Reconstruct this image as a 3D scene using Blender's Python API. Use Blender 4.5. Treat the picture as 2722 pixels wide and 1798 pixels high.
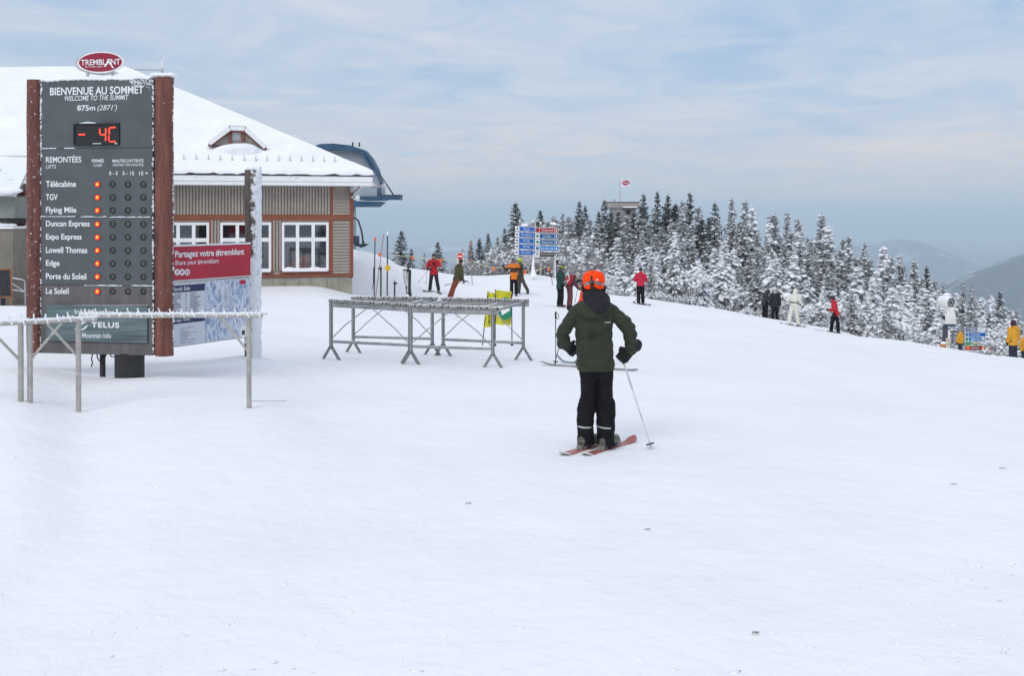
import bpy, bmesh, math, random
import numpy as np
from mathutils import Vector, Matrix, Quaternion, noise as mnoise

R = math.radians
rng = random.Random(11)
SC = bpy.context.scene
for _o in list(bpy.data.objects):
    bpy.data.objects.remove(_o, do_unlink=True)
COL = SC.collection

# ------------------------------------------------------------------ camera
F, U0, V0, CZ = 2647.0, 1361.0, 568.0, 2.25      # focal length in photo pixels, principal column, horizon row, eye height
cam_d = bpy.data.cameras.new('camera')
cam_d.sensor_width = 36.0
cam_d.lens = F / 2722.0 * 36.0
cam_d.shift_y = -(899.0 - V0) / 2722.0
cam_d.clip_start = 0.1
cam_d.clip_end = 80000.0
cam = bpy.data.objects.new('camera', cam_d)
cam.location = (0, 0, CZ)
cam.rotation_euler = (R(90), 0, 0)
COL.objects.link(cam)
SC.camera = cam

# ------------------------------------------------------------------ sky, sun, exposure
SUN_EL, SUN_AZ = R(38), R(205)      # azimuth measured from +y (view direction) towards +x
wd = bpy.data.worlds.new('World')
SC.world = wd
wd.use_nodes = True
nt = wd.node_tree
for n in list(nt.nodes):
    nt.nodes.remove(n)
N = nt.nodes.new
L = nt.links.new


def _math(tree, op, a, b=None, c=None, clamp=False):
    n = tree.nodes.new('ShaderNodeMath')
    n.operation = op
    n.use_clamp = clamp
    for i, v in enumerate((a, b, c)):
        if v is None:
            continue
        if isinstance(v, (int, float)):
            n.inputs[i].default_value = v
        else:
            tree.links.new(v, n.inputs[i])
    return n.outputs[0]


def _ramp(tree, fac, stops, interp='LINEAR'):
    n = tree.nodes.new('ShaderNodeValToRGB')
    cr = n.color_ramp
    cr.interpolation = interp
    while len(cr.elements) < len(stops):
        cr.elements.new(0.5)
    for e, (p, c) in zip(cr.elements, stops):
        e.position = p
        e.color = (*c, 1) if len(c) == 3 else c
    tree.links.new(fac, n.inputs[0])
    return n.outputs[0]


def _mix(tree, fac, a, b, mode='MIX'):
    n = tree.nodes.new('ShaderNodeMix')
    n.data_type = 'RGBA'
    n.blend_type = mode
    for sock, v in ((n.inputs[0], fac), (n.inputs[6], a), (n.inputs[7], b)):
        if isinstance(v, (int, float)):
            sock.default_value = v
        elif isinstance(v, (tuple, list)):
            sock.default_value = (*v, 1) if len(v) == 3 else v
        else:
            tree.links.new(v, sock)
    return n.outputs[2]


def _noise(tree, vec, scale, detail=4, rough=0.5, dist=0.0):
    n = tree.nodes.new('ShaderNodeTexNoise')
    n.inputs['Scale'].default_value = scale
    n.inputs['Detail'].default_value = detail
    n.inputs['Roughness'].default_value = rough
    n.inputs['Distortion'].default_value = dist
    if vec is not None:
        tree.links.new(vec, n.inputs['Vector'])
    return n.outputs[0]


tc = N('ShaderNodeTexCoord')
sep = N('ShaderNodeSeparateXYZ')
L(tc.outputs['Generated'], sep.inputs[0])
zz = _math(nt, 'MAXIMUM', sep.outputs[2], 0.0)
den = _math(nt, 'ADD', zz, 0.10)
cx = _math(nt, 'DIVIDE', sep.outputs[0], den)
cy = _math(nt, 'DIVIDE', sep.outputs[1], den)
cmb = N('ShaderNodeCombineXYZ')
L(cx, cmb.inputs[0])
L(cy, cmb.inputs[1])
n_big = _noise(nt, cmb.outputs[0], 0.55, 3, 0.5, 0.4)
n_mid = _noise(nt, cmb.outputs[0], 1.9, 7, 0.60, 0.9)
cl = _math(nt, 'ADD', _math(nt, 'MULTIPLY', n_big, 0.5), _math(nt, 'MULTIPLY', n_mid, 0.5))
cov = _ramp(nt, cl, [(0.37, (0, 0, 0)), (0.62, (1, 1, 1))])
# thin-cloud deck: bluer thin places, whiter thick places; a pale mauve bank low over the hills
thin = _ramp(nt, zz, [(0.0, (0.37, 0.475, 0.59)), (0.03, (0.42, 0.51, 0.62)), (0.07, (0.41, 0.51, 0.64)), (0.13, (0.365, 0.49, 0.66)), (0.22, (0.36, 0.49, 0.68)), (1.0, (0.66, 0.75, 0.88))])
thick = _ramp(nt, zz, [(0.0, (0.38, 0.48, 0.59)), (0.03, (0.50, 0.53, 0.59)), (0.065, (0.60, 0.59, 0.63)), (0.11, (0.57, 0.615, 0.69)), (0.22, (0.58, 0.63, 0.71)), (1.0, (0.90, 0.93, 1.0))])
cloud = _mix(nt, cov, thin, thick)
sky = N('ShaderNodeTexSky')
sky.sky_type = 'NISHITA'
sky.sun_disc = False
sky.sun_elevation = SUN_EL
sky.sun_rotation = SUN_AZ
sky.altitude = 875
sky.air_density = 1.0
sky.dust_density = 1.5
bg1 = N('ShaderNodeBackground')
bg1.inputs[1].default_value = 0.08
L(sky.outputs[0], bg1.inputs[0])
bg2 = N('ShaderNodeBackground')
bg2.inputs[1].default_value = 1.0
L(cloud, bg2.inputs[0])
mx = N('ShaderNodeMixShader')
mx.inputs[0].default_value = 0.93
L(bg1.outputs[0], mx.inputs[1])
L(bg2.outputs[0], mx.inputs[2])
wo = N('ShaderNodeOutputWorld')
L(mx.outputs[0], wo.inputs[0])

sun_d = bpy.data.lights.new('sun', 'SUN')
sun_d.energy = 1.1
sun_d.angle = R(28)
sun_d.color = (1.0, 0.97, 0.93)
sun = bpy.data.objects.new('sun', sun_d)
_sd = Vector((math.sin(SUN_AZ) * math.cos(SUN_EL), math.cos(SUN_AZ) * math.cos(SUN_EL), math.sin(SUN_EL)))
sun.rotation_euler = _sd.to_track_quat('Z', 'Y').to_euler()
sun.location = (0, -20, 40)
COL.objects.link(sun)

SC.view_settings.view_transform = 'Standard'
SC.view_settings.look = 'None'
SC.view_settings.exposure = 0.2
SC.view_settings.gamma = 1.0
SC.view_settings.use_curve_mapping = False
SC.render.engine = 'CYCLES'
SC.cycles.use_denoising = True
SC.cycles.max_bounces = 6
SC.cycles.diffuse_bounces = 3
SC.cycles.volume_bounces = 2
SC.cycles.transparent_max_bounces = 6
SC.cycles.caustics_reflective = False
SC.cycles.caustics_refractive = False

# ------------------------------------------------------------------ helpers
TMP = bpy.data.scenes.new('tmp')


def P(u, v, d):
    return Vector(((u - U0) / F * d, d, CZ - (v - V0) / F * d))


def tag(o, label=None, cat=None, group=None, kind=None):
    if label: o['label'] = label
    if cat: o['category'] = cat
    if group: o['group'] = group
    if kind: o['kind'] = kind
    return o


def thing(name, loc, label, cat, rz=0.0, group=None):
    o = bpy.data.objects.new(name, None)
    o.empty_display_size = 0.2
    COL.objects.link(o)
    o.location = loc
    o.rotation_euler = (0, 0, rz)
    return tag(o, label, cat, group)


def copy_tree(o, parent=None):
    c = o.copy()
    COL.objects.link(c)
    c.parent = parent
    for ch in o.children:
        copy_tree(ch, c)
    return c


class MB:
    """collects shapes, builds ONE mesh object"""
    def __init__(s):
        s.v, s.f = [], []

    def add(s, vs, fs):
        o = len(s.v)
        s.v.extend([tuple(p) for p in vs])
        s.f.extend([tuple(i + o for i in f) for f in fs])
        return s

    def box(s, c, size, rot=None):
        hx, hy, hz = size[0] / 2, size[1] / 2, size[2] / 2
        vs = [Vector((x, y, z)) for z in (-hz, hz) for y in (-hy, hy) for x in (-hx, hx)]
        if rot is not None:
            vs = [rot @ p for p in vs]
        c = Vector(c)
        return s.add([p + c for p in vs], [(0, 2, 3, 1), (4, 5, 7, 6), (0, 1, 5, 4), (2, 6, 7, 3), (0, 4, 6, 2), (1, 3, 7, 5)])

    def span(s, x0, x1, y0, y1, z0, z1):
        return s.box(((x0 + x1) / 2, (y0 + y1) / 2, (z0 + z1) / 2), (abs(x1 - x0), abs(y1 - y0), abs(z1 - z0)))

    def bar(s, p0, p1, w, h, up=(0, 0, 1)):
        p0, p1 = Vector(p0), Vector(p1)
        d = p1 - p0
        z = d.normalized()
        u = Vector(up)
        if abs(z.dot(u)) > 0.99:
            u = Vector((0, 1, 0))
        x = u.cross(z).normalized()
        y = z.cross(x)
        return s.box((p0 + p1) / 2, (w, h, d.length), Matrix((x, y, z)).transposed())

    def tube(s, pts, r, n=8, cap=True):
        pts = [Vector(p) for p in pts]
        rs = r if isinstance(r, (list, tuple)) else [r] * len(pts)
        vs, fs = [], []
        prev = None
        for i, p in enumerate(pts):
            t = (pts[min(i + 1, len(pts) - 1)] - pts[max(i - 1, 0)]).normalized()
            if prev is None:
                a = Vector((0, 0, 1)) if abs(t.z) < 0.9 else Vector((1, 0, 0))
                x = a.cross(t).normalized()
            else:
                x = (prev - t * prev.dot(t)).normalized()
            prev = x
            y = t.cross(x)
            for k in range(n):
                a = 2 * math.pi * k / n
                vs.append(p + x * (math.cos(a) * rs[i]) + y * (math.sin(a) * rs[i]))
        for i in range(len(pts) - 1):
            for k in range(n):
                k2 = (k + 1) % n
                fs.append((i * n + k, i * n + k2, (i + 1) * n + k2, (i + 1) * n + k))
        if cap:
            fs.append(tuple(range(n - 1, -1, -1)))
            m = (len(pts) - 1) * n
            fs.append(tuple(range(m, m + n)))
        return s.add(vs, fs)

    def prism(s, poly, y0, y1):
        """polygon in (x,z) counter-clockwise seen from -y, extruded from y0 (front) to y1"""
        n = len(poly)
        vs = [(x, y0, z) for x, z in poly] + [(x, y1, z) for x, z in poly]
        fs = [tuple(range(n)), tuple(range(2 * n - 1, n - 1, -1))]
        for i in range(n):
            j = (i + 1) % n
            fs.append((i, i + n, j + n, j))
        return s.add(vs, fs)

    def loft(s, rings, cap=True):
        n = len(rings[0])
        vs = [p for r in rings for p in r]
        fs = []
        for i in range(len(rings) - 1):
            for k in range(n):
                k2 = (k + 1) % n
                fs.append((i * n + k, i * n + k2, (i + 1) * n + k2, (i + 1) * n + k))
        if cap:
            fs.append(tuple(range(n - 1, -1, -1)))
            m = (len(rings) - 1) * n
            fs.append(tuple(range(m, m + n)))
        return s.add(vs, fs)

    def ball(s, c, rad, n=12, m=8, rot=None):
        c = Vector(c)
        if isinstance(rad, (int, float)):
            rad = (rad, rad, rad)
        vs, fs = [], []
        for i in range(1, m):
            th = math.pi * i / m
            for k in range(n):
                a = 2 * math.pi * k / n
                p = Vector((rad[0] * math.sin(th) * math.cos(a), rad[1] * math.sin(th) * math.sin(a), -rad[2] * math.cos(th)))
                vs.append(c + (rot @ p if rot is not None else p))
        b = Vector((0, 0, -rad[2])); t = Vector((0, 0, rad[2]))
        vs.append(c + (rot @ b if rot is not None else b))
        vs.append(c + (rot @ t if rot is not None else t))
        ib, it = len(vs) - 2, len(vs) - 1
        for i in range(m - 2):
            for k in range(n):
                k2 = (k + 1) % n
                fs.append((i * n + k, i * n + k2, (i + 1) * n + k2, (i + 1) * n + k))
        for k in range(n):
            k2 = (k + 1) % n
            fs.append((ib, k2, k))
            fs.append((it, (m - 2) * n + k, (m - 2) * n + k2))
        return s.add(vs, fs)

    def caps(s, p0, p1, r0, r1, n=12):
        p0, p1 = Vector(p0), Vector(p1)
        s.ball(p0, r0, n, 8)
        s.ball(p1, r1, n, 8)
        if (p1 - p0).length > 1e-5:
            s.tube([p0, p1], [r0, r1], n)
        return s

    def mesh(s, name):
        me = bpy.data.meshes.new(name)
        me.from_pydata(s.v, [], s.f)
        me.update()
        return me

    def build(s, name, mat, parent=None, smooth=False, bevel=0.0, label=None, kind=None):
        me = s.mesh(name)
        if bevel > 0:
            bm = bmesh.new()
            bm.from_mesh(me)
            bmesh.ops.bevel(bm, geom=bm.edges[:], offset=bevel, segments=1, affect='EDGES', clamp_overlap=True)
            bm.to_mesh(me)
            bm.free()
        return link(name, me, mat, parent, smooth, label, kind)


def link(name, me, mat, parent=None, smooth=False, label=None, kind=None):
    if mat is not None and not me.materials:
        me.materials.append(mat)
    if smooth:
        me.polygons.foreach_set('use_smooth', [True] * len(me.polygons))
    o = bpy.data.objects.new(name, me)
    COL.objects.link(o)
    if parent is not None:
        o.parent = parent
    if label: o['label'] = label
    if kind: o['kind'] = kind
    return o


def evaluated(o):
    """mesh of a temporary object after its modifiers"""
    TMP.collection.objects.link(o)
    with bpy.context.temp_override(scene=TMP, view_layer=TMP.view_layers[0]):
        dg = bpy.context.evaluated_depsgraph_get()
        me = bpy.data.meshes.new_from_object(o.evaluated_get(dg))
    TMP.collection.objects.unlink(o)
    d = o.data
    bpy.data.objects.remove(o)
    if isinstance(d, bpy.types.Mesh):
        bpy.data.meshes.remove(d)
    else:
        bpy.data.curves.remove(d)
    return me


def displace(me, fw):
    n = len(me.vertices)
    co, no = np.empty(n * 3), np.empty(n * 3)
    me.vertices.foreach_get('co', co)
    me.vertices.foreach_get('normal', no)
    w = np.array([fw(Vector(p)) for p in co.reshape(-1, 3)])
    me.vertices.foreach_set('co', (co.reshape(-1, 3) + no.reshape(-1, 3) * w[:, None]).ravel())
    me.update()


def remesh(mb, voxel, smooth=4, wr=0.0, wscale=6.0, seed=0, quilt=None):
    me = mb.mesh('t')
    o = bpy.data.objects.new('t', me)
    m = o.modifiers.new('r', 'REMESH')
    m.mode = 'VOXEL'
    m.voxel_size = voxel
    m.use_smooth_shade = True
    if smooth:
        k = o.modifiers.new('s', 'SMOOTH')
        k.iterations = smooth
        k.factor = 0.5
    r = evaluated(o)
    if wr > 0 or quilt:
        off = Vector((seed * 3.1, seed * 1.7, seed))

        def fw(p):
            w = 0.0
            if wr > 0:
                q = Vector((p.x * wscale, p.y * wscale, p.z * wscale * 1.6)) + off
                w += wr * (mnoise.noise(q) + 0.6 * (1 - 2 * abs(mnoise.noise(q * 2.3))))
            if quilt:
                w += quilt[0] * (abs(math.sin(p.z * math.pi / quilt[1])) ** 0.45 - 0.7)
            return w
        displace(r, fw)
        r.update()
    return r


_tcache = {}


def text_mesh(s, bold=0.0, shear=0.0, spacing=1.0):
    key = (s, bold, shear, spacing)
    if key not in _tcache:
        c = bpy.data.curves.new('t', 'FONT')
        c.body = s
        c.size = 1.0
        c.offset = bold
        c.shear = shear
        c.space_character = spacing
        c.resolution_u = 4
        o = bpy.data.objects.new('t', c)
        me = evaluated(o)
        co = np.empty(len(me.vertices) * 3)
        me.vertices.foreach_get('co', co)
        _tcache[key] = (co.reshape(-1, 3), [tuple(p.vertices) for p in me.polygons])
        bpy.data.meshes.remove(me)
    return _tcache[key]


def text(parent, s, x0, x1, z0, z1, y, mat, bold=0.0, shear=0.0, name='lettering', yaw=None, spacing=1.0):
    """flat lettering filling the box x0..x1, z0..z1 on the plane y (reads from -y)"""
    co, fs = text_mesh(s, bold, shear, spacing)
    lo, hi = co.min(0), co.max(0)
    sx = (x1 - x0) / max(hi[0] - lo[0], 1e-6)
    sz = (z1 - z0) / max(hi[1] - lo[1], 1e-6)
    vs = [(x0 + (p[0] - lo[0]) * sx, y, z0 + (p[1] - lo[1]) * sz) for p in co]
    return MB().add(vs, fs).build(name, mat, parent)


class Frame:
    """vertical plane through a point, turned by yaw about z; hit() gives the local x,z of a photo pixel on it"""
    def __init__(s, origin, yaw):
        s.o = Vector(origin)
        s.yaw = yaw
        s.r = Vector((math.cos(yaw), math.sin(yaw), 0))
        s.n = Vector((-math.sin(yaw), math.cos(yaw), 0))

    def hit(s, u, v, off=0.0):
        d = P(u, v, 1.0) - Vector((0, 0, CZ))
        c = Vector((0, 0, CZ))
        t = ((s.o - c).dot(s.n) + off) / d.dot(s.n)
        q = c + d * t - s.o
        return q.dot(s.r), q.z

    def world(s, x, y, z):
        return s.o + s.r * x + s.n * y + Vector((0, 0, z))

    def text(s, parent, t, u0, u1, v0, v1, y, mat, **k):
        um, vm = (u0 + u1) / 2, (v0 + v1) / 2
        a, b = s.hit(u0, vm, y)[0], s.hit(u1, vm, y)[0]
        top, bot = s.hit(um, v0, y)[1], s.hit(um, v1, y)[1]
        return text(parent, t, a, b, bot, top, y, mat, **k)

    def rect(s, u0, u1, v0, v1, y=0.0):
        um, vm = (u0 + u1) / 2, (v0 + v1) / 2
        return s.hit(u0, vm, y)[0], s.hit(u1, vm, y)[0], s.hit(um, v1, y)[1], s.hit(um, v0, y)[1]   # x0,x1,z0,z1


# ------------------------------------------------------------------ materials
def newmat(name):
    m = bpy.data.materials.new(name)
    m.use_nodes = True
    t = m.node_tree
    b = t.nodes['Principled BSDF']
    return m, t, b


_mats = {}


def mat(name, col, rough=0.6, metal=0.0, var=0.12, scale=6.0, bump=0.0, bscale=40.0, spec=0.4, stretch=None, rime=None, emit=None, sheen=0.0):
    """rime = (amount 0..1, scale, direction vector or None): frost that clings in specks, more on faces towards the direction"""
    if name in _mats:
        return _mats[name]
    m, t, b = newmat(name)
    tcn = t.nodes.new('ShaderNodeTexCoord')
    vec = tcn.outputs['Object']
    if stretch:
        mp = t.nodes.new('ShaderNodeMapping')
        mp.inputs['Scale'].default_value = stretch
        t.links.new(vec, mp.inputs[0])
        vec = mp.outputs[0]
    n = _noise(t, vec, scale, 5, 0.6)
    lo = tuple(max(c * (1 - var * 1.6), 0) for c in col)
    hi = tuple(min(c * (1 + var * 1.6), 1) for c in col)
    c = _ramp(t, n, [(0.3, lo), (0.7, hi)])
    rgh = None
    if rime:
        amt, rs, dirv = rime
        a = _noise(t, tcn.outputs['Object'], rs, 6, 0.65)
        f = a
        if dirv is not None:
            ge = t.nodes.new('ShaderNodeNewGeometry')
            dp = t.nodes.new('ShaderNodeVectorMath')
            dp.operation = 'DOT_PRODUCT'
            dp.inputs[1].default_value = Vector(dirv).normalized()
            t.links.new(ge.outputs['Normal'], dp.inputs[0])
            f = _math(t, 'ADD', a, _math(t, 'MULTIPLY', dp.outputs['Value'], 0.32))
        th = 0.85 - 0.6 * amt
        f = _ramp(t, f, [(max(th - 0.05, 0), (0, 0, 0)), (min(th + 0.05, 1), (1, 1, 1))])
        c = _mix(t, f, c, (0.82, 0.84, 0.88))
    t.links.new(c, b.inputs['Base Color'])
    b.inputs['Roughness'].default_value = rough
    b.inputs['Metallic'].default_value = metal
    b.inputs['Specular IOR Level'].default_value = spec
    if sheen:
        b.inputs['Sheen Weight'].default_value = sheen
    if bump:
        bn = t.nodes.new('ShaderNodeBump')
        bn.inputs['Strength'].default_value = bump
        bn.inputs['Distance'].default_value = 0.02
        t.links.new(_noise(t, vec, bscale, 4, 0.6), bn.inputs['Height'])
        t.links.new(bn.outputs[0], b.inputs['Normal'])
    if emit:
        b.inputs['Emission Color'].default_value = (*emit[0], 1)
        b.inputs['Emission Strength'].default_value = emit[1]
    _mats[name] = m
    return m


def snow_material(name, near=False):
    m, t, b = newmat(name)
    tcn = t.nodes.new('ShaderNodeTexCoord')
    ob = tcn.outputs['Object']
    n1 = _noise(t, ob, 0.35, 5, 0.6)
    c = _ramp(t, n1, [(0.3, (0.835, 0.828, 0.85)), (0.7, (0.905, 0.893, 0.91))])
    t.links.new(c, b.inputs['Base Color'])
    b.inputs['Roughness'].default_value = 0.75
    b.inputs['Specular IOR Level'].default_value = 0.25
    mp = t.nodes.new('ShaderNodeMapping')
    mp.inputs['Rotation'].default_value = (0, 0, R(-24))
    mp.inputs['Scale'].default_value = (0.35, 2.6, 1.0)
    t.links.new(ob, mp.inputs[0])
    streak = _noise(t, mp.outputs[0], 1.4, 7, 0.62, 0.5)
    grain = _noise(t, ob, 55.0, 3, 0.6)
    lump = _noise(t, ob, 5.0, 6, 0.62)
    vor = t.nodes.new('ShaderNodeTexVoronoi')
    vor.inputs['Scale'].default_value = 1.9
    vor.inputs['Randomness'].default_value = 1.0
    t.links.new(ob, vor.inputs['Vector'])
    clod = _ramp(t, vor.outputs['Distance'], [(0.0, (1, 1, 1)), (0.07, (0.0, 0.0, 0.0))], 'EASE')
    big = _noise(t, ob, 1.1, 4, 0.55)
    h = _math(t, 'ADD', _math(t, 'MULTIPLY', streak, 0.15), _math(t, 'MULTIPLY', lump, 0.34))
    h = _math(t, 'ADD', h, _math(t, 'MULTIPLY', big, 0.9))
    h = _math(t, 'ADD', h, _math(t, 'MULTIPLY', grain, 0.035))
    h = _math(t, 'ADD', h, _math(t, 'MULTIPLY', _math(t, 'MULTIPLY', clod, lump), 0.30))
    bn = t.nodes.new('ShaderNodeBump')
    bn.inputs['Strength'].default_value = 0.9
    bn.inputs['Distance'].default_value = 0.06
    t.links.new(h, bn.inputs['Height'])
    t.links.new(bn.outputs[0], b.inputs['Normal'])
    return m


M_SNOW = snow_material('packed_snow')
M_SNOWCAP = mat('soft_snow', (0.87, 0.87, 0.89), 0.8, var=0.04, scale=1.2, bump=0.6, bscale=4, spec=0.2)
M_RIME = mat('rime_ice', (0.80, 0.83, 0.87), 0.7, var=0.06, scale=40, bump=0.5, bscale=120, spec=0.3)

# ------------------------------------------------------------------ the ground: a summit knoll that rolls off to the right and behind the crest
COLS = [   # photo column: list of (distance, metres below the eye)
    (-2500, [(0, 2.0), (9, 2.0), (17, 2.1), (32, 2.4), (60, 2.8), (100, 5), (150, 9), (260, 30)]),
    (-300, [(0, 2.0), (9, 1.95), (13, 2.0), (21.5, 1.97), (24, 2.28), (30, 2.35), (60, 2.6), (100, 5), (150, 10), (260, 34)]),
    (60, [(0, 2.0), (5, 1.98), (9, 1.93), (10.4, 1.90), (13, 2.03), (17, 2.06), (21.5, 1.97), (23.5, 2.28), (30, 2.35), (60, 2.6), (100, 5), (150, 10), (260, 34)]),
    (210, [(0, 2.0), (5, 2.03), (9, 2.08), (10.6, 2.11), (13, 2.12), (17, 2.2), (22, 2.15), (30, 2.3), (60, 2.6), (100, 5), (150, 10), (260, 34)]),
    (420, [(0, 2.0), (5, 2.03), (9, 2.04), (10.6, 2.05), (13, 2.13), (16, 2.36), (24, 2.36), (30, 2.27), (60, 2.5), (100, 5), (150, 10), (260, 36)]),
    (700, [(0, 2.0), (5, 2.05), (9, 2.07), (10.6, 2.06), (13, 2.22), (17, 2.45), (24, 2.48), (29, 2.28), (32, 2.24), (60, 2.5), (100, 5), (150, 10), (260, 38)]),
    (850, [(0, 2.0), (5, 2.06), (9, 2.12), (17, 2.53), (20, 2.68), (25, 2.58), (29, 2.32), (31.5, 2.25), (36, 2.3), (60, 2.5), (100, 6), (150, 12), (260, 40)]),
    (945, [(0, 2.0), (5, 2.06), (9, 2.15), (17, 2.56), (20, 2.73), (25, 2.68), (31, 2.62), (38, 2.62), (45, 2.05), (50, 1.78), (53, 1.95), (60, 3.4), (100, 11), (260, 55)]),
    (978, [(0, 2.0), (5, 2.06), (9, 2.16), (17, 2.57), (20, 2.74), (25, 2.71), (31, 2.68), (38, 2.70), (45, 2.12), (50, 1.80), (53, 2.05), (60, 3.6), (100, 11), (260, 55)]),
    (1034, [(0, 2.0), (5, 2.06), (9, 2.17), (17, 2.58), (20, 2.74), (31, 2.80), (38, 2.95), (46, 2.72), (52, 2.52), (57, 3.1), (75, 6), (100, 11), (260, 55)]),
    (1097, [(0, 2.0), (5, 2.06), (9, 2.18), (17, 2.58), (20, 2.74), (31, 3.02), (40, 3.40), (46, 3.3), (54, 2.99), (58, 3.4), (75, 6), (100, 10), (260, 55)]),
    (1130, [(0, 2.0), (5, 2.06), (9, 2.19), (17, 2.58), (20, 2.74), (31, 3.05), (40, 3.45), (46, 3.45), (55, 2.98), (59, 3.4), (75, 5.8), (100, 10), (260, 55)]),
    (1170, [(0, 2.0), (5, 2.06), (9, 2.19), (17, 2.59), (20, 2.75), (31, 3.08), (40, 3.48), (46, 3.6), (56, 3.29), (60, 3.8), (75, 5.6), (100, 9), (260, 52)]),
    (1300, [(0, 2.0), (5, 2.07), (9, 2.2), (17, 2.60), (20, 2.76), (31, 3.2), (44.5, 3.68), (58, 3.58), (63, 4.1), (75, 5.3), (100, 8), (260, 46)]),
    (1400, [(0, 2.0), (5, 2.07), (9, 2.21), (17, 2.62), (20, 2.78), (31, 3.25), (44.5, 3.78), (52, 3.6), (58, 3.38), (62, 3.8), (75, 5.0), (100, 7.5), (260, 44)]),
    (1480, [(0, 2.0), (5, 2.07), (9, 2.22), (17, 2.64), (20, 2.83), (31, 3.4), (40.6, 3.84), (48, 3.95), (57, 3.58), (61, 4.1), (75, 5.4), (100, 7.5), (260, 44)]),
    (1600, [(0, 2.0), (5, 2.07), (9.5, 2.25), (17.8, 2.76), (31, 3.5), (44, 4.0), (52, 4.20), (58, 4.9), (75, 6.4), (100, 8.3), (260, 46)]),
    (1703, [(0, 2.0), (5, 2.08), (9.5, 2.26), (17.8, 2.80), (31, 3.55), (44.6, 4.05), (52, 4.36), (58, 5.2), (75, 7), (100, 9.5), (260, 48)]),
    (1926, [(0, 2.0), (5, 2.09), (9.5, 2.28), (17.8, 2.88), (31, 3.75), (44, 4.5), (50, 4.78), (55, 5.6), (75, 8.6), (100, 12), (260, 54)]),
    (2115, [(0, 2.0), (5, 2.10), (9.5, 2.30), (17.8, 2.97), (31, 4.05), (44.5, 5.05), (48, 5.22), (52, 6.1), (75, 10.3), (100, 14.5), (260, 60)]),
    (2220, [(0, 2.0), (5, 2.10), (9.5, 2.32), (17.8, 3.03), (31, 4.2), (43.7, 5.27), (47, 5.42), (51, 6.3), (75, 11.2), (100, 16), (260, 64)]),
    (2400, [(0, 2.0), (5, 2.12), (9.5, 2.36), (17.8, 3.13), (31, 4.4), (42, 5.30), (46, 6.3), (60, 9.2), (75, 12.5), (100, 18), (260, 70)]),
    (2550, [(0, 2.0), (5, 2.13), (9.5, 2.38), (17.8, 3.18), (31, 4.5), (39, 5.30), (43, 6.0), (60, 10), (75, 13.7), (100, 20), (260, 76)]),
    (2722, [(0, 2.0), (5, 2.14), (9.5, 2.42), (17.8, 3.25), (27, 4.2), (36, 5.17), (40, 6.1), (60, 11.3), (75, 15.5), (100, 22), (260, 82)]),
    (3300, [(0, 2.0), (5, 2.2), (9.5, 2.6), (17.8, 3.6), (31, 5.6), (36, 6.5), (60, 13), (100, 25), (260, 90)]),
    (5200, [(0, 2.0), (5, 2.4), (9.5, 3.1), (17.8, 4.6), (36, 8.8), (60, 16), (100, 30), (260, 100)]),
]
_YG = np.concatenate([np.arange(0, 30, 0.25), np.arange(30, 70, 0.4), np.arange(70, 262, 2.0)])
_UC = np.array([c[0] for c in COLS], float)
_UG = np.concatenate([np.arange(-2500, -300, 100.0), np.arange(-300, 3300, 15.0), np.arange(3300, 5201, 100.0)])
_T = np.array([np.interp(_YG, *np.array(c[1], float).T) for c in COLS])
_k = np.exp(-0.5 * (np.arange(-6, 7) / 2.2) ** 2); _k /= _k.sum()
_T = np.array([np.convolve(np.pad(r, 6, mode='reflect', reflect_type='odd'), _k, 'valid') for r in _T])
_T2 = np.array([np.interp(_UG, _UC, _T[:, j]) for j in range(len(_YG))]).T
_k2 = np.exp(-0.5 * (np.arange(-5, 6) / 1.8) ** 2); _k2 /= _k2.sum()
_T2 = np.array([np.convolve(np.pad(_T2[:, j], 5, mode='edge'), _k2, 'valid') for j in range(len(_YG))]).T


def gz_arr(x, y):
    x = np.asarray(x, float); y = np.asarray(y, float)
    yy = np.clip(y, 0.0, _YG[-1] - 1e-3)
    u = np.clip(U0 + F * x / np.maximum(y, 6.0), _UG[0], _UG[-1] - 1e-3)
    i = np.clip(np.searchsorted(_UG, u, 'right') - 1, 0, len(_UG) - 2)
    j = np.clip(np.searchsorted(_YG, yy, 'right') - 1, 0, len(_YG) - 2)
    a = (u - _UG[i]) / (_UG[i + 1] - _UG[i]); b = (yy - _YG[j]) / (_YG[j + 1] - _YG[j])
    h = (_T2[i, j] * (1 - a) + _T2[i + 1, j] * a) * (1 - b) + (_T2[i, j + 1] * (1 - a) + _T2[i + 1, j + 1] * a) * b
    return CZ - h


def gz(x, y):
    return float(gz_arr([x], [y])[0])


def G(u, d, dz=0.0):
    """point on the snow under photo column u at distance d"""
    x = (u - U0) / F * d
    return Vector((x, d, gz(x, d) + dz))


def fbm(x, y, seed=0, octs=4):
    out = np.zeros_like(x)
    r = np.random.RandomState(seed)
    for o in range(octs):
        for _ in range(5):
            a = r.uniform(0, 2 * np.pi); ph = r.uniform(0, 2 * np.pi); k = 2 ** o * r.uniform(0.7, 1.4)
            out += np.sin((x * np.cos(a) + y * np.sin(a)) * k + ph) / (2 ** o) / 5
    return out


def grid_mesh(name, X, Y, Z):
    nr, nc = X.shape
    me = bpy.data.meshes.new(name)
    co = np.stack([X, Y, Z], -1).reshape(-1, 3)
    ii = np.arange(nr * nc).reshape(nr, nc)
    q = np.stack([ii[:-1, :-1], ii[:-1, 1:], ii[1:, 1:], ii[1:, :-1]], -1).reshape(-1, 4)
    me.from_pydata(co.tolist(), [], q.tolist())
    me.polygons.foreach_set('use_smooth', [True] * len(me.polygons))
    me.update()
    return me


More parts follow.
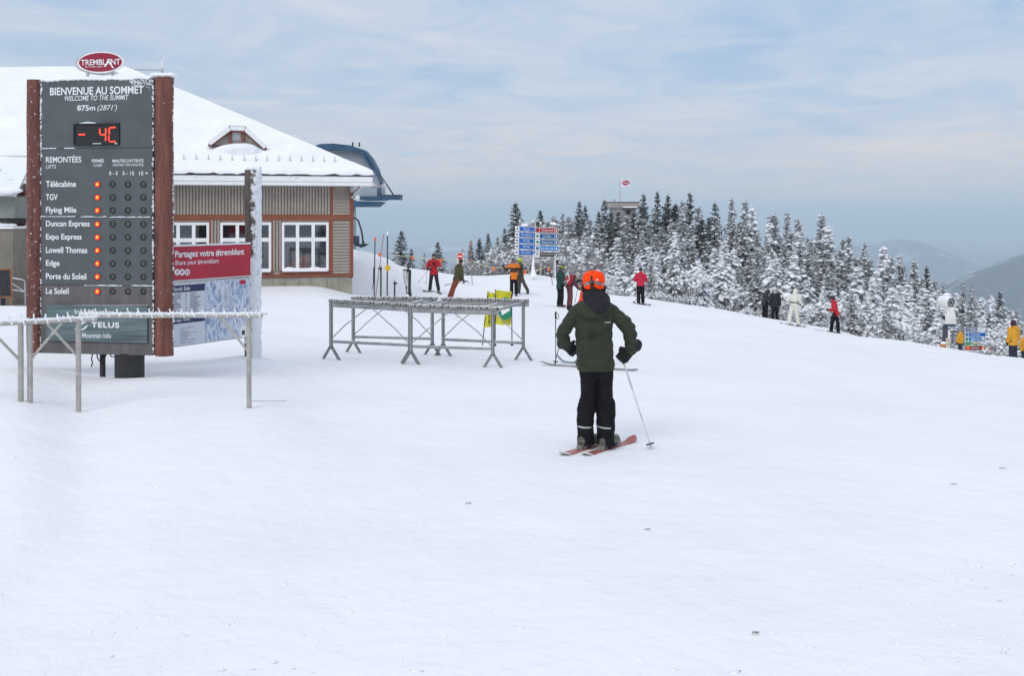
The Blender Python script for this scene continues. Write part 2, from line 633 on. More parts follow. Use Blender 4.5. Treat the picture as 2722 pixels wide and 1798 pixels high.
_t = np.linspace(-1, 1, 420)
_xs = 9 * _t + 81 * np.sign(_t) * np.abs(_t) ** 3
_ys = np.concatenate([np.linspace(-25, 3, 40), np.linspace(3.1, 22, 190), np.linspace(22.2, 66, 190), np.geomspace(66.5, 260, 60)])
_X, _Y = np.meshgrid(_xs, _ys)
_Z = gz_arr(_X, _Y)
_far = np.clip((_Y - 4) / 10, 0, 1)
_Z += 0.010 * fbm(_X * 1.6, _Y * 1.2, 3, 4) + 0.030 * _far * fbm(_X * 0.35, _Y * 0.35, 5, 4)
# wind-blown drift texture on the piles by the lodge and the ploughed bank
_bank = np.exp(-((_X + 7.2) / 2.2) ** 2 - ((_Y - 49.5) / 4.5) ** 2)
_Z += _bank * (0.22 * fbm(_X * 2.6, _Y * 2.6, 9, 4) + 0.16 * fbm(_X * 7, _Y * 7, 19, 3))
# scoops and drifts at the feet of the posts
for (bx, by, br, amp) in ((-5.3, 13.0, 0.8, -0.05), (-5.9, 12.3, 1.1, 0.08), (-4.3, 12.4, 0.9, 0.06), (-4.15, 15.75, 0.6, 0.13), (-5.0, 14.9, 0.9, 0.07)):
    _Z += amp * np.exp(-((_X - bx) ** 2 + (_Y - by) ** 2) / br ** 2)
ground = link('ground', grid_mesh('ground', _X, _Y, _Z), M_SNOW)
tag(ground, 'packed white snow on the ski summit', kind='structure')

# ------------------------------------------------------------------ far land: forested valley, lake and two hills
_az = np.linspace(R(-62), R(62), 420)
_rr = np.geomspace(235, 42000, 260)
_A, _Rr = np.meshgrid(_az, _rr)
_X, _Y = _Rr * np.sin(_A), _Rr * np.cos(_A)
_Z = -np.interp(_Rr, [235, 400, 1000, 2600, 6000, 42000], [75, 120, 300, 520, 560, 560])
_Z += 26 * np.clip((_Rr - 700) / 3000, 0, 1) * fbm(_X / 900, _Y / 900, 21, 5)


def bump(u, d, v, wl, wr_, wd):
    """a hill whose top shows at photo column u, row v, distance d; left/right widths in metres"""
    global _Z
    c = P(u, v, d)
    base = -545.0
    dx = _X - c.x
    w = np.where(dx < 0, wl, wr_)
    g = np.exp(-(dx / w) ** 2 - ((_Y - c.y) / wd) ** 2)
    _Z = np.maximum(_Z, base + (c.z - base) * g * (1 + 0.035 * fbm(_X / 330, _Y / 330, int(u), 4)))


bump(2860, 4300, 655, 640, 900, 700)
bump(2400, 9500, 636, 190, 420, 1200)
bump(2320, 9900, 652, 420, 420, 1300)
bump(2640, 13000, 672, 900, 2500, 2000)
bump(1800, 17000, 640, 5000, 3000, 2500)
bump(600, 20000, 632, 4500, 5500, 3000)

m, t, b = newmat('winter_forest')
tcn = t.nodes.new('ShaderNodeTexCoord')
na = _noise(t, tcn.outputs['Object'], 0.006, 7, 0.68, 0.3)
nb = _noise(t, tcn.outputs['Object'], 0.03, 5, 0.7)
fc = _ramp(t, nb, [(0.35, (0.030, 0.042, 0.045)), (0.7, (0.085, 0.10, 0.105))])
sn = _ramp(t, na, [(0.555, (0, 0, 0)), (0.64, (1, 1, 1))])
c = _mix(t, _math(t, 'MULTIPLY', sn, 0.8), fc, (0.55, 0.56, 0.58))
t.links.new(c, b.inputs['Base Color'])
b.inputs['Roughness'].default_value = 1.0
b.inputs['Specular IOR Level'].default_value = 0.0
valley = link('distant_valley', grid_mesh('valley', _X, _Y, _Z), m)
tag(valley, 'hazy forested valley and hills far below the summit', kind='structure')

# frozen lakes in the valley: flat white sheets
for (u0, u1, d0, d1, seed) in ((1130, 1240, 13200, 15200, 1), (1080, 1130, 15800, 17200, 2)):
    x0, x1 = (u0 - U0) / F * (d0 + d1) / 2, (u1 - U0) / F * (d0 + d1) / 2
    r_ = random.Random(seed)
    pts = []
    for k in range(40):
        a = 2 * math.pi * k / 40
        q = 1 + 0.22 * math.sin(3 * a + seed) + 0.12 * math.sin(7 * a)
        pts.append(((x0 + x1) / 2 + (x1 - x0) / 2 * q * math.cos(a), (d0 + d1) / 2 + (d1 - d0) / 2 * q * math.sin(a), -500.0))
    lk = MB().add(pts, [tuple(range(40))]).build('frozen_lake', M_SNOWCAP)
    tag(lk, 'frozen white lake in the hazy valley', kind='structure')

# ------------------------------------------------------------------ the air
hz = MB().span(-38000, 38000, -60, 43000, -700, 48).build('haze', None)
tag(hz, 'pale winter haze', kind='stuff')
m = bpy.data.materials.new('haze')
m.use_nodes = True
t = m.node_tree
for n in list(t.nodes):
    t.nodes.remove(n)
pv = t.nodes.new('ShaderNodeVolumePrincipled')
pv.inputs['Color'].default_value = (0.80, 0.915, 1.0, 1)
pv.inputs['Density'].default_value = 1.7e-4
pv.inputs['Anisotropy'].default_value = 0.0
mo = t.nodes.new('ShaderNodeOutputMaterial')
t.links.new(pv.outputs[0], mo.inputs['Volume'])
hz.data.materials.append(m)

# ------------------------------------------------------------------ the lodge
M_TAUPE = mat('taupe_siding', (0.335, 0.290, 0.250), 0.8, var=0.07, scale=3, bump=0.15, bscale=30)
M_BRICKRED = mat('rust_trim_paint', (0.225, 0.070, 0.040), 0.7, var=0.10, scale=5, rime=(0.18, 30, (0, 0, 1)))
M_WHITE = mat('white_paint', (0.80, 0.80, 0.80), 0.55, var=0.03, scale=4)
M_FOUND = mat('weathered_concrete', (0.30, 0.29, 0.23), 0.9, var=0.15, scale=2.5, bump=0.3, bscale=20, rime=(0.16, 12, None))
M_DARK = mat('dark_roof_edge', (0.045, 0.035, 0.035), 0.8)
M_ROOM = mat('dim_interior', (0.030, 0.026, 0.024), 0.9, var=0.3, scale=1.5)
M_STEEL = mat('galvanised_steel', (0.42, 0.43, 0.45), 0.45, metal=0.6, var=0.12, scale=10)
M_BLACK = mat('black_steel', (0.025, 0.026, 0.03), 0.5, var=0.2, scale=8)


def glass_material(name, tint=(0.85, 0.9, 0.95), refl=0.10):
    m, t, b = newmat(name)
    t.nodes.remove(b)
    out = [n for n in t.nodes if n.type == 'OUTPUT_MATERIAL'][0]
    tr = t.nodes.new('ShaderNodeBsdfTransparent'); tr.inputs[0].default_value = (*tint, 1)
    gl = t.nodes.new('ShaderNodeBsdfGlossy'); gl.inputs['Roughness'].default_value = 0.04
    lw = t.nodes.new('ShaderNodeLayerWeight'); lw.inputs[0].default_value = 0.35
    f = _math(t, 'ADD', _math(t, 'MULTIPLY', lw.outputs['Fresnel'], 0.5), refl, clamp=True)
    ms = t.nodes.new('ShaderNodeMixShader')
    t.links.new(f, ms.inputs[0]); t.links.new(tr.outputs[0], ms.inputs[1]); t.links.new(gl.outputs[0], ms.inputs[2])
    t.links.new(ms.outputs[0], out.inputs[0])
    return m


M_GLASS = glass_material('window_glass')

_c = P(938, V0, 31.5)
LF = Frame((_c.x, 31.5, 0), R(14))
lodge = thing('ski_lodge', LF.o, 'taupe board-sided ski lodge with rust trim, white windows and a deep snow roof', 'building', LF.yaw)
XL = -17.0                                       # left end of the wall
zE = LF.hit(760, 477)[1]                         # underside of the eave
zBT, zBB = LF.hit(760, 570.5)[1], LF.hit(760, 585.5)[1]
zWT, zWB = LF.hit(810, 591.5)[1], LF.hit(810, 719)[1]
zT1, zT0 = LF.hit(810, 728)[1], LF.hit(810, 737)[1]
zG = gz(LF.o.x, LF.o.y) - 0.6
ux = lambda u: LF.hit(u, 650)[0]
WINS = [(ux(432), ux(556)), (ux(585.5), ux(721)), (ux(749), ux(873.5))]
xV0, xV1 = ux(878.5), ux(884.5)                   # vertical trim before the clapboard bay
TH = 0.24
# wall pieces (between and around the openings)
w = MB()
w.span(XL, 0, 0, TH, zWT, zE + 0.3)
w.span(XL, 0, 0, TH, zT0 - 0.02, zWB)
edges = [XL] + [e for a in WINS for e in a] + [0.0]
for a, b_ in zip(edges[0::2], edges[1::2]):
    w.span(a, b_, 0.0, TH, zWB, zWT)
w.span(-TH, 0, TH, 14, zG, zE + 0.3)              # gable return wall on the right
w.build('wall', M_TAUPE, lodge)
MB().span(XL, -0.03, 0.015, 0.4, zG, zT0 - 0.02).span(-0.4, -0.03, 0.4, 14, zG, zT0 - 0.02).build('foundation', mat('foundation_joint', (0.12, 0.115, 0.09), 0.9), lodge)
_x = -0.02
_k = 0
while _x > XL + 0.5:
    _w = (0.42, 0.36, 0.50, 0.38)[_k % 4]
    MB().span(_x - _w + 0.012, _x, -0.006, 0.014, zG, zT0 - 0.022).build('foundation_panel', M_FOUND, lodge)
    _x -= _w
    _k += 1
bb = MB()                                         # board and batten
for x0, x1, z0, z1 in [(XL, xV0, zBT, zE), (WINS[0][1], WINS[1][0], zWB, zBB), (WINS[1][1], WINS[2][0], zWB, zBB)]:
    x = x1 - 0.05
    while x > x0 + 0.02:
        bb.span(x - 0.028, x + 0.028, -0.05, 0, z0, z1)
        x -= 0.094
bb.build('batten', M_TAUPE, lodge, kind='stuff')
cb = MB()                                         # clapboards, each tilted out at its foot
for z0, z1 in ((zBT, zE), (zT1, zBB)):
    z = z0
    while z < z1 - 0.01:
        zt = min(z + 0.098, z1)
        cb.add([(xV1, -0.046, z), (-0.09, -0.046, z), (-0.09, -0.004, zt), (xV1, -0.004, zt), (xV1, 0, z), (-0.09, 0, z)], [(0, 1, 2, 3), (4, 5, 1, 0)])
        z = zt
cb.build('clapboard', M_TAUPE, lodge, kind='stuff')
MB().span(XL, -0.1, -0.035, 0, zBB, zBT).build('belt_board', M_BRICKRED, lodge)
MB().span(XL, -0.1, -0.04, 0, zT0, zT1 - 0.01).build('base_board', M_BRICKRED, lodge)
MB().span(xV0, xV1, -0.038, 0, zBT, zE).build('corner_board', M_BRICKRED, lodge)
MB().span(xV0 - 0.02, xV1, -0.038, 0, zT1, zBB).build('corner_board', M_BRICKRED, lodge)
MB().span(-0.1, 0.012, -0.045, 0.1, zT0 - 0.03, zE).build('corner_board', M_BRICKRED, lodge)
for a, b_ in WINS:                                # rust boards beside the windows
    for x in (a - 0.035, b_ + 0.035):
        MB().span(x - 0.03, x + 0.03, -0.036, 0, zWB - 0.04, zBB).build('window_casing', M_BRICKRED, lodge)
    MB().span(a - 0.06, b_ + 0.06, -0.05, 0, zWB - 0.10, zWB - 0.04).build('window_apron', M_BRICKRED, lodge)
for a, b_ in WINS:
    fr = MB()
    fw = 0.075
    zm0, zm1 = LF.hit(810, 640.5)[1], LF.hit(810, 633)[1]
    fr.span(a, b_, -0.055, 0.05, zWT - fw, zWT)
    fr.span(a, b_, -0.055, 0.05, zWB, zWB + fw)
    fr.span(a, a + fw, -0.05, 0.05, zWB + fw, zWT - fw)
    fr.span(b_ - fw, b_, -0.05, 0.05, zWB + fw, zWT - fw)
    win = fr.build('window', M_WHITE, lodge)
    n = 3
    step = (b_ - a) / n
    MB().span(a + fw, b_ - fw, -0.048, 0.05, zm0 - 0.015, zm1 + 0.015).build('transom', M_WHITE, win)
    for k in range(1, n):
        MB().span(a + step * k - 0.05, a + step * k + 0.05, -0.044, 0.05, zWB + fw, zWT - fw).build('mullion', M_WHITE, win)
    for k in range(n):
        for z0, z1 in ((zWB + fw, zm0 - 0.015), (zm1 + 0.015, zWT - fw)):
            x0, x1 = a + step * k + 0.045, a + step * (k + 1) - 0.045
            MB().span(x0, x1, 0.02, 0.026, z0, z1).build('pane', M_GLASS, win)
    sl = MB()                                      # snow lying on the sill, uneven
    rs = random.Random(int(a * 10))
    top = []
    m_ = 14
    for k in range(m_ + 1):
        f = k / m_
        top.append((a + 0.02 + (b_ - a - 0.04) * f, zWB + 0.03 + 0.10 * abs(math.sin(f * 6 + rs.random())) * (0.5 + rs.random() * 0.6)))
    poly = [(a + 0.02, zWB - 0.03), (b_ - 0.02, zWB - 0.03)] + top[::-1]
    sl.prism(poly, -0.13, -0.058)
    sl.build('sill_snow', M_SNOWCAP, win)
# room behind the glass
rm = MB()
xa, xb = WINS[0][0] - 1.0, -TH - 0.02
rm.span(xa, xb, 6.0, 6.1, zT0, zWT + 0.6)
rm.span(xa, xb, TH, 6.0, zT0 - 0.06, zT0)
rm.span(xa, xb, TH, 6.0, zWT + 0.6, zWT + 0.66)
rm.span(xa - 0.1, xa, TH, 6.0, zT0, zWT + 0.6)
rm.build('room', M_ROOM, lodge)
# curtains and window seats seen dimly through the panes
M_CURT = mat('grey_curtain', (0.30, 0.30, 0.30), 0.9, var=0.2, scale=8)
a, b_ = WINS[2]
cu = MB()
for k in range(9):
    cu.span(b_ - 0.42 + k * 0.036, b_ - 0.42 + k * 0.036 + 0.03, 0.36 + 0.02 * (k % 2), 0.38 + 0.02 * (k % 2), zWB + 0.55, zWT + 0.1)
cu.build('curtain', M_CURT, lodge, kind='stuff')
M_REDFAB = mat('red_fabric', (0.70, 0.05, 0.015), 0.8, var=0.15, scale=12)
for i, (uu, vt, wdt) in enumerate(((778, 691, 0.25), (807, 679, 0.42))):
    x, zt = LF.hit(uu, vt, 0.42)
    ch = thing('chair', LF.world(x, 0.42, zT0), ['red jacket over a chair behind the lodge window, the smaller of two', 'larger red jacket slung over a chair behind the lodge window'][i], 'chair', LF.yaw)
    hgt = zt - zT0
    for sx in (-1, 1):
        for sy in (0.0, 0.4):
            MB().span(sx * 0.2 - 0.02, sx * 0.2 + 0.02, sy - 0.02, sy + 0.02, 0.004, 0.45).build('leg', M_DARK, ch)
    MB().span(-0.23, 0.23, -0.03, 0.43, 0.45, 0.49).build('seat', M_DARK, ch, bevel=0.01)
    MB().span(-0.21, 0.21, -0.05, -0.02, 0.5, hgt - 0.06).build('backrest', M_DARK, ch, bevel=0.01)
    jb = MB().ball((0, -0.04, hgt - 0.17), (wdt * 0.5, 0.09, 0.15)).ball((wdt * 0.16, -0.05, hgt - 0.10), (wdt * 0.25, 0.07, 0.10)).ball((-0.05, -0.05, hgt - 0.34), (wdt * 0.5, 0.08, 0.22))
    link('jacket', remesh(jb, 0.025, 3, 0.012, 14), M_REDFAB, ch)

# roof
OV = 0.62
xC, zC = LF.hit(993, 452, -OV)
def lf_world(x, y, z): return LF.world(x, y, z)
def proj(p): return U0 + F * p.x / p.y, V0 - F * (p.z - CZ) / p.y
def hip_pt(u_target):
    lo, hi = 0.0, 40.0
    for _ in range(60):
        mid = (lo + hi) / 2
        q = lf_world(xC - mid, -OV + mid, 0)
        if proj(q)[0] > u_target: lo = mid
        else: hi = mid
    q = lf_world(xC - lo, -OV + lo, 0)
    return lo, q
t1, q1 = hip_pt(455)
z1_ = CZ + (V0 - 228) / F * q1.y
PITCH = (z1_ - zC) / t1
tR, qR = hip_pt(330)
SNOW_T = 0.17
def roof_z(t, x):
    sag = 0.0
    if t > tR * 0.5:
        sag = -0.045 * max(0.0, (xC - tR) - x) * (t - tR * 0.5) / (tR * 0.5)     # the ridge dips a little to the left
    return zC - SNOW_T + PITCH * t + sag
def sheet(thick, name, m_, jag=0.0):
    nt_, nx = 46, 110
    X_, Y_, Z_ = np.zeros((nt_, nx)), np.zeros((nt_, nx)), np.zeros((nt_, nx))
    for i in range(nt_):
        t_ = tR * (i / (nt_ - 1)) ** 1.15
        for j in range(nx):
            x = XL - 1 + (xC - t_ - (XL - 1)) * (j / (nx - 1))
            X_[i, j], Y_[i, j], Z_[i, j] = x, -OV + t_, roof_z(t_, x) + thick
    edge = np.clip(1 - (Y_ + OV) / 0.35, 0, 1) ** 2
    Z_ -= edge * thick * 0.45
    Z_ += jag * (0.035 * fbm(X_ * 0.9, Y_ * 0.9, 4, 4) + edge * 0.03 * fbm(X_ * 6, Y_ * 6, 8, 3))
    return X_, Y_, Z_
X_, Y_, Z_ = sheet(SNOW_T, 'snow', None, 1.0)
vs, fs = [], []
nr, nc = X_.shape
for i in range(nr):
    for j in range(nc):
        vs.append((X_[i, j], Y_[i, j], Z_[i, j]))
for i in range(nr - 1):
    for j in range(nc - 1):
        fs.append((i * nc + j, i * nc + j + 1, (i + 1) * nc + j + 1, (i + 1) * nc + j))
o0 = len(vs)
rj = random.Random(5)
for j in range(nc):                                # ragged lower lip of the snow
    vs.append((X_[0, j], -OV + 0.01, roof_z(0, 0) + rj.choice((0.0, 0.0, 0.02, 0.045))))
for j in range(nc - 1):
    fs.append((o0 + j, o0 + j + 1, j + 1, j))
# right hip slope
nh = 40
o1 = len(vs)
for i in range(nr):
    t_ = Y_[i, 0] + OV
    for k in range(nh):
        y = -OV + t_ + (2 * tR - 2 * t_) * k / (nh - 1)
        vs.append((xC - t_, y, Z_[i, -1] if k == 0 else roof_z(t_, 0) + SNOW_T + 0.03 * math.sin(k + i * .3)))
for i in range(nr - 1):
    for k in range(nh - 1):
        fs.append((o1 + i * nh + k, o1 + i * nh + k + 1, o1 + (i + 1) * nh + k + 1, o1 + (i + 1) * nh + k))
roof = MB().add(vs, fs).build('roof', M_SNOWCAP, lodge, smooth=True)
# dark metal edge, white fascia and gutter
ze = roof_z(0, 0)
MB().span(XL - 1, xC - 0.02, -OV + 0.015, -OV + 0.3, ze - 0.035, ze + 0.012).span(xC - 0.3, xC - 0.02, -OV + 0.3, 24, ze - 0.035, ze + 0.012).build('drip_edge', M_DARK, roof)
MB().span(XL - 1, xC - 0.03, -OV + 0.03, -OV + 0.09, ze - 0.20, ze - 0.036).span(xC - 0.09, xC - 0.03, -OV + 0.09, 24, ze - 0.20, ze - 0.036).build('fascia', M_WHITE, roof)
MB().span(XL - 1, xC - 0.06, -OV + 0.06, -OV + 0.12, ze - 0.315, ze - 0.202).span(xC - 0.12, xC - 0.06, -OV + 0.12, 24, ze - 0.315, ze - 0.202).build('fascia', M_WHITE, roof)
MB().span(XL - 1, xC - 0.12, -OV + 0.12, 0.02, ze - 0.33, ze - 0.31).span(0.0, xC - 0.12, 0.02, 24, ze - 0.33, ze - 0.31).build('soffit', M_WHITE, roof)
ic = MB()                                          # a few icicles and snow plugs on the fascia
for uu in (520, 568, 578, 770, 785, 790):
    x, z = LF.hit(uu, 458, -OV)
    ic.tube([(x, -OV + 0.02, ze - 0.03), (x, -OV + 0.02, ze - 0.15)], [0.02, 0.004], 6)
ic.build('icicle', M_RIME, roof, kind='stuff')
# snow guards: a row of little fins near the eave
tg = 0.62
for x3 in (115, 193, 270, 345, 420, 497, 570, 640, 715, 785, 857, 930, 1000, 1068, -360, -430, -480, -520):
    uu = 440 + x3 / 2.376
    q = LF.hit(uu, 430, -OV + tg)[0]
    z = roof_z(tg, 0) + SNOW_T - 0.03
    MB().add([(q - 0.015, -OV + tg - 0.06, z - 0.02), (q + 0.015, -OV + tg - 0.06, z - 0.02), (q, -OV + tg + 0.05, z), (q - 0.01, -OV + tg + 0.02, z + 0.17), (q + 0.02, -OV + tg + 0.02, z + 0.17)],
             [(0, 1, 4, 3), (1, 2, 4), (2, 0, 3), (3, 4, 2), (0, 2, 1)]).build('snow_guard', M_STEEL, roof)
MB().tube([(XL, -OV + tg + 0.03, roof_z(tg, 0) + SNOW_T + 0.02), (ux(455), -OV + tg + 0.03, roof_z(tg, 0) + SNOW_T + 0.015)], 0.018, 6).build('snow_rail', M_STEEL, roof)


def roof_hit(u, v):
    a, b_ = 0.0, tR
    for _ in range(50):
        m2 = (a + b_) / 2
        x, z = LF.hit(u, v, -OV + m2)
        if z > roof_z(m2, x) + SNOW_T: a = m2
        else: b_ = m2
    return LF.hit(u, v, -OV + a)[0], -OV + a, LF.hit(u, v, -OV + a)[1]


# dormer vent half buried in the roof snow
dx, dy, dz = roof_hit(632, 392)
dq = lambda u, v: LF.hit(u, v, dy)
dl, dr = dq(557, 384), dq(706, 394)
tl, tr = dq(612, 343), dq(652, 345)
dorm = MB()
dep = 3.0
prof = [dl, tl, tr, dr]
th_ = 0.10
outer = [(dl[0] - .05, dl[1] - 0.02), (tl[0], tl[1] + th_), (tr[0], tr[1] + th_), (dr[0] + .05, dr[1] - 0.02)]
vs = [(x, dy - 0.22, z) for x, z in outer] + [(x, dy + dep, z + 0.0) for x, z in outer]
dorm.add(vs, [(0, 1, 5, 4), (1, 2, 6, 5), (2, 3, 7, 6)])
dorm_o = dorm.build('dormer', M_SNOWCAP, roof)
bg = MB()
for (a, b_) in ((dl, tl), (tl, tr), (tr, dr)):
    bg.bar((a[0], dy - 0.19, a[1] + 0.02), (b_[0], dy - 0.19, b_[1] + 0.02), 0.14, 0.05, up=(0, 1, 0))
bg.build('bargeboard', M_WHITE, dorm_o)
bg = MB()
for (a, b_) in ((dl, tl), (tl, tr), (tr, dr)):
    bg.bar((a[0], dy - 0.13, a[1] - 0.06), (b_[0], dy - 0.13, b_[1] - 0.06), 0.08, 0.05, up=(0, 1, 0))
for uu in (612, 646):
    x, z = dq(uu, 352)
    bg.span(x - 0.03, x + 0.03, dy - 0.12, dy - 0.05, z - 0.42, z)
bg.build('vent_trim', M_BRICKRED, dorm_o)
MB().prism([dl, dr, tr, tl], dy - 0.04, dy + 0.02).build('vent_board', mat('vent_grey', (0.30, 0.27, 0.24), 0.8), dorm_o)
lv = MB()
x0, z0 = dq(618, 372); x1, z1 = dq(640, 348)
for k in range(6):
    z = z0 + (z1 - z0) * (k + 0.3) / 6
    lv.box(((x0 + x1) / 2, dy - 0.055, z), (x1 - x0, 0.02, 0.05))
lv.build('louvre', M_STEEL, dorm_o, kind='stuff')
sb = MB().ball((dl[0] + 0.9, dy - 0.22, dl[1] - 0.16), (0.62, 0.30, 0.20), 16, 8).ball((dr[0] - 0.62, dy - 0.22, dr[1] - 0.14), (0.42, 0.28, 0.20), 16, 8).ball(((dl[0] + dr[0]) / 2, dy - 0.10, dl[1] - 0.22), (0.8, 0.35, 0.22), 16, 8)
link('drift', remesh(sb, 0.04, 4, 0.03, 4), M_SNOWCAP, dorm_o)
# long folds of snow leading up the roof above the dormer
# flood lamps and conduit at the corner
fl = MB()
x, z = LF.hit(934, 502, -0.05)
fl.tube([(x, -0.12, z + 0.10), (x, -0.12, z - 0.12)], [0.055, 0.06], 10)
fl.build('junction_box', M_STEEL, lodge)
for pts, r_ in (([(934, 515), (936, 528)], 0.018), ([(938, 513), (950, 503), (957, 494), (958, 481)], 0.022)):
    MB().tube([(LF.hit(u_, v_, -0.16)[0], -0.16, LF.hit(u_, v_, -0.16)[1]) for u_, v_ in pts], r_, 6).build('conduit', M_BRICKRED, lodge)
x, z = LF.hit(950, 525, -0.2)
MB().ball((x, -0.2, z), (0.08, 0.1, 0.09)).build('flood_lamp', M_WHITE, lodge, smooth=True)
x, z = LF.hit(938, 524, -0.2)
MB().ball((x, -0.2, z), (0.07, 0.07, 0.05)).build('flood_lamp', M_STEEL, lodge, smooth=True)

# antenna arm on the ridge behind the welcome sign
ap = P(437, 185, 42)
an = thing('antenna', P(434, 215, 42), 'thin grey antenna arm on the lodge roof behind the welcome sign', 'antenna')
def al(u, v): return P(u, v, 42) - an.location
MB().tube([al(432, 215), al(432, 150)], 0.04, 6).build('mast', M_STEEL, an)
MB().tube([al(320, 183), al(432, 186)], 0.03, 6).build('arm', M_STEEL, an)
MB().ball(al(433, 168), (0.06, 0.05, 0.38)).build('blade', M_RIME, an)

# ------------------------------------------------------------------ lift terminal behind the lodge
M_BLUE = mat('lift_blue_paint', (0.028, 0.080, 0.150), 0.5, var=0.18, scale=1.2)
M_BLUE2 = mat('lift_pale_panel', (0.32, 0.37, 0.42), 0.6, var=0.08, scale=1.0)
M_NAVY = mat('lift_dark_steel', (0.02, 0.035, 0.06), 0.5)
LD = 58.0
tb = P(940, V0, LD)
lift = thing('lift_terminal', (tb.x, LD, gz(tb.x, LD)), 'blue arched chairlift terminal rising behind the lodge roof', 'lift terminal')
def LQ(u, v, off=0.0):
    p = P(u, v, LD + off)
    return (p.x - lift.location.x, p.z - lift.location.z)
arc_o = [(826, 392), (850, 382.5), (885, 381), (930, 386), (968, 398), (985, 418), (1000, 446), (1010, 478), (1013, 487)]
arc_i = [(1006, 478), (993, 448), (977, 420), (962, 404), (925, 400), (885, 398), (850, 399), (826, 405)]
MB().prism([LQ(*p) for p in (arc_o + arc_i)][::-1], 0, 1.4).build('canopy_shell', M_BLUE, lift)
MB().prism([LQ(*p) for p in [(826, 520), (1006, 520), (1006, 478), (993, 448), (977, 420), (962, 404), (925, 400), (885, 398), (826, 405)]], 0.5, 1.3).build('end_panel', M_BLUE2, lift)
st = MB()
for k in range(8):
    v = 408 + k * 7
    a, b_ = LQ(850, v), LQ(975 + k * 2, v)
    st.span(a[0], b_[0], 0.44, 0.5, a[1] - 0.02, a[1] + 0.02)
st.build('panel_rib', M_STEEL, lift, kind='stuff')
MB().prism([LQ(*p) for p in [(955, 403), (964, 404), (990, 444), (987, 450)]][::-1], -0.05, 0.42).build('strut', M_BLUE, lift)
sp = MB()
a, b_ = LQ(925, 481), LQ(1018, 499)
sp.ball(((a[0] + b_[0]) / 2, 1.6, b_[1] + 0.12), ((b_[0] - a[0]) / 2, 1.5, 0.36), 20, 8)
link('roof_snow', remesh(sp, 0.09, 3, 0.03, 2), M_SNOWCAP, lift)
a, b_ = LQ(925, 500), LQ(1005, 522)
MB().span(a[0], b_[0], 0.1, 3.4, b_[1], a[1]).build('machine_house', M_BLUE2, lift)
for uu in (1003, 1009):
    a, b_ = LQ(uu, 500), LQ(uu + 3.5, 521)
    MB().span(a[0], b_[0], -0.05, 0.1, b_[1], a[1]).build('post', M_BLUE, lift)
a, b_ = LQ(957, 522), LQ(1015, 532)
MB().span(a[0], b_[0], -0.25, 3.0, b_[1], a[1]).build('gantry_beam', M_BLUE, lift)
a, b_ = LQ(1016.5, 520), LQ(1064, 531)
MB().span(a[0], b_[0], -0.3, 1.2, b_[1], a[1]).build('catwalk', M_BLUE, lift)
MB().span(a[0] - 0.02, b_[0] + 0.03, -0.33, 1.25, a[1], a[1] + 0.05).build('catwalk_edge', mat('rusty_edge', (0.09, 0.05, 0.045), 0.7), lift)
MB().prism([LQ(*p) for p in [(925, 550), (995, 550), (1012, 536), (925, 534)]], -0.1, 2.6).build('hull', M_BLUE, lift)
a, b_ = LQ(1008, 460), LQ(1047, 519)
MB().tube([(a[0], -0.1, a[1]), (b_[0], -0.1, b_[1])], [0.03, 0.05], 6).build('stay_cable', M_BLACK, lift)
for uu, vt in ((954, 385), (936, 384)):
    a = LQ(uu, vt + 4)
    MB().tube([(a[0], 0.2, a[1]), (a[0], 0.2, a[1] + 0.24)], 0.05, 6).build('vent_stub', M_BLACK, lift)
a, b_ = LQ(905, 530), LQ(928, 790)
MB().span(a[0], b_[0], 1.0, 2.6, -1.0, a[1]).build('tower_leg', M_STEEL, lift)
# one chair hanging in the station
cp = P(958, V0, 52)
lchair = thing('chairlift_chair', (cp.x, 52, gz(cp.x, 52)), 'empty chairlift chair on a curved hanger at the lodge corner', 'lift chair')
def CQ(u, v, y=0.0):
    p = P(u, v, 52); return (p.x - lchair.location.x, y, p.z - lchair.location.z)
MB().tube([CQ(936, 579), CQ(944, 580), CQ(952, 586), (CQ(960, 610)), CQ(964, 632), CQ(965, 650)], 0.045, 8).build('hanger', M_BLACK, lchair, smooth=True)
MB().tube([CQ(940, 548), CQ(938, 565), CQ(936, 579)], 0.05, 8).build('grip', M_BLACK, lchair)
sh = MB()
for y in (0.0, 0.5, 1.0):
    sh.tube([CQ(943, 640, y), CQ(946, 652, y), CQ(960, 657, y), CQ(972, 650, y)], 0.035, 6)
sh.build('seat_frame', M_BLACK, lchair, kind='stuff')
a, b_ = CQ(944, 650), CQ(966, 655)
MB().span(a[0], b_[0], -0.1, 1.2, b_[2], a[2]).build('seat', M_NAVY, lchair)
a, b_ = CQ(940, 628), CQ(946, 650)
MB().span(a[0], b_[0], -0.1, 1.2, b_[2], a[2]).build('backrest', M_NAVY, lchair)
MB().tube([CQ(958, 652, -0.1), CQ(972, 648, -0.1), CQ(966, 640, -0.1)], 0.03, 6).build('safety_bar', M_BLACK, lchair)

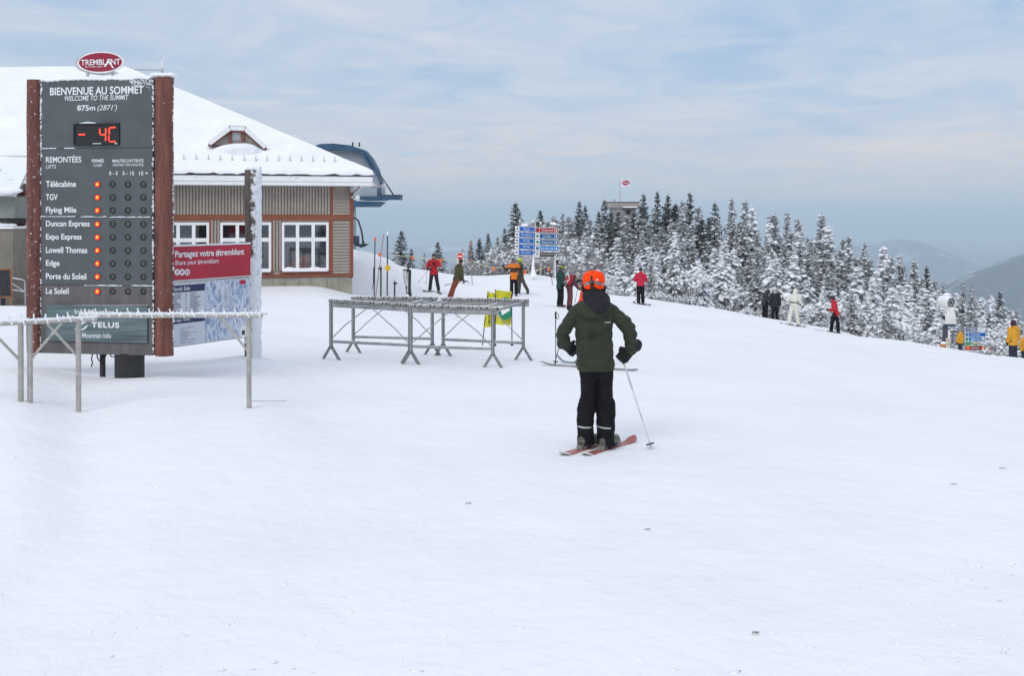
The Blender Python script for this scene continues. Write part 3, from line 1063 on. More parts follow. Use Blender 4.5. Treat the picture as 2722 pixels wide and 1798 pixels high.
# ------------------------------------------------------------------ kiosk and porch at the left edge
_k0 = P(40, V0, 25.0)
KF = Frame((_k0.x, 25.0, 0), R(6))
M_KIOSK = mat('grey_brown_panel', (0.20, 0.18, 0.15), 0.7, var=0.12, scale=2)
M_KGREEN = mat('grey_green_board', (0.20, 0.22, 0.20), 0.6, var=0.08)
M_OXBLOOD = mat('dark_red_post_paint', (0.11, 0.022, 0.026), 0.6, var=0.2)
kg = gz(_k0.x, 25.0)
kiosk = thing('kiosk', (KF.o.x, KF.o.y, kg), 'grey-brown ticket kiosk with a sloping snow-edged metal roof beside the lodge', 'kiosk', KF.yaw)
kz = lambda v, off=0: KF.hit(40, v, off)[1] - kg
kx = lambda u, off=0: KF.hit(u, 560, off)[0]
MB().add([(kx(-160), -0.5, kz(512)), (kx(64), -0.5, kz(517)), (kx(28), 1.3, kz(433) + 0.02), (kx(-160), 1.3, kz(433) + 0.02), (kx(-160), -0.5, kz(520)), (kx(64), -0.5, kz(524)), (kx(28), 1.3, kz(441)), (kx(-160), 1.3, kz(441))],
         [(0, 1, 2, 3), (7, 6, 5, 4), (0, 4, 5, 1), (1, 5, 6, 2)]).build('roof', mat('frosted_metal_roof', (0.42, 0.42, 0.43), 0.6, var=0.06, rime=(0.35, 2, (0, 0, 1))), kiosk)
sb = MB().ball((kx(-40), -0.42, kz(508)), (1.08, 0.2, 0.13), 18, 8).ball((kx(20), -0.45, kz(511)), (0.42, 0.18, 0.10), 14, 8)
link('snow_edge', remesh(sb, 0.03, 3, 0.02, 4), M_SNOWCAP, kiosk)
MB().span(kx(-160), kx(46), -0.2, 1.2, kz(580), kz(522)).build('upper_panel', M_KGREEN, kiosk)
MB().span(kx(-160), kx(29), -0.15, 1.0, kz(596), kz(580) - 0.004).build('counter_gap', M_BLACK, kiosk)
MB().span(kx(-160), kx(48), -0.35, 1.2, kz(608), kz(602)).build('counter', M_WHITE, kiosk)
sb = MB().ball((kx(-5), -0.1, kz(599)), (0.5, 0.28, 0.06), 18, 8).ball((kx(-90), -0.1, kz(599)), (0.8, 0.28, 0.06), 18, 8)
link('counter_snow', remesh(sb, 0.025, 3, 0.015, 5), M_SNOWCAP, kiosk)
MB().span(kx(-160), kx(47), -0.3, 1.2, -0.3, kz(608) - 0.004).build('lower_panel', M_KIOSK, kiosk)

pp = P(56, V0, 26.5)
post = thing('porch_post', (pp.x, 26.5, gz(pp.x, 26.5)), 'dark red timber porch post beside the grey-brown kiosk', 'post', R(8))
s_ = 26.5 / F
MB().span(-8.5 * s_, 8.5 * s_, -0.08, 0.08, -0.2, CZ - (520 - V0) * s_ - gz(pp.x, 26.5)).build('shaft', M_OXBLOOD, post)
MB().span(-11 * s_, 11 * s_, -0.11, 0.11, CZ - (519 - V0) * s_ - gz(pp.x, 26.5), CZ - (505 - V0) * s_ - gz(pp.x, 26.5)).build('capital', M_OXBLOOD, post)
MB().span(-10 * s_, 10 * s_, -0.10, 0.10, 0.0, 0.18).build('plinth', M_OXBLOOD, post)

pq = P(14, V0, 23.2)
cbz = gz(pq.x, 23.2)
chalk = thing('chalkboard', (pq.x, 23.2, cbz - 0.3), 'wood-framed black chalkboard easel standing before the kiosk', 'sign', R(10))
s_ = 23.2 / F
hz0, hz1 = CZ - (790 - V0) * s_ - cbz + 0.3, CZ - (715 - V0) * s_ - cbz + 0.3
M_OAK = mat('orange_pine', (0.28, 0.12, 0.05), 0.6, var=0.15, scale=8, stretch=(1, 1, 0.2))
lean = Matrix.Rotation(R(8), 3, 'X')
MB().box((0, 0.0, (hz0 + hz1) / 2), (30 * s_, 0.02, hz1 - hz0 - 0.02), lean).build('slate', M_BLACK, chalk)
fr = MB()
for sx in (-15.5, 15.5):
    fr.box((sx * s_, 0, (hz0 + hz1) / 2), (0.035, 0.035, hz1 - hz0 + 0.03), lean)
fr.box(lean @ Vector((0, 0, (hz1 - hz0) / 2)) + Vector((0, 0, (hz0 + hz1) / 2)), (31 * s_, 0.034, 0.035), lean)
fr.box(lean @ Vector((0, 0, -(hz1 - hz0) / 2)) + Vector((0, 0, (hz0 + hz1) / 2)), (31 * s_, 0.034, 0.035), lean)
fr.build('frame', M_OAK, chalk)
for sx in (-15.5, 15.5):
    MB().bar((sx * s_, -0.05, hz0 - 0.4), (sx * s_, -0.03, hz0), 0.03, 0.03).build('leg', M_OAK, chalk)

rq = P(48, V0, 24.4)
rl = thing('handrail', (rq.x, 24.4, gz(rq.x, 24.4) - 0.1), 'grey pipe handrail between the chalkboard and the welcome sign', 'railing')
s_ = 24.4 / F
def RQ(u, v, y=0.0):
    return ((u - 48) * s_, y, CZ - (v - V0) * s_ - rl.location.z)
MB().tube([RQ(14, 736), RQ(60, 744), RQ(66, 748), RQ(67, 812)], 0.018, 8).build('top_rail', M_STEEL, rl)
MB().tube([RQ(16, 768), RQ(66, 776)], 0.015, 8).build('mid_rail', M_STEEL, rl)
MB().tube([RQ(32, 754), RQ(66, 776)], 0.013, 8).build('brace', M_STEEL, rl)
MB().tube([RQ(8, 732), RQ(8, 825)], 0.05, 10).build('post', M_BLACK, rl)
# wooden porch deck the kiosk stands on
dk = MB().span(-14.5, -11.2, 23.6, 30.5, -0.9, gz(-12.5, 25.5) + 0.03)
tag(dk.build('porch_deck', mat('worn_deck', (0.16, 0.14, 0.12), 0.9, var=0.2, scale=3)), 'worn grey porch deck', kind='structure')

# ------------------------------------------------------------------ welcome sign
TFX = P(264, V0, 13.0).x
TF = Frame((TFX, 13.0, 0), R(-8.5))
tgz = gz(TFX, 13.0)
M_LOG = mat('red_stained_log', (0.150, 0.052, 0.036), 0.6, var=0.30, scale=5, stretch=(3, 3, 0.35), bump=0.25, bscale=25, rime=(0.25, 30, None))
M_LOGF = mat('red_stained_log_frosted', (0.145, 0.050, 0.037), 0.6, var=0.28, scale=5, stretch=(3, 3, 0.35), bump=0.25, bscale=25, rime=(0.31, 24, None))
M_PANEL = mat('charcoal_panel', (0.085, 0.094, 0.10), 0.55, var=0.10, scale=2.2, rime=(0.07, 60, None))
M_PANEL2 = mat('charcoal_panel_weathered', (0.115, 0.11, 0.108), 0.7, var=0.16, scale=2.8, stretch=(3, 1, 0.6), rime=(0.08, 50, None))
M_LETTER = mat('white_lettering', (0.78, 0.79, 0.80), 0.6, var=0.03)
M_TEAL = mat('teal_grained_board', (0.105, 0.145, 0.155), 0.6, var=0.30, scale=3, stretch=(0.5, 1, 9))
M_LED = mat('lit_red_lamp', (0.9, 0.05, 0.01), 0.4, emit=((1.0, 0.015, 0.003), 2.2))
M_LEDC = mat('lit_lamp_core', (1, 0.5, 0.05), 0.4, emit=((1.0, 0.20, 0.02), 1.6))
M_LENS = mat('unlit_lens', (0.085, 0.088, 0.07), 0.35, var=0.2, scale=20)
M_BEZEL = mat('black_bezel', (0.018, 0.018, 0.02), 0.4)
M_CRIMSON = mat('crimson_enamel', (0.27, 0.010, 0.035), 0.45, var=0.06)
M_PALE = mat('pale_grey_metal', (0.45, 0.45, 0.46), 0.6, rime=(0.4, 8, (0, 0, 1)))

totem = thing('welcome_sign', (TF.o.x, TF.o.y, tgz), 'tall grey welcome sign with red log posts, lit lift lamps and an oval crest', 'sign', TF.yaw)


class SubF:
    """frame whose z is measured from the thing's base"""
    def __init__(s, fr, base): s.f, s.b = fr, base
    def hit(s, u, v, off=0.0):
        x, z = s.f.hit(u, v, off); return x, z - s.b
    def rect(s, u0, u1, v0, v1, y=0.0):
        a = s.f.rect(u0, u1, v0, v1, y); return a[0], a[1], a[2] - s.b, a[3] - s.b
    def text(s, parent, t, u0, u1, v0, v1, y, mat_, **k):
        a, b_, z0, z1 = s.rect(u0, u1, v0, v1, y)
        return text(parent, t, a, b_, z0, z1, y, mat_, **k)


S = SubF(TF, tgz)
# posts: rounded half logs
for (u0, u1, vt, vb, m_) in ((69, 107, 212, 938, M_LOGF), (409, 455, 207, 947, M_LOG)):
    a, b_, z0, z1 = S.rect(u0, u1, vt, vb, -0.05)
    cxp, rr = (a + b_) / 2, (b_ - a) / 2
    rings = []
    for zz_ in np.linspace(z0, z1, 15):
        ring = []
        wob = 0.004 * math.sin(zz_ * 7 + u0)
        for k in range(20):
            an_ = 2 * math.pi * k / 20
            ring.append((cxp + wob + rr * math.cos(an_) * (1 + 0.012 * math.sin(zz_ * 5 + k)), -0.005 + 0.105 * math.sin(an_), zz_))
        rings.append(ring)
    MB().loft(rings).build('log_post', m_, totem, smooth=False)
# back box and the four face panels
a, b_, z0, z1 = S.rect(106, 409, 214, 941)
MB().span(a, b_, 0.0, 0.16, z0, z1).build('back_box', M_PANEL2, totem)
cuts = [211, 394.2, 576, 758.8, 942]
for i in range(4):
    a, b_, z0, z1 = S.rect(105, 408.5, cuts[i] + 0.6, cuts[i + 1] - 0.6)
    MB().span(a, b_, -0.032, 0.0, z0, z1).build('face_panel', M_PANEL2 if i == 3 else M_PANEL, totem)
sr = MB()                                            # snow caught in the joints
for (u0, u1, v) in ((106, 150, 394.5), (172, 200, 394), (110, 200, 575.5), (215, 285, 576), (225, 325, 759), (350, 410, 759.5), (292, 400, 577)):
    n = 12
    a, b_, _, z1 = S.rect(u0, u1, v, v, -0.033)
    rs = random.Random(u0)
    sr.prism([(a, z1 - 0.006), (b_, z1 - 0.006)] + [(b_ + (a - b_) * k / n, z1 + rs.uniform(-0.002, 0.009)) for k in range(n + 1)], -0.045, -0.033)
sr.build('joint_rime', M_RIME, totem, kind='stuff')
# ragged frost along the inside edges of the posts
def rime_strip(u, v0, v1, wid, seed, y=-0.036):
    rs = random.Random(seed)
    mb = MB()
    for k in range(150):
        v = rs.uniform(v0, v1)
        x, z = S.hit(u + abs(rs.gauss(0, wid)) * (1 if wid > 0 else -1), v, y)
        r_ = rs.uniform(0.004, 0.014)
        mb.ball((x, y, z), (r_, r_ * 0.8, r_ * rs.uniform(0.8, 2.2)), 5, 4)
    mb.build('edge_rime', M_RIME, totem, kind='stuff')
rime_strip(105, 214, 936, 1.8, 1)
rime_strip(105, 214, 420, 3.0, 5)
rime_strip(408, 210, 940, -1.2, 2)
rime_strip(458, 225, 930, 1.6, 3, 0.0)
rs = random.Random(8)
mb = MB()
for k in range(150):
    x, z = S.hit(rs.uniform(345, 407), 212 + abs(rs.gauss(0, 9)), -0.036)
    mb.ball((x, -0.036, z), rs.uniform(0.003, 0.010), 5, 4)
mb.build('corner_rime', M_RIME, totem, kind='stuff')
# snow on top
sb = MB()
a, b_, _, z1 = S.rect(102, 452, 206, 208)
for k in range(26):
    f = k / 25
    sb.ball((a + (b_ - a) * f, 0.05, z1 - 0.02 + rs.uniform(-0.006, 0.012) + (0.03 if f > 0.86 else 0)), (0.07, 0.11, 0.042), 10, 6)
link('cap_snow', remesh(sb, 0.014, 2), M_SNOWCAP, totem)

# lettering
Y = -0.0335
TX = lambda *a_, **k: S.text(totem, *a_, Y, M_LETTER, **k)
TX('BIENVENUE AU SOMMET', 133, 381.5, 230, 251, bold=0.018)
TX('WELCOME TO THE SUMMIT', 172, 342, 253, 266.5, shear=0.25, bold=0.004)
TX('875m', 205, 253, 279, 294, bold=0.012)
TX("(2871')", 259, 311, 278, 297, shear=0.25)
TX('REMONTÉES', 122, 216, 412.5, 432, bold=0.014)
TX('LIFTS', 122, 149.5, 437.5, 448, shear=0.25)
TX('FERMÉE', 244, 276, 421, 431.5, bold=0.01)
TX('CLOSED', 248, 272, 435.5, 442.5, shear=0.25)
TX("MINUTES D'ATTENTE", 299, 381.5, 423, 431.5, bold=0.01)
TX('WAITING TIME (MINUTES)', 300, 381.5, 435, 443.5, shear=0.25)
TX('0 - 5', 290, 312.5, 455.5, 465.5, bold=0.012)
TX('5 - 15', 326, 356.5, 455.5, 465.5, bold=0.012)
TX('15 +', 370, 393.5, 455.5, 465.5, bold=0.012)
ROWS = [('Télécabine', 490, 202, 0, 0), ('TGV', 525, 153, 0, 0), ('Flying Mile', 559.5, 203, 0, 1), ('Duncan Express', 596, 238.5, 0, 1), ('Expo Express', 631, 217, 0, 1),
        ('Lowell Thomas', 666, 232, 0, 0), ('Edge', 701, 158.5, 0, 1), ('Porte du Soleil', 736, 229.5, 0, 0), ('Le Soleil', 775, 182.5, 0, 0)]
for (nm, v, ue, _a, desc) in ROWS:
    TX(nm, 122, ue, v - 9.2, v + 7 + (3.6 if desc else 0), bold=0.018)
for i, (nm, v, ue, _a, desc) in enumerate(ROWS):
    for j, uc in enumerate((260, 299.5, 340, 381)):
        x, z = S.hit(uc, v, Y)
        r_ = 8.3 * 13 / F
        rg = []
        for (rad, yy) in ((r_ * 1.0, -0.033), (r_ * 1.0, -0.042), (r_ * 0.74, -0.042), (r_ * 0.72, -0.035)):
            rg.append([(x + rad * math.cos(2 * math.pi * k / 16), yy, z + rad * math.sin(2 * math.pi * k / 16)) for k in range(16)])
        lamp = MB().loft(rg, cap=False).build('lamp', M_BEZEL, totem)
        def dome(rad, y0, y1):
            rr_ = [[(x + rad * c_ * math.cos(2 * math.pi * k / 14), y0 + (y1 - y0) * s2, z + rad * c_ * math.sin(2 * math.pi * k / 14)) for k in range(14)] for c_, s2 in ((1, 0), (0.8, 0.6), (0.4, 0.95))]
            return MB().loft(rr_)
        if j == 0:
            dome(r_ * 0.95, -0.036, -0.050).build('lens', M_LED, lamp, smooth=True)
            dome(r_ * 0.42, -0.0505, -0.054).build('glow_core', M_LEDC, lamp, smooth=True)
        else:
            dome(r_ * 0.74, -0.034, -0.040).build('lens', M_LENS, lamp, smooth=True)

# temperature display
a, b_, z0, z1 = S.rect(197, 318.5, 328, 386, -0.033)
disp = MB().span(a, b_, -0.040, -0.0325, z0, z1).build('display', M_BEZEL, totem)
fr = MB()
fr.span(a, b_, -0.052, -0.0405, z1 - 0.02, z1).span(a, b_, -0.052, -0.0405, z0, z0 + 0.012).span(a, a + 0.016, -0.052, -0.0405, z0 + 0.012, z1 - 0.02).span(b_ - 0.016, b_, -0.052, -0.0405, z0 + 0.012, z1 - 0.02)
fr.build('bezel', mat('display_bezel', (0.012, 0.016, 0.022), 0.35), disp)
def seg(u0, v0, u1, v1):
    p0, p1 = S.hit(u0, v0, -0.043), S.hit(u1, v1, -0.043)
    d = Vector((p1[0] - p0[0], 0, p1[1] - p0[1]))
    n = max(int(round(d.length / 0.016)), 2)
    mb_ = MB()
    for k in range(n):
        f = (k + 0.5) / n
        mb_.ball((p0[0] + d.x * f, -0.043, p0[1] + d.z * f), (0.0095, 0.004, 0.0095), 8, 6)
    mb_.build('segment', mat('display_red', (0.9, 0.05, 0.02), 0.4, emit=((1, 0.045, 0.02), 2.0)), disp, kind='stuff')
for sg in ((209, 357.5, 226, 357.5), (265, 342, 265.5, 356), (267, 358, 281, 358), (281, 341, 281, 356), (281, 360, 280.5, 374),
           (291, 339, 307, 338), (290.5, 341, 290, 356), (289.5, 360, 289, 374), (291, 376.5, 307, 376)):
    seg(*sg)
for (u0, u1, v0, v1) in ((246, 268, 380.5, 382.5), (305, 311, 379.5, 383.5)):
    a, b_, z0, z1 = S.rect(u0, u1, v0, v1, -0.041)
    MB().span(a, b_, -0.0415, -0.0402, z0, z1).build('maker_plate', M_LETTER, disp)
mb = MB()
for k in range(16):
    x, z = S.hit(214 + k * 2.6, 327.5 - 1.5 * math.sin(k / 16 * math.pi), -0.045)
    mb.ball((x, -0.045, z), (0.02, 0.012, 0.009 * (0.4 + math.sin(k / 16 * math.pi))), 6, 4)
mb.build('ledge_rime', M_RIME, disp, kind='stuff')

# sponsor board
a, b_, z0, z1 = S.rect(124, 392.5, 812.5, 909.5, -0.05)
spon = MB().span(a, b_, -0.062, -0.033, z0, z1).build('sponsor_board', M_TEAL, totem, bevel=0.004)
Y2 = -0.0635
for sh, m_ in ((0.0, M_LETTER),):
    S.text(spon, 'Info Montagne', 198.5, 314, 823, 840, Y2, m_, bold=0.004)
    S.text(spon, 'TELUS', 243, 317, 857, 872, Y2, m_, bold=0.03, spacing=1.1)
    S.text(spon, 'Mountain Info', 218.5, 295.5, 886, 899, Y2, m_, bold=0.006)
sw = MB()
for pts in ([(196, 878), (206, 864), (222, 856), (231, 857), (222, 860), (210, 867)], [(203, 879), (218, 875), (228, 868), (235, 864), (228, 874), (214, 880)]):
    pl = [S.hit(u_, v_, Y2) for u_, v_ in pts]
    sw.add([(x, Y2, z) for x, z in pl], [tuple(range(len(pl)))])
sw.build('swoosh', M_LETTER, spon)
mb = MB()
for k in range(40):
    x, z = S.hit(124 + k * 6.8, 812.3, -0.06)
    mb.ball((x, -0.05, z), (0.02, 0.012, 0.004), 6, 4)
mb.build('ledge_rime', M_RIME, spon, kind='stuff')

# oval crest, two-sided, on two struts
def oval(cu, cv, ru, rv, y0, y1, m_, parent, name, n=40):
    x, z = S.hit(cu, cv, y0)
    ax, az_ = ru * 13 / F, rv * 13 / F
    poly = [(x + ax * math.cos(2 * math.pi * k / n), z + az_ * math.sin(2 * math.pi * k / n)) for k in range(n)]
    return MB().prism(poly, y0, y1).build(name, m_, parent)
crest = oval(266.5, 165, 65.2, 28.2, -0.03, 0.01, mat('crest_white', (0.8, 0.8, 0.78), 0.5), totem, 'crest')
oval(266.5, 165, 61.3, 25.0, -0.034, -0.0302, M_CRIMSON, crest, 'crest_face')
oval(257.5, 167, 65, 29.5, 0.30, 0.34, M_PALE, crest, 'rear_plate')
S.text(crest, 'TREMBLANT', 215, 319.5, 157, 172, -0.036, M_LETTER, bold=0.012)
lt = MB()
for pts in ([(276, 177), (291, 156), (295, 156), (281, 177)], [(285, 156), (289, 156), (300, 176), (304, 180), (298, 180)]):
    pl = [S.hit(u_, v_, -0.037) for u_, v_ in pts]
    lt.add([(x, -0.037, z) for x, z in pl], [tuple(range(len(pl)))])
lt.build('crest_strokes', M_LETTER, crest)
S.text(crest, 'Mont-Tremblant, Québec', 226, 272.5, 174, 179.5, -0.036, M_LETTER)
for uu in (232, 298):
    for y in (0.0, 0.3):
        a, b_, z0, z1 = S.rect(uu - 3, uu + 3, 185, 210, y)
        MB().span(a, b_, y - 0.005, y + 0.02, z0, z1).build('strut', M_PALE, totem)
sb = MB()
for k in range(9):
    x, z = S.hit(236 + k * 8, 195 + abs(k - 4) * -0.8, 0.1)
    sb.ball((x, 0.12, z), (0.05, 0.12, 0.02), 8, 6)
link('crest_snow', remesh(sb, 0.014, 2), M_SNOWCAP, totem)

# foot, conduit and cables
a, b_, z0, z1 = S.rect(305, 380, 944, 1004, 0.08)
rings = []
for zz_ in (-0.5, z1 + 0.03):
    rings.append([((a + b_) / 2 + (b_ - a) / 2 * math.cos(2 * math.pi * k / 28), 0.10 + 0.14 * math.sin(2 * math.pi * k / 28), zz_) for k in range(28)])
MB().loft(rings).build('foot', mat('black_foot', (0.022, 0.022, 0.023), 0.5, var=0.2), totem, smooth=False)
a, b_, z0, z1 = S.rect(263, 279, 942, 1004, 0.1)
MB().tube([(a + 0.045, 0.12, -0.4), (a + 0.04, 0.12, z1)], 0.037, 10).build('conduit', M_BLACK, totem)
for pts in ([(258, 942), (259, 952), (266, 962), (276, 957), (283, 942)], [(292, 942), (297, 950), (304, 948)], [(246, 942), (243, 955), (246, 965), (242, 976)]):
    MB().tube([(S.hit(u_, v_, 0.06)[0], 0.06, S.hit(u_, v_, 0.06)[1]) for u_, v_ in pts], 0.008, 6).build('cable', M_BLACK, totem)

# ------------------------------------------------------------------ trail-map board on its weathered post
pa = P(462, V0, 14.2); pb = P(664, V0, 15.4)
myaw = math.atan2(pb.y - pa.y, pb.x - pa.x)
mgz = gz(pb.x, pb.y)
MF = Frame((pb.x, pb.y, 0), myaw)
MS = SubF(MF, mgz)
board = thing('map_board', (pb.x, pb.y, mgz), 'red share banner and trail map panel fixed to a rime-covered log post', 'sign', myaw)
M_BANNER = mat('red_banner', (0.43, 0.022, 0.045), 0.5, var=0.12, scale=1.8, rime=(0.10, 22, None))
M_ALU = mat('board_frame', (0.55, 0.56, 0.58), 0.5, var=0.06)
xl = -1.85
def mq(u, v, y=0.0): return MS.hit(u, v, y)
zt_, zb_ = mq(664, 649)[1], mq(664, 732)[1]
MB().span(xl, 0.0, -0.015, 0.015, zb_, zt_).build('banner', M_BANNER, board)
MB().span(xl, 0.006, -0.018, 0.018, zt_, zt_ + 0.025).build('banner_rim', M_RIME, board)
MB().span(xl, 0.006, -0.018, 0.018, zb_ - 0.02, zb_).build('banner_rail', M_ALU, board)
MS.text(board, 'Partagez votre #tremblant', 465.5, 649, 664, 686, -0.0165, M_LETTER, bold=0.022)
MS.text(board, 'Share your #tremblant', 465.5, 582, 690, 706, -0.0165, M_LETTER, bold=0.004)
for uu in (471, 484, 498):
    x, z = mq(uu, 724, -0.0165)
    r_ = 0.046
    MB().add([(x + r_ * math.cos(2 * math.pi * k / 18), -0.0165, z + r_ * math.sin(2 * math.pi * k / 18)) for k in range(18)], [tuple(range(18))]).build('icon_disc', M_LETTER, board)
    if uu == 471:
        text(board, 'f', x - 0.014, x + 0.016, z - 0.03, z + 0.03, -0.0185, M_BANNER, bold=0.03, name='icon_mark')
    elif uu == 484:
        MB().add([(x - 0.028, -0.0185, z + 0.018), (x - 0.018, -0.0185, z - 0.016), (x + 0.006, -0.0185, z - 0.018), (x + 0.02, -0.0185, z + 0.002), (x + 0.028, -0.0185, z + 0.016), (x + 0.008, -0.0185, z + 0.018), (x, -0.0185, z + 0.006)], [(0, 1, 2, 6), (6, 2, 3, 5), (3, 4, 5)]).build('icon_mark', M_BANNER, board)
    else:
        MB().add([(x - 0.024, -0.0185, z - 0.022), (x + 0.024, -0.0185, z - 0.022), (x + 0.024, -0.0185, z + 0.022), (x - 0.024, -0.0185, z + 0.022)], [(0, 1, 2, 3)]).build('icon_mark', M_BANNER, board)
        MB().add([(x + 0.013 * math.cos(2 * math.pi * k / 12), -0.0195, z + 0.013 * math.sin(2 * math.pi * k / 12)) for k in range(12)], [tuple(range(12))]).build('icon_mark', M_LETTER, board)

# map artwork: ridged blue-grey mountain with white runs
m, t, b = newmat('trail_map_print')
tcn = t.nodes.new('ShaderNodeTexCoord')
mp = t.nodes.new('ShaderNodeMapping'); mp.inputs['Scale'].default_value = (3.0, 1, 1.1)
t.links.new(tcn.outputs['Object'], mp.inputs[0])
n1 = _noise(t, mp.outputs[0], 2.2, 7, 0.62, 1.6)
n2 = _noise(t, tcn.outputs['Object'], 9.0, 5, 0.6, 0.4)
sx_ = t.nodes.new('ShaderNodeSeparateXYZ'); t.links.new(tcn.outputs['Object'], sx_.inputs[0])
base = _ramp(t, n2, [(0.3, (0.16, 0.21, 0.36)), (0.55, (0.30, 0.38, 0.55)), (0.75, (0.50, 0.55, 0.68))])
runs = _ramp(t, n1, [(0.44, (0, 0, 0)), (0.49, (1, 1, 1)), (0.53, (1, 1, 1)), (0.58, (0, 0, 0))])
c = _mix(t, _math(t, 'MULTIPLY', runs, 0.75), base, (0.72, 0.76, 0.82))
t.links.new(c, b.inputs['Base Color']); b.inputs['Roughness'].default_value = 0.5
M_MAPART = m
M_MAPPAPER = mat('map_paper', (0.60, 0.64, 0.70), 0.5, var=0.03)
M_NAVYINK = mat('navy_ink', (0.025, 0.03, 0.10), 0.5)
M_GREYINK = mat('grey_ink', (0.22, 0.24, 0.30), 0.6)
mt, mbt = mq(660, 738)[1], mq(660, 897)[1]
MB().span(xl, -0.004, -0.012, 0.012, mbt, mt).build('map_panel', M_ALU, board, bevel=0.003)
xs0 = mq(544, 820)[0]
art = MB().span(xs0, -0.03, -0.016, -0.0125, mbt + 0.02, mt - 0.02).build('map_picture', M_MAPART, board)
sid = MB().span(xl + 0.02, xs0 - 0.004, -0.016, -0.0125, mbt + 0.02, mt - 0.02).build('map_index', M_MAPPAPER, board)
hH = (mt - mbt)
for f0, f1, s1 in ((0.045, 0.155, 'Versant nord / North Side'), (0.545, 0.64, 'Versant Edge / Edge Side')):
    zt2, zb2 = mt - hH * f0, mt - hH * f1
    MB().span(xl + 0.02, xs0 - 0.01, -0.0175, -0.0162, zb2, zt2).build('index_bar', M_NAVYINK, sid)
    text(sid, s1, xs0 - 1.02, xs0 - 0.28, zb2 + 0.022, zt2 - 0.02, -0.0185, M_LETTER, bold=0.01)
rs = random.Random(4)
ln = MB()
for colx in (-0.98, -0.70, -0.62, -0.36, -0.28):
    for k in range(15):
        z = mt - hH * (0.19 + 0.023 * k)
        wd_ = rs.uniform(0.08, 0.2) if colx in (-0.98, -0.62, -0.28) else 0.02
        ln.add([(xs0 + colx, -0.0172, z), (xs0 + colx + wd_, -0.0172, z), (xs0 + colx + wd_, -0.0172, z + 0.012), (xs0 + colx, -0.0172, z + 0.012)], [(0, 1, 2, 3)])
for k in range(12):
    for colx in (-0.96, -0.45):
        z = mt - hH * (0.72 + 0.021 * k)
        wd_ = rs.uniform(0.03, 0.3)
        ln.add([(xs0 + colx, -0.0172, z), (xs0 + colx + wd_, -0.0172, z), (xs0 + colx + wd_, -0.0172, z + 0.008), (xs0 + colx, -0.0172, z + 0.008)], [(0, 1, 2, 3)])
ln.build('index_lines', M_GREYINK, sid, kind='stuff')
# ski runs fanning down from the peak, printed on the map
rn = MB()
def ribbon(pts, wdt, y):
    for (x0, z0), (x1, z1) in zip(pts, pts[1:]):
        d = Vector((x1 - x0, 0, z1 - z0)); n_ = Vector((-d.z, 0, d.x)).normalized() * wdt
        rn.add([(x0 - n_.x, y, z0 - n_.z), (x0 + n_.x, y, z0 + n_.z), (x1 + n_.x, y, z1 + n_.z), (x1 - n_.x, y, z1 - n_.z)], [(0, 1, 2, 3)])
pk = (xs0 * 0.52, mt - hH * 0.10)
for k in range(17):
    x0, z0 = pk[0] + rs.uniform(-0.05, 0.05), pk[1] - rs.uniform(0, 0.05)
    tgt = (xs0 * (0.02 + 0.96 * ((k + 0.5) / 17)), mt - hH * rs.uniform(0.55, 0.95))
    pts = []
    for j in range(7):
        f = j / 6
        pts.append((x0 + (tgt[0] - x0) * f ** 1.3 * 0.86 + 0.02 * math.sin(f * 9 + k), z0 + (tgt[1] - z0) * f))
    ribbon(pts, rs.uniform(0.004, 0.011), -0.0172)
rn.build('printed_runs', mat('run_white', (0.68, 0.72, 0.80), 0.5), art, kind='stuff')
x, z = mq(645, 750, -0.017)
MB().add([(x + 0.07 * math.cos(2 * math.pi * k / 20), -0.0175, z + 0.035 * math.sin(2 * math.pi * k / 20)) for k in range(20)], [tuple(range(20))]).build('printed_crest', M_BANNER, art)
x, z = mq(647, 882, -0.017)
MB().add([(x + 0.08 * math.cos(2 * math.pi * k / 20), -0.0175, z + 0.10 * math.sin(2 * math.pi * k / 20)) for k in range(20)], [tuple(range(20))]).build('sticker', M_LETTER, art)
MB().add([(x - 0.03, -0.0185, z - 0.045), (x + 0.03, -0.0185, z - 0.045), (x + 0.03, -0.0185, z + 0.02), (x - 0.03, -0.0185, z + 0.02)], [(0, 1, 2, 3)]).build('sticker_mark', M_BLACK, art)
# the post
pw = P(671, V0, 15.72)
M_POST = mat('weathered_log', (0.115, 0.095, 0.085), 0.9, var=0.3, scale=6, stretch=(4, 4, 0.5), bump=0.5, bscale=18, rime=(0.30, 14, (0.9, -0.25, 0.1)))
pl = Vector((pw.x, pw.y, gz(pw.x, pw.y))) - board.location
rot = Matrix.Rotation(-myaw, 3, 'Z')
pl = rot @ pl
ztop = CZ - (452 - V0) / F * pw.y - mgz
rings = []
for k in range(19):
    z = -0.6 + (ztop + 0.6) * k / 18
    rad = 0.115 + 0.006 * math.sin(z * 3)
    rings.append([(pl.x + rad * math.cos(2 * math.pi * j / 18) * (1 + 0.03 * math.sin(z * 2 + j * 2)), pl.y + rad * math.sin(2 * math.pi * j / 18), z) for j in range(18)])
MB().loft(rings).build('log_post', M_POST, board, smooth=True)
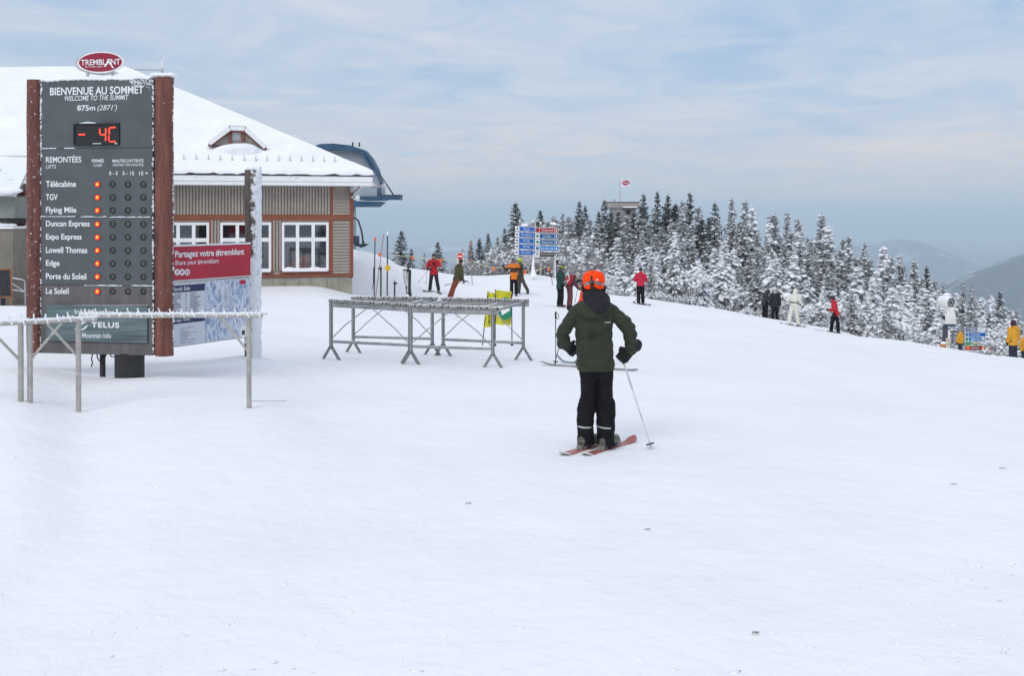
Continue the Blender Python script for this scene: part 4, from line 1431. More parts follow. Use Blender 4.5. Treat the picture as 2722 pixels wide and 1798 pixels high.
# thick rime feathers on the windward side
rs = random.Random(12)
sb = MB()
cdir = rot @ Vector((0.93, -0.35, 0)).normalized()
sdir = Vector((-cdir.y, cdir.x, 0))
zlow = CZ - (690 - V0) / F * pw.y - mgz
for k in range(620):
    z = rs.uniform(-0.05, ztop)
    spread = 1.15 if z < zlow else 0.75
    a_ = rs.gauss(0, 0.55) * spread + (-0.30 if z < zlow else 0.30)
    p = Vector((pl.x, pl.y, z)) + (cdir * math.cos(a_) + sdir * math.sin(a_)) * 0.118
    r_ = rs.uniform(0.014, 0.032)
    sb.ball(p, (r_, r_, r_ * 2.2), 6, 5)
for k in range(5):
    sb.ball((pl.x + rs.uniform(-.04, .05), pl.y + rs.uniform(-.04, .04), ztop), (0.08, 0.08, 0.04), 8, 6)
link('rime_coat', remesh(sb, 0.014, 2, 0.008, 22), M_RIME, board)

# ------------------------------------------------------------------ rime-covered tube ski racks in front
M_TUBE = mat('frosted_aluminium_tube', (0.40, 0.38, 0.35), 0.5, metal=0.35, var=0.12, scale=12, rime=(0.18, 60, (0, 0, 1)))
M_TUBER = mat('rimed_tube', (0.44, 0.42, 0.39), 0.6, var=0.12, scale=20, bump=0.5, bscale=60, rime=(0.36, 45, (0.1, 0, 1)))


def tube_rack(ends, legs, label, pegs, seed):
    """ends: (u,v,d) of rail ends; legs: (u, d, foot v, brace direction +1/-1)"""
    A, B = P(*ends[0]), P(*ends[1])
    root = thing('ski_rack', (A.x, A.y, gz(A.x, A.y)), label, 'ski rack', group='rimed tube ski racks')
    o = root.location
    A, B = A - o, B - o
    d = (B - A).normalized()
    rail = MB().tube([A, B], 0.030, 12).build('rail', M_TUBER, root, smooth=False)
    rs = random.Random(seed)
    Lr = (B - A).length
    n = int(Lr / pegs)
    for k in range(n):
        p = A + (B - A) * ((k + 0.5) / n) + Vector((0, 0, 0.022))
        tl = Vector((rs.uniform(-0.05, -0.02), 0.055, 0.065)) * rs.uniform(0.7, 1.0)
        p2 = Vector((0.055, -0.06, -0.045)) * rs.uniform(0.85, 1.05)
        pg = MB().tube([p + tl * 0.8, p, p + p2], [0.008, 0.010, 0.009], 6).build('peg', M_TUBER, rail)
    sb = MB()
    for k in range(int(Lr * 34)):
        f = rs.random()
        p = A + (B - A) * f + Vector((0, rs.uniform(-0.02, 0.02), 0.024 + rs.uniform(0, 0.012)))
        sb.ball(p, (rs.uniform(0.006, 0.018), 0.008, rs.uniform(0.004, 0.010)), 5, 4)
    sb.build('rail_rime', M_RIME, rail, kind='stuff')
    for (u, dd, vf, br) in legs:
        top = P(u, V0, dd); top.z = 0
        f = (top.x - (A.x + o.x)) / (B.x - A.x)
        tp = A + (B - A) * f
        ft = P(u + 1.5, vf, dd) - o
        ft.y = tp.y
        lg = MB().tube([tp - Vector((0, 0, 0.02)), Vector((tp.x + 0.004, tp.y, ft.z - 0.5))], 0.027, 12).build('leg', M_TUBE, root, smooth=False)
        if br:
            p0 = Vector((tp.x, tp.y, tp.z - 0.40))
            p1 = tp + d * (0.30 * br) + Vector((0, 0, -0.03))
            MB().tube([p0, p1], 0.014, 8).build('brace', M_TUBE, lg)
    return root


tube_rack([(-260, 872, 9.6), (257, 846.5, 10.55)], [(-200, 9.75, 1080, 1), (50, 10.12, 1066, -1), (79, 10.2, 1066, 1), (208, 10.45, 1100, -1)],
          'rime-covered tube ski rack whose rail ends before the sponsor board', 0.105, 3)
r2 = tube_rack([(214, 838.5, 10.75), (697, 838, 10.65)], [(661, 10.65, 1076, -1)], 'rime-covered tube ski rack running in front of the map board', 0.115, 7)
e = P(697, 838, 10.65) - r2.location
MB().tube([e, e + Vector((0.06, 0.0, 0.022))], 0.008, 6).build('end_peg', M_TUBER, r2)

# ------------------------------------------------------------------ aluminium ski racks
M_ALUM = mat('dull_aluminium', (0.32, 0.325, 0.33), 0.5, metal=0.45, var=0.16, scale=9, rime=(0.13, 25, (0, 0, 1)))
M_ALUD = mat('aluminium_channel', (0.20, 0.205, 0.215), 0.5, metal=0.45, var=0.2, scale=7)
M_SLAT = mat('grey_slat', (0.27, 0.26, 0.255), 0.7, var=0.2, scale=12, rime=(0.2, 18, (0, 0, 1)))
M_GAP = mat('slot_shadow', (0.03, 0.03, 0.032), 0.8)


def alu_rack(front, back, label, seed):
    """front, back: two (u, distance, top row) legs each, left then right"""
    pts = {}
    for nm, (u, d, vt) in zip(('fl', 'fr', 'bl', 'br'), (*front, *back)):
        top = P(u, vt, d)
        pts[nm] = (Vector((top.x, top.y, gz(top.x, top.y))), top)
    root = thing('ski_stand', pts['fl'][0], label, 'ski rack', group='aluminium ski stands')
    o = root.location
    rs = random.Random(seed)
    lx = (pts['fr'][0] - pts['fl'][0]); lx.z = 0; lx.normalize()
    ly = Vector((-lx.y, lx.x, 0))
    rot = Matrix((lx, ly, Vector((0, 0, 1)))).transposed()
    for nm in pts:
        g, t_ = pts[nm][0] - o, pts[nm][1] - o
        fork = g.z + 0.20
        lg = MB().box((t_.x, t_.y, (fork + t_.z) / 2), (0.055, 0.05, t_.z - fork), rot).build('leg', M_ALUD, root, bevel=0.004)
        MB().box(Vector((t_.x, t_.y, (fork + t_.z) / 2)) - ly * 0.028, (0.022, 0.006, t_.z - fork - 0.02), rot).build('leg_web', M_ALUM, lg)
        for sx in (-1, 1):
            MB().bar(Vector((t_.x, t_.y, fork + 0.012)) + lx * 0.010 * sx, Vector((t_.x, t_.y, g.z - 0.04)) + lx * 0.165 * sx, 0.045, 0.03, up=tuple(ly)).build('foot', M_ALUD, lg)
    for side in ('f', 'b'):
        a, b_ = pts[side + 'l'][1] - o, pts[side + 'r'][1] - o
        e0, e1 = a - lx * 0.03, b_ + lx * 0.10
        MB().bar(e0 + Vector((0, 0, -0.085)), e1 + Vector((0, 0, -0.085)), 0.045, 0.085, up=(0, 0, 1)).build('top_rail', M_ALUM, root, bevel=0.003)
        Lr = (e1 - e0).length
        x = 0.0
        tb_, gp = MB(), MB()
        d = (e1 - e0).normalized()
        while x < Lr - 0.03:
            wdt = rs.choice((0.035, 0.05, 0.085, 0.12, 0.15))
            wdt = min(wdt, Lr - x)
            c = e0 + d * (x + wdt / 2) + Vector((0, 0, -0.013 + rs.uniform(-0.003, 0.003)))
            tb_.box(c, (wdt, 0.10, 0.044), rot)
            x += wdt + rs.choice((0.016, 0.018, 0.022))
        bar = tb_.build('notched_bar', M_SLAT, root, kind='stuff')
        gp.bar(e0 + Vector((0, 0.02, -0.022)), e1 + Vector((0, 0.02, -0.022)), 0.05, 0.035)
        gp.build('slot_shade_bar', M_GAP, bar)  # near-black bar: shade between the slats put in as colour
        # lower rail
        za = (pts[side + 'l'][0].z - o.z) + 0.30
        zb = (pts[side + 'r'][0].z - o.z) + 0.30
        MB().bar(Vector((a.x, a.y, za)), Vector((b_.x, b_.y, zb)), 0.03, 0.05).build('lower_rail', M_ALUM, root, bevel=0.002)
        sn = MB()
        for k in range(14):
            f = rs.uniform(0.02, 0.98)
            p = Vector((a.x, a.y, za)).lerp(Vector((b_.x, b_.y, zb)), f) + Vector((0, 0, 0.028))
            sn.ball(p, (rs.uniform(0.02, 0.07), 0.02, 0.009), 6, 4)
        sn.build('rail_snow', M_SNOWCAP, root, kind='stuff')
        # diagonal braces from the legs up to the middle of the top rail
        mid = (a + b_) / 2 + Vector((0, 0, -0.10))
        off = ly * (-0.03 if side == 'f' else 0.03)
        for leg, zl, sgn in ((a, za, -1), (b_, zb, 1)):
            lo_ = Vector((leg.x, leg.y, zl + 0.03)) + off
            hi_ = mid + lx * 0.035 * sgn + off
            kink = lo_.lerp(hi_, 0.42) + lx * 0.02 * sgn + Vector((0, 0, rs.uniform(-0.01, 0.03)))
            MB().tube([lo_, kink, hi_], 0.010, 6).build('brace', M_ALUM, root)
    # cross ties front to back
    for s_ in ('l', 'r'):
        a, b_ = pts['f' + s_][1] - o, pts['b' + s_][1] - o
        MB().bar(a + Vector((0, 0, -0.06)), b_ + Vector((0, 0, -0.06)), 0.03, 0.04).build('cross_tie', M_ALUM, root)
    sn = MB()
    for side in ('f', 'b'):
        a, b_ = pts[side + 'l'][1] - o, pts[side + 'r'][1] - o
        for k in range(10):
            p = a.lerp(b_, rs.random()) + Vector((0, rs.uniform(-0.03, 0.03), 0.017))
            sn.ball(p, (rs.uniform(0.02, 0.06), 0.03, 0.006), 6, 4)
    sn.build('top_snow', M_SNOWCAP, root, kind='stuff')
    return root


rA = alu_rack([(880, 17.7, 797), (1089.5, 17.38, 809.5)], [(939, 19.2, 790), (1149, 19.0, 791)], 'aluminium ski stand on forked legs beside the lodge end', 1)
rB = alu_rack([(1092, 17.15, 811), (1310, 16.9, 818)], [(1178, 18.9, 793), (1391, 18.4, 797)], 'aluminium ski stand on forked legs before the yellow banner flags', 2)
for i, (u0, v0, u1, v1, d) in enumerate(((1096, 806, 1126, 798, 17.3), (1122, 812, 1175, 800, 17.6), (1150, 811, 1190, 803, 17.7), (1272, 820, 1322, 808, 16.9))):
    a, b_ = P(u0, v0, d) - rB.location, P(u1, v1, d + 1.0) - rB.location
    MB().bar(a, b_, 0.05, 0.02).build('loose_slat', M_SLAT, rB)

# ------------------------------------------------------------------ yellow banner flags
M_YEL = mat('yellow_banner_cloth', (0.60, 0.56, 0.025), 0.7, var=0.06, scale=5)
M_GRN = mat('green_print', (0.020, 0.22, 0.12), 0.7, var=0.05)
for i, (u0, v0, u1, v1, vb0, vb1, d, lab) in enumerate(((1297, 777, 1316, 780, 872, 869, 20.6, 'narrow yellow banner flag with black letters behind the ski stand'),
                                                      (1317, 772, 1361, 776, 862, 866, 20.3, 'yellow banner flag with a white arrow in a green disc'))):
    cu = (u0 + u1) / 2
    base = G(cu, d)
    fl = thing('banner_flag', base, lab, 'flag')
    q = lambda u, v, y=0.0: Vector((P(u, v, d).x - base.x, y, P(u, v, d).z - base.z))
    n = 14
    ub0, ub1 = (1285, 1308) if i == 0 else (1314, 1358)
    vs, fs = [], []
    for r_ in range(n + 1):
        for c in range(n + 1):
            f, g_ = c / n, r_ / n
            uu = (u0 + (u1 - u0) * f) * (1 - g_) + (ub0 + (ub1 - ub0) * f) * g_
            vv = (v0 + (v1 - v0) * f) * (1 - g_) + (vb0 + (vb1 - vb0) * f) * g_
            p = q(uu, vv, 0.035 * math.sin(f * 7 + g_ * 2) + 0.02 * math.sin(g_ * 9))
            vs.append(p)
    for r_ in range(n):
        for c in range(n):
            fs.append((r_ * (n + 1) + c + n + 1, r_ * (n + 1) + c + n + 2, r_ * (n + 1) + c + 1, r_ * (n + 1) + c))
    k0 = len(vs)
    MB().add(vs, fs).add([v + Vector((0, 0.006, 0)) for v in vs], [f[::-1] for f in fs]).build('cloth', M_YEL, fl, smooth=True)
    if i == 0:
        for s_, va, vb in (('E', 836, 845), ('R', 849, 859)):
            a, b_ = q(1298, vb, -0.06), q(1303, va, -0.06)
            text(fl, s_, a.x, b_.x, a.z, b_.z, -0.062, M_BLACK, bold=0.03, shear=0.2)
        for (ua, va, ub, vb) in ((1297, 775, 1282, 920),):
            MB().tube([q(ua, va, 0.04), q(ub, vb, 0.04)], 0.012, 6).build('staff', M_BLACK, fl)
    else:
        c = q(1344, 820, -0.062)
        rx, rz = 21 * d / F, 30 * d / F
        disc = []
        for k in range(28):
            a_ = 2 * math.pi * k / 28
            x = c.x + rx * math.cos(a_)
            disc.append((min(x, q(1359.5, 800).x), -0.062, c.z + rz * math.sin(a_)))
        MB().add(disc, [tuple(range(28))]).build('printed_disc', M_GRN, fl)
        ar = [(1321, 812), (1345, 811), (1344, 808), (1357, 824), (1334, 838), (1332, 826), (1321, 827)]
        MB().add([tuple(q(u_, v_, -0.064)) for u_, v_ in ar][::-1], [tuple(range(len(ar)))]).build('printed_arrow', M_WHITE, fl)
        for (ua, va, ub, vb) in ((1317, 770, 1316, 920), (1360, 775, 1361, 919)):
            MB().tube([q(ua, va, 0.04), q(ub, vb, 0.04)], 0.012, 6).build('staff', M_BLACK, fl)
            MB().tube([q(ub, vb - 3, 0.04), q(ub, vb + 1, 0.04)], 0.03, 8).build('ferrule', M_BLACK, fl)

# ------------------------------------------------------------------ stakes, hydrants, pad, rope line
M_BAMBOO = mat('grey_bamboo', (0.30, 0.24, 0.18), 0.7, var=0.25, scale=12, stretch=(1, 1, 0.5))
M_ORANGE = mat('orange_flagging', (0.85, 0.14, 0.03), 0.7, var=0.1)
M_BROWNPIPE = mat('dark_pipe', (0.055, 0.045, 0.05), 0.6, var=0.2, scale=10)


def stake(name, u, d, vt, label, cat, m_, rad=0.018, u_top=None):
    b0 = G(u, d)
    t_ = P(u_top if u_top is not None else u, vt, d) - b0
    root = thing(name, b0, label, cat)
    MB().tube([(0, 0, -0.3), t_], [rad, rad * 0.85], 8).build('shaft', m_, root)
    return root, t_


dS = 31.0
r_, t_ = stake('marker_pole', 994, dS, 632, 'dark marker pole with an orange tip beside the snow hydrants', 'pole', M_BROWNPIPE, 0.02, 997)
MB().tube([t_ + Vector((0, 0, -0.10)), t_ + Vector((0, 0, 0.0))], 0.032, 10).build('orange_tip', M_ORANGE, r_)
for z0, z1, rr_ in ((0.55, 1.05, 0.032),):
    MB().tube([(0.0, -0.01, z0), (0.01, -0.01, z1)], rr_, 8).build('wrap', M_BLACK, r_)
MB().tube([(0.0, -0.02, 0.62), (-0.05, -0.03, 0.35)], 0.012, 6).build('cord_end', M_BLACK, r_)
r_, t_ = stake('leaning_pole', 994, dS + 0.05, 622, 'thin reddish pole leaning across the orange-tipped marker', 'pole', mat('faded_red_cane', (0.30, 0.14, 0.11), 0.7), 0.013, 1020)
fv = P(1008, 674, dS) - r_.location
MB().add([fv, fv + Vector((0.07, 0.02, 0.01)), fv + Vector((0.05, 0.0, -0.09)), fv + Vector((-0.01, 0, -0.05))], [(0, 1, 2, 3)]).build('flagging', M_ORANGE, r_)
r_, t_ = stake('disc_pole', 1029, dS - 0.4, 616, 'tall black pole carrying a round yellow disc and white tip', 'pole', M_BLACK, 0.022, 1030)
c = P(1030, 713, dS - 0.45) - r_.location
MB().prism([(c.x + 0.093 * math.cos(2 * math.pi * k / 24), c.z + 0.093 * math.sin(2 * math.pi * k / 24)) for k in range(24)], c.y + 0.03, c.y + 0.042).build('disc', mat('yellow_disc', (0.68, 0.43, 0.03), 0.6), r_)
MB().tube([t_ + Vector((0, 0, -0.12)), t_ + Vector((0, 0, 0.0))], 0.028, 10).build('white_tip', M_WHITE, r_)


def hydrant(u, vt, d, side, label):
    b0 = G(u, d)
    t_ = P(u, vt, d) - b0
    root = thing('snow_hydrant', b0, label, 'hydrant', group='snowmaking hydrants')
    MB().tube([(0, 0, -0.2), (0, 0, t_.z - 0.08)], 0.026, 10).build('pipe', M_BROWNPIPE, root)
    MB().tube([(0, 0, t_.z - 0.13), (0, 0, t_.z - 0.05)], 0.038, 10).build('valve_body', M_BROWNPIPE, root)
    MB().tube([(0, 0, t_.z - 0.10), (0.085 * side, -0.02, t_.z - 0.10)], 0.026, 8).build('outlet', M_BROWNPIPE, root)
    MB().tube([(0, 0, t_.z - 0.05), (0, 0, t_.z)], 0.010, 6).build('stem', M_STEEL, root)
    MB().tube([(-0.045, 0, t_.z), (0.045, 0, t_.z)], 0.010, 6).build('tee_handle', M_STEEL, root)


hydrant(1012.5, 706, 31.2, -1, 'taller snowmaking hydrant between the orange-tipped and yellow-disc poles')
hydrant(1049, 745, 31.0, 1, 'shorter snowmaking hydrant beside the torn tower pad')

# torn pad wrapped round a dark pole
b0 = G(1085, 30.5)
pad = thing('tower_pad', b0, 'torn black and grey safety pad hanging on a dark pole', 'pad')
q = lambda u, v, y=0.0: Vector((P(u, v, 30.5).x - b0.x, y, P(u, v, 30.5).z - b0.z))
M_PAD = mat('torn_pad', (0.035, 0.032, 0.04), 0.8, var=0.5, scale=6, bump=0.4, bscale=14)
M_PADG = mat('pad_lining', (0.42, 0.42, 0.42), 0.9, var=0.3, scale=6)
MB().tube([q(1085, 800), q(1085, 700)], 0.032, 10).build('pole', M_BROWNPIPE, pad)
rings = []
for (ul, ur, v) in ((1070.5, 1090.5, 716.5), (1071, 1093, 720), (1073, 1092.5, 742), (1078, 1092, 766), (1080, 1095, 790), (1081, 1096, 812)):
    cxq, hw = (ul + ur) / 2, (ur - ul) / 2 * 30.5 / F
    c = q(cxq, v)
    rings.append([(c.x + hw * math.cos(2 * math.pi * k / 16), 0.02 + 0.10 * math.sin(2 * math.pi * k / 16), c.z) for k in range(16)])
MB().loft(rings[::-1]).build('pad_cover', M_PAD, pad, smooth=True)
MB().add([q(1072.5, 719, -0.10), q(1082, 719, -0.125), q(1083, 760, -0.125), q(1079, 760, -0.11)], [(3, 2, 1, 0)]).build('torn_lining', M_PADG, pad)
MB().add([q(1084.5, 722, -0.13), q(1086.5, 722, -0.13), q(1086, 778, -0.125), q(1082, 778, -0.12)], [(3, 2, 1, 0)]).build('torn_lining', M_PADG, pad)
MB().add([q(1081.5, 780, -0.13), q(1088, 784, -0.13), q(1091, 806, -0.13), q(1082, 808, -0.13)], [(3, 2, 1, 0)]).build('torn_lining', M_SNOWCAP, pad)

# no-entry sign on the rope line
dR = 50.0
b0 = G(1222, dR)
ne = thing('no_entry_sign', b0, 'white square sign with a red no-entry disc on the rope line', 'sign')
q = lambda u, v, y=0.0: Vector((P(u, v, dR).x - b0.x, y, P(u, v, dR).z - b0.z))
a, b_ = q(1213.5, 693), q(1232.5, 672)
M_SIGNW = mat('sign_cream', (0.62, 0.60, 0.52), 0.6, var=0.08)
MB().span(a.x, b_.x, 0, 0.02, a.z - 0.2, b_.z).build('plate', M_SIGNW, ne)
c = q(1222.8, 681.5)
rr_ = 8.4 * dR / F
MB().add([(c.x + rr_ * math.cos(2 * math.pi * k / 26), -0.004, c.z + rr_ * math.sin(2 * math.pi * k / 26)) for k in range(26)], [tuple(range(26))]).build('disc', mat('signal_red', (0.55, 0.02, 0.02), 0.5), ne)
MB().span(c.x - rr_ * 0.75, c.x + rr_ * 0.75, -0.008, -0.0042, c.z - rr_ * 0.2, c.z + rr_ * 0.18).build('bar', M_WHITE, ne)
for uu in (1214.5, 1231.5):
    MB().tube([q(uu, 688, 0.04), (q(uu, 690).x, 0.04, -0.2)], 0.02, 6).build('stake', M_BAMBOO, ne)

r_, t_ = stake('bamboo_pole', 1256, 50.0, 641, 'bamboo pole with orange top holding the rope beside the no-entry sign', 'pole', M_BAMBOO, 0.02, 1250)
for vv, ln_ in ((645, 0.16), (672, 0.14), (690, 0.1)):
    p = P(1250.5 + (vv - 641) * 0.045, vv, 50) - r_.location
    MB().tube([p, p + Vector((0.01, 0, -ln_))], 0.026, 6).build('orange_band', M_ORANGE, r_)
r_, t_ = stake('bamboo_pole', 1471, 52.0, 712, 'short dark stake slanting beside the trail signs', 'pole', M_BROWNPIPE, 0.018, 1463)


def rope(pts, d, label, flags, seed):
    P3 = []
    for (u0, v0), (u1, v1) in zip(pts, pts[1:]):
        for k in range(8):
            f = k / 8
            P3.append(P(u0 + (u1 - u0) * f, v0 + (v1 - v0) * f + 3.0 * 4 * f * (1 - f), d))
    P3.append(P(*pts[-1], d))
    root = thing('boundary_rope', G(pts[0][0], d), label, 'rope', group='boundary ropes')
    o = root.location
    MB().tube([p - o for p in P3], 0.016, 5).build('cord', mat('pale_yellow_rope', (0.55, 0.52, 0.30), 0.8, var=0.1), root)
    for (u, v) in flags:
        c = P(u, v, d - 0.02) - o
        MB().add([c + Vector((-0.06, 0, 0.03)), c + Vector((0.07, 0.02, 0.0)), c + Vector((0.05, 0, -0.13)), c + Vector((-0.03, 0.02, -0.20)), c + Vector((-0.07, 0.01, -0.09))], [(0, 1, 2, 3, 4)]).build('flagging', M_ORANGE, root)


rope([(1035, 674), (1097, 682), (1172, 689), (1214, 691)], 50.0, 'pale rope with orange flags running from the bank to the no-entry sign', [(1097, 682), (1172, 689), (1009, 673)], 1)
rope([(1232, 691), (1251, 691), (1312, 711), (1380, 706)], 50.0, 'pale rope with orange flags sloping from the bamboo pole to the trail signs', [(1312, 711), (1396, 720)], 2)
rope([(1383, 705), (1395, 721)], 56.0, 'short rope end with an orange flag at the trail sign mound', [(1395, 721)], 3)
rope([(1398, 719), (1456, 709), (1460, 710), (1473, 722)], 56.0, 'slack rope with an orange flag under the trail sign boards', [(1459, 713)], 4)

# ------------------------------------------------------------------ trail sign
M_GREYWOOD = mat('silvered_timber', (0.30, 0.28, 0.25), 0.9, var=0.2, scale=8, stretch=(3, 3, 0.4), rime=(0.25, 10, (1, -0.3, 0.5)))
M_SBLUE = mat('trail_blue', (0.003, 0.105, 0.40), 0.5, var=0.04)
M_SBLUE2 = mat('trail_mid_blue', (0.004, 0.085, 0.24), 0.5, var=0.04)
M_SBLUE3 = mat('trail_light_blue', (0.008, 0.18, 0.48), 0.5, var=0.04)
M_SRED = mat('trail_red', (0.33, 0.015, 0.02), 0.5, var=0.04)
M_SBLACK = mat('trail_black', (0.012, 0.010, 0.012), 0.5)
M_SGREEN = mat('trail_green', (0.02, 0.20, 0.06), 0.5)
dT = 57.0
tb = G(1425, dT)
trail = thing('trail_sign', tb, 'ten-board blue and red trail direction sign on four timber posts', 'sign')
q = lambda u, v, y=0.0: Vector((P(u, v, dT + y).x - tb.x, y, P(u, v, dT + y).z - tb.z))
for uu, vt, w_ in ((1382, 588, 6.5), (1416.5, 590, 7), (1437, 593, 6), (1472.5, 594, 7)):
    c = q(uu, vt, 0.2)
    ww = w_ * dT / F
    yy = 0.36 if uu < 1430 else 0.2
    MB().box((c.x, yy, (c.z - 1.0) / 2), (ww, 0.13, c.z + 1.0)).build('post', M_GREYWOOD, trail)
    link('post_snow', remesh(MB().ball((c.x, yy, c.z + 0.01), (ww * 0.6, 0.09, 0.07), 10, 6), 0.02, 1), M_SNOWCAP, trail)
link('top_snow', remesh(MB().ball(q(1396, 599, 0.28), (0.17, 0.12, 0.11), 12, 8).ball(q(1390, 600, 0.28), (0.14, 0.1, 0.06), 12, 8), 0.025, 2), M_SNOWCAP, trail)
link('top_snow', remesh(MB().ball(q(1474, 596, 0.1), (0.16, 0.12, 0.07), 12, 8).ball(q(1466, 593, 0.1), (0.06, 0.08, 0.08), 12, 8), 0.025, 2), M_SNOWCAP, trail)
MB().bar(q(1380, 696, 0.4), q(1418, 697, 0.4), 0.05, 0.05).build('stay', M_GREYWOOD, trail)


def sign_board(u0, u1, v, hv, slope, main, sym, word, y, m_edge=M_WHITE):
    """slope: rows dropped per column"""
    uc = (u0 + u1) / 2
    vv = lambda u: v + (u - uc) * slope
    def rectp(ua, ub, ha, hb, yy):
        return [tuple(q(ua, vv(ua) + hb, yy)), tuple(q(ub, vv(ub) + hb, yy)), tuple(q(ub, vv(ub) + ha, yy)), tuple(q(ua, vv(ua) + ha, yy))]
    pl = rectp(u0, u1, -hv / 2, hv / 2, y)
    bk = [(p[0], p[1] + 0.03, p[2]) for p in pl]
    bd = MB().add(pl + bk, [(0, 1, 2, 3), (7, 6, 5, 4), (0, 4, 5, 1), (1, 5, 6, 2), (2, 6, 7, 3), (3, 7, 4, 0)]).build('board', m_edge, trail)
    us = u0 + (u1 - u0) * 0.185
    ua = u1 - (u1 - u0) * 0.17
    MB().add(rectp(us, ua - 0.8, -hv / 2 + 1.0, hv / 2 - 1.0, y - 0.006), [(0, 1, 2, 3)]).build('colour_field', main, bd)
    MB().add(rectp(ua, u1 - 0.8, -hv / 2 + 1.0, hv / 2 - 1.0, y - 0.006), [(0, 1, 2, 3)]).build('arrow_field', main, bd)
    co, fs = text_mesh(word, 0.004, 0.0)
    lo, hi = co.min(0), co.max(0)
    wfull = (ua - us - 3)
    wt = min(wfull - 3, len(word) * 2.7)
    um = (us + ua) / 2
    vs = []
    for p in co:
        fu = um - wt / 2 + (p[0] - lo[0]) / (hi[0] - lo[0]) * wt
        fh = 2.3 - (1.6 if sym == 'P' else 0) - (p[1] - lo[1]) / (hi[1] - lo[1]) * (3.6 if sym == 'P' else 4.8)
        vs.append(tuple(q(fu, vv(fu) + fh, y - 0.012)))
    MB().add(vs, fs).build('lettering', M_LETTER, bd, kind='stuff')
    ac = (ua + u1 - 0.8) / 2
    ar = [(ac - 3, 0.6), (ac, -3.8), (ac + 3, 0.6), (ac + 1.1, -0.2), (ac + 1.1, 4), (ac - 1.1, 4), (ac - 1.1, -0.2)]
    MB().add([tuple(q(a_, vv(a_) + h_, y - 0.012)) for a_, h_ in ar][::-1], [tuple(range(7))]).build('arrow', M_LETTER, bd)
    sc = (u0 + us) / 2
    if sym in ('dia', 'dia2'):
        for off in ((0,) if sym == 'dia' else (-1.7, 1.7)):
            hw = 2.6 if sym == 'dia' else 1.7
            dm = [(sc + off - hw, 0), (sc + off, 4.0), (sc + off + hw, 0), (sc + off, -4.0)]
            MB().add([tuple(q(a_, vv(a_) + h_, y - 0.008)) for a_, h_ in dm], [(0, 1, 2, 3)]).build('symbol', M_SBLACK, bd)
    elif sym == 'dot':
        MB().add([tuple(q(sc + 3.7 * math.cos(2 * math.pi * k / 16), vv(sc) - 4.2 * math.sin(2 * math.pi * k / 16), y - 0.008)) for k in range(16)], [tuple(range(16))]).build('symbol', M_SGREEN, bd)
    elif sym == 'sq':
        MB().add([tuple(q(sc + a_ * 3.6, vv(sc) + b2 * 4, y - 0.008)) for a_, b2 in ((-1, 1), (1, 1), (1, -1), (-1, -1))], [(0, 1, 2, 3)]).build('symbol', M_SBLUE2, bd)
    elif sym == 'red':
        MB().add(rectp(u0 + 0.9, us - 0.8, -hv / 2 + 1.0, hv / 2 - 1.0, y - 0.006), [(0, 1, 2, 3)]).build('symbol', M_SRED, bd)
    elif sym == 'P':
        text(bd, 'P', q(sc - 2.5, v).x, q(sc + 2.8, v).x, q(sc, vv(sc) + 4).z, q(sc, vv(sc) - 4).z, y - 0.008, M_SBLACK, bold=0.02)


for (v, sym, wd_) in ((609, 'dia', 'Dunzee'), (624.5, 'dia', 'Mc Culloch'), (640.5, 'dia2', 'Vertige'), (656.3, 'dia2', 'Zig-Zag'), (672.0, 'dia', 'Erik Guay')):
    k = (v - 609) * 0.03
    sign_board(1369.5 - k, 1430 - k, v, 13.2, 0.05, M_SBLUE, sym, wd_, 0.14)
for (v, sym, wd_, m_) in ((612, 'red', 'Versant sud', M_SRED), (628, 'dot', 'La Crête', M_SBLUE2), (644, 'dot', 'Nansen Haut', M_SBLUE2), (660.3, 'sq', 'Beauvallon haut', M_SBLUE3), (677, 'P', 'Stationnement', M_SBLACK)):
    k = (v - 612) * 0.02
    sign_board(1423, 1484 + k, v, 13.6, 0.015, m_, sym, wd_, -0.02)
# little dark red plate right of the posts
b0 = G(1482, 56)
pl_ = thing('small_plate_sign', b0, 'small dark red plate on a white stake beside the trail sign', 'sign')
a = P(1478, 703, 56) - b0; b_ = P(1485, 691, 56) - b0
MB().span(a.x, b_.x, -0.01, 0.01, a.z, b_.z).build('plate', mat('maroon_plate', (0.06, 0.015, 0.02), 0.6), pl_)
MB().tube([((a.x - 0.05), 0.03, -0.2), (a.x - 0.05, 0.03, b_.z + 0.25)], 0.03, 8).build('stake', M_RIME, pl_)
MB().bar((a.x - 0.07, 0.0, b_.z + 0.06), (b_.x, 0.0, b_.z + 0.06), 0.03, 0.03).build('arm', M_RIME, pl_)
# snowy plume of rime standing at the trail sign's foot
pb0 = G(1418, 54)
pl2 = thing('snow_covered_pole', pb0, 'snow-plastered pole flaring into a drift under the trail sign', 'pole')
sb = MB()
for k in range(22):
    f = k / 21
    p = P(1419 - 2 * math.sin(f * 3), 735 - f * 55, 54) - pb0
    sb.ball((p.x, 0, p.z), (0.05 + 0.16 * (1 - f) ** 3, 0.05 + 0.12 * (1 - f) ** 3, 0.09), 8, 6)
link('rime_sleeve', remesh(sb, 0.03, 2, 0.015, 9), M_SNOWCAP, pl2)
MB().tube([(0.02, 0.0, -0.3), (0.03, 0.0, (P(1418, 676, 54) - pb0).z)], 0.025, 8).build('pole', M_GREYWOOD, pl2)

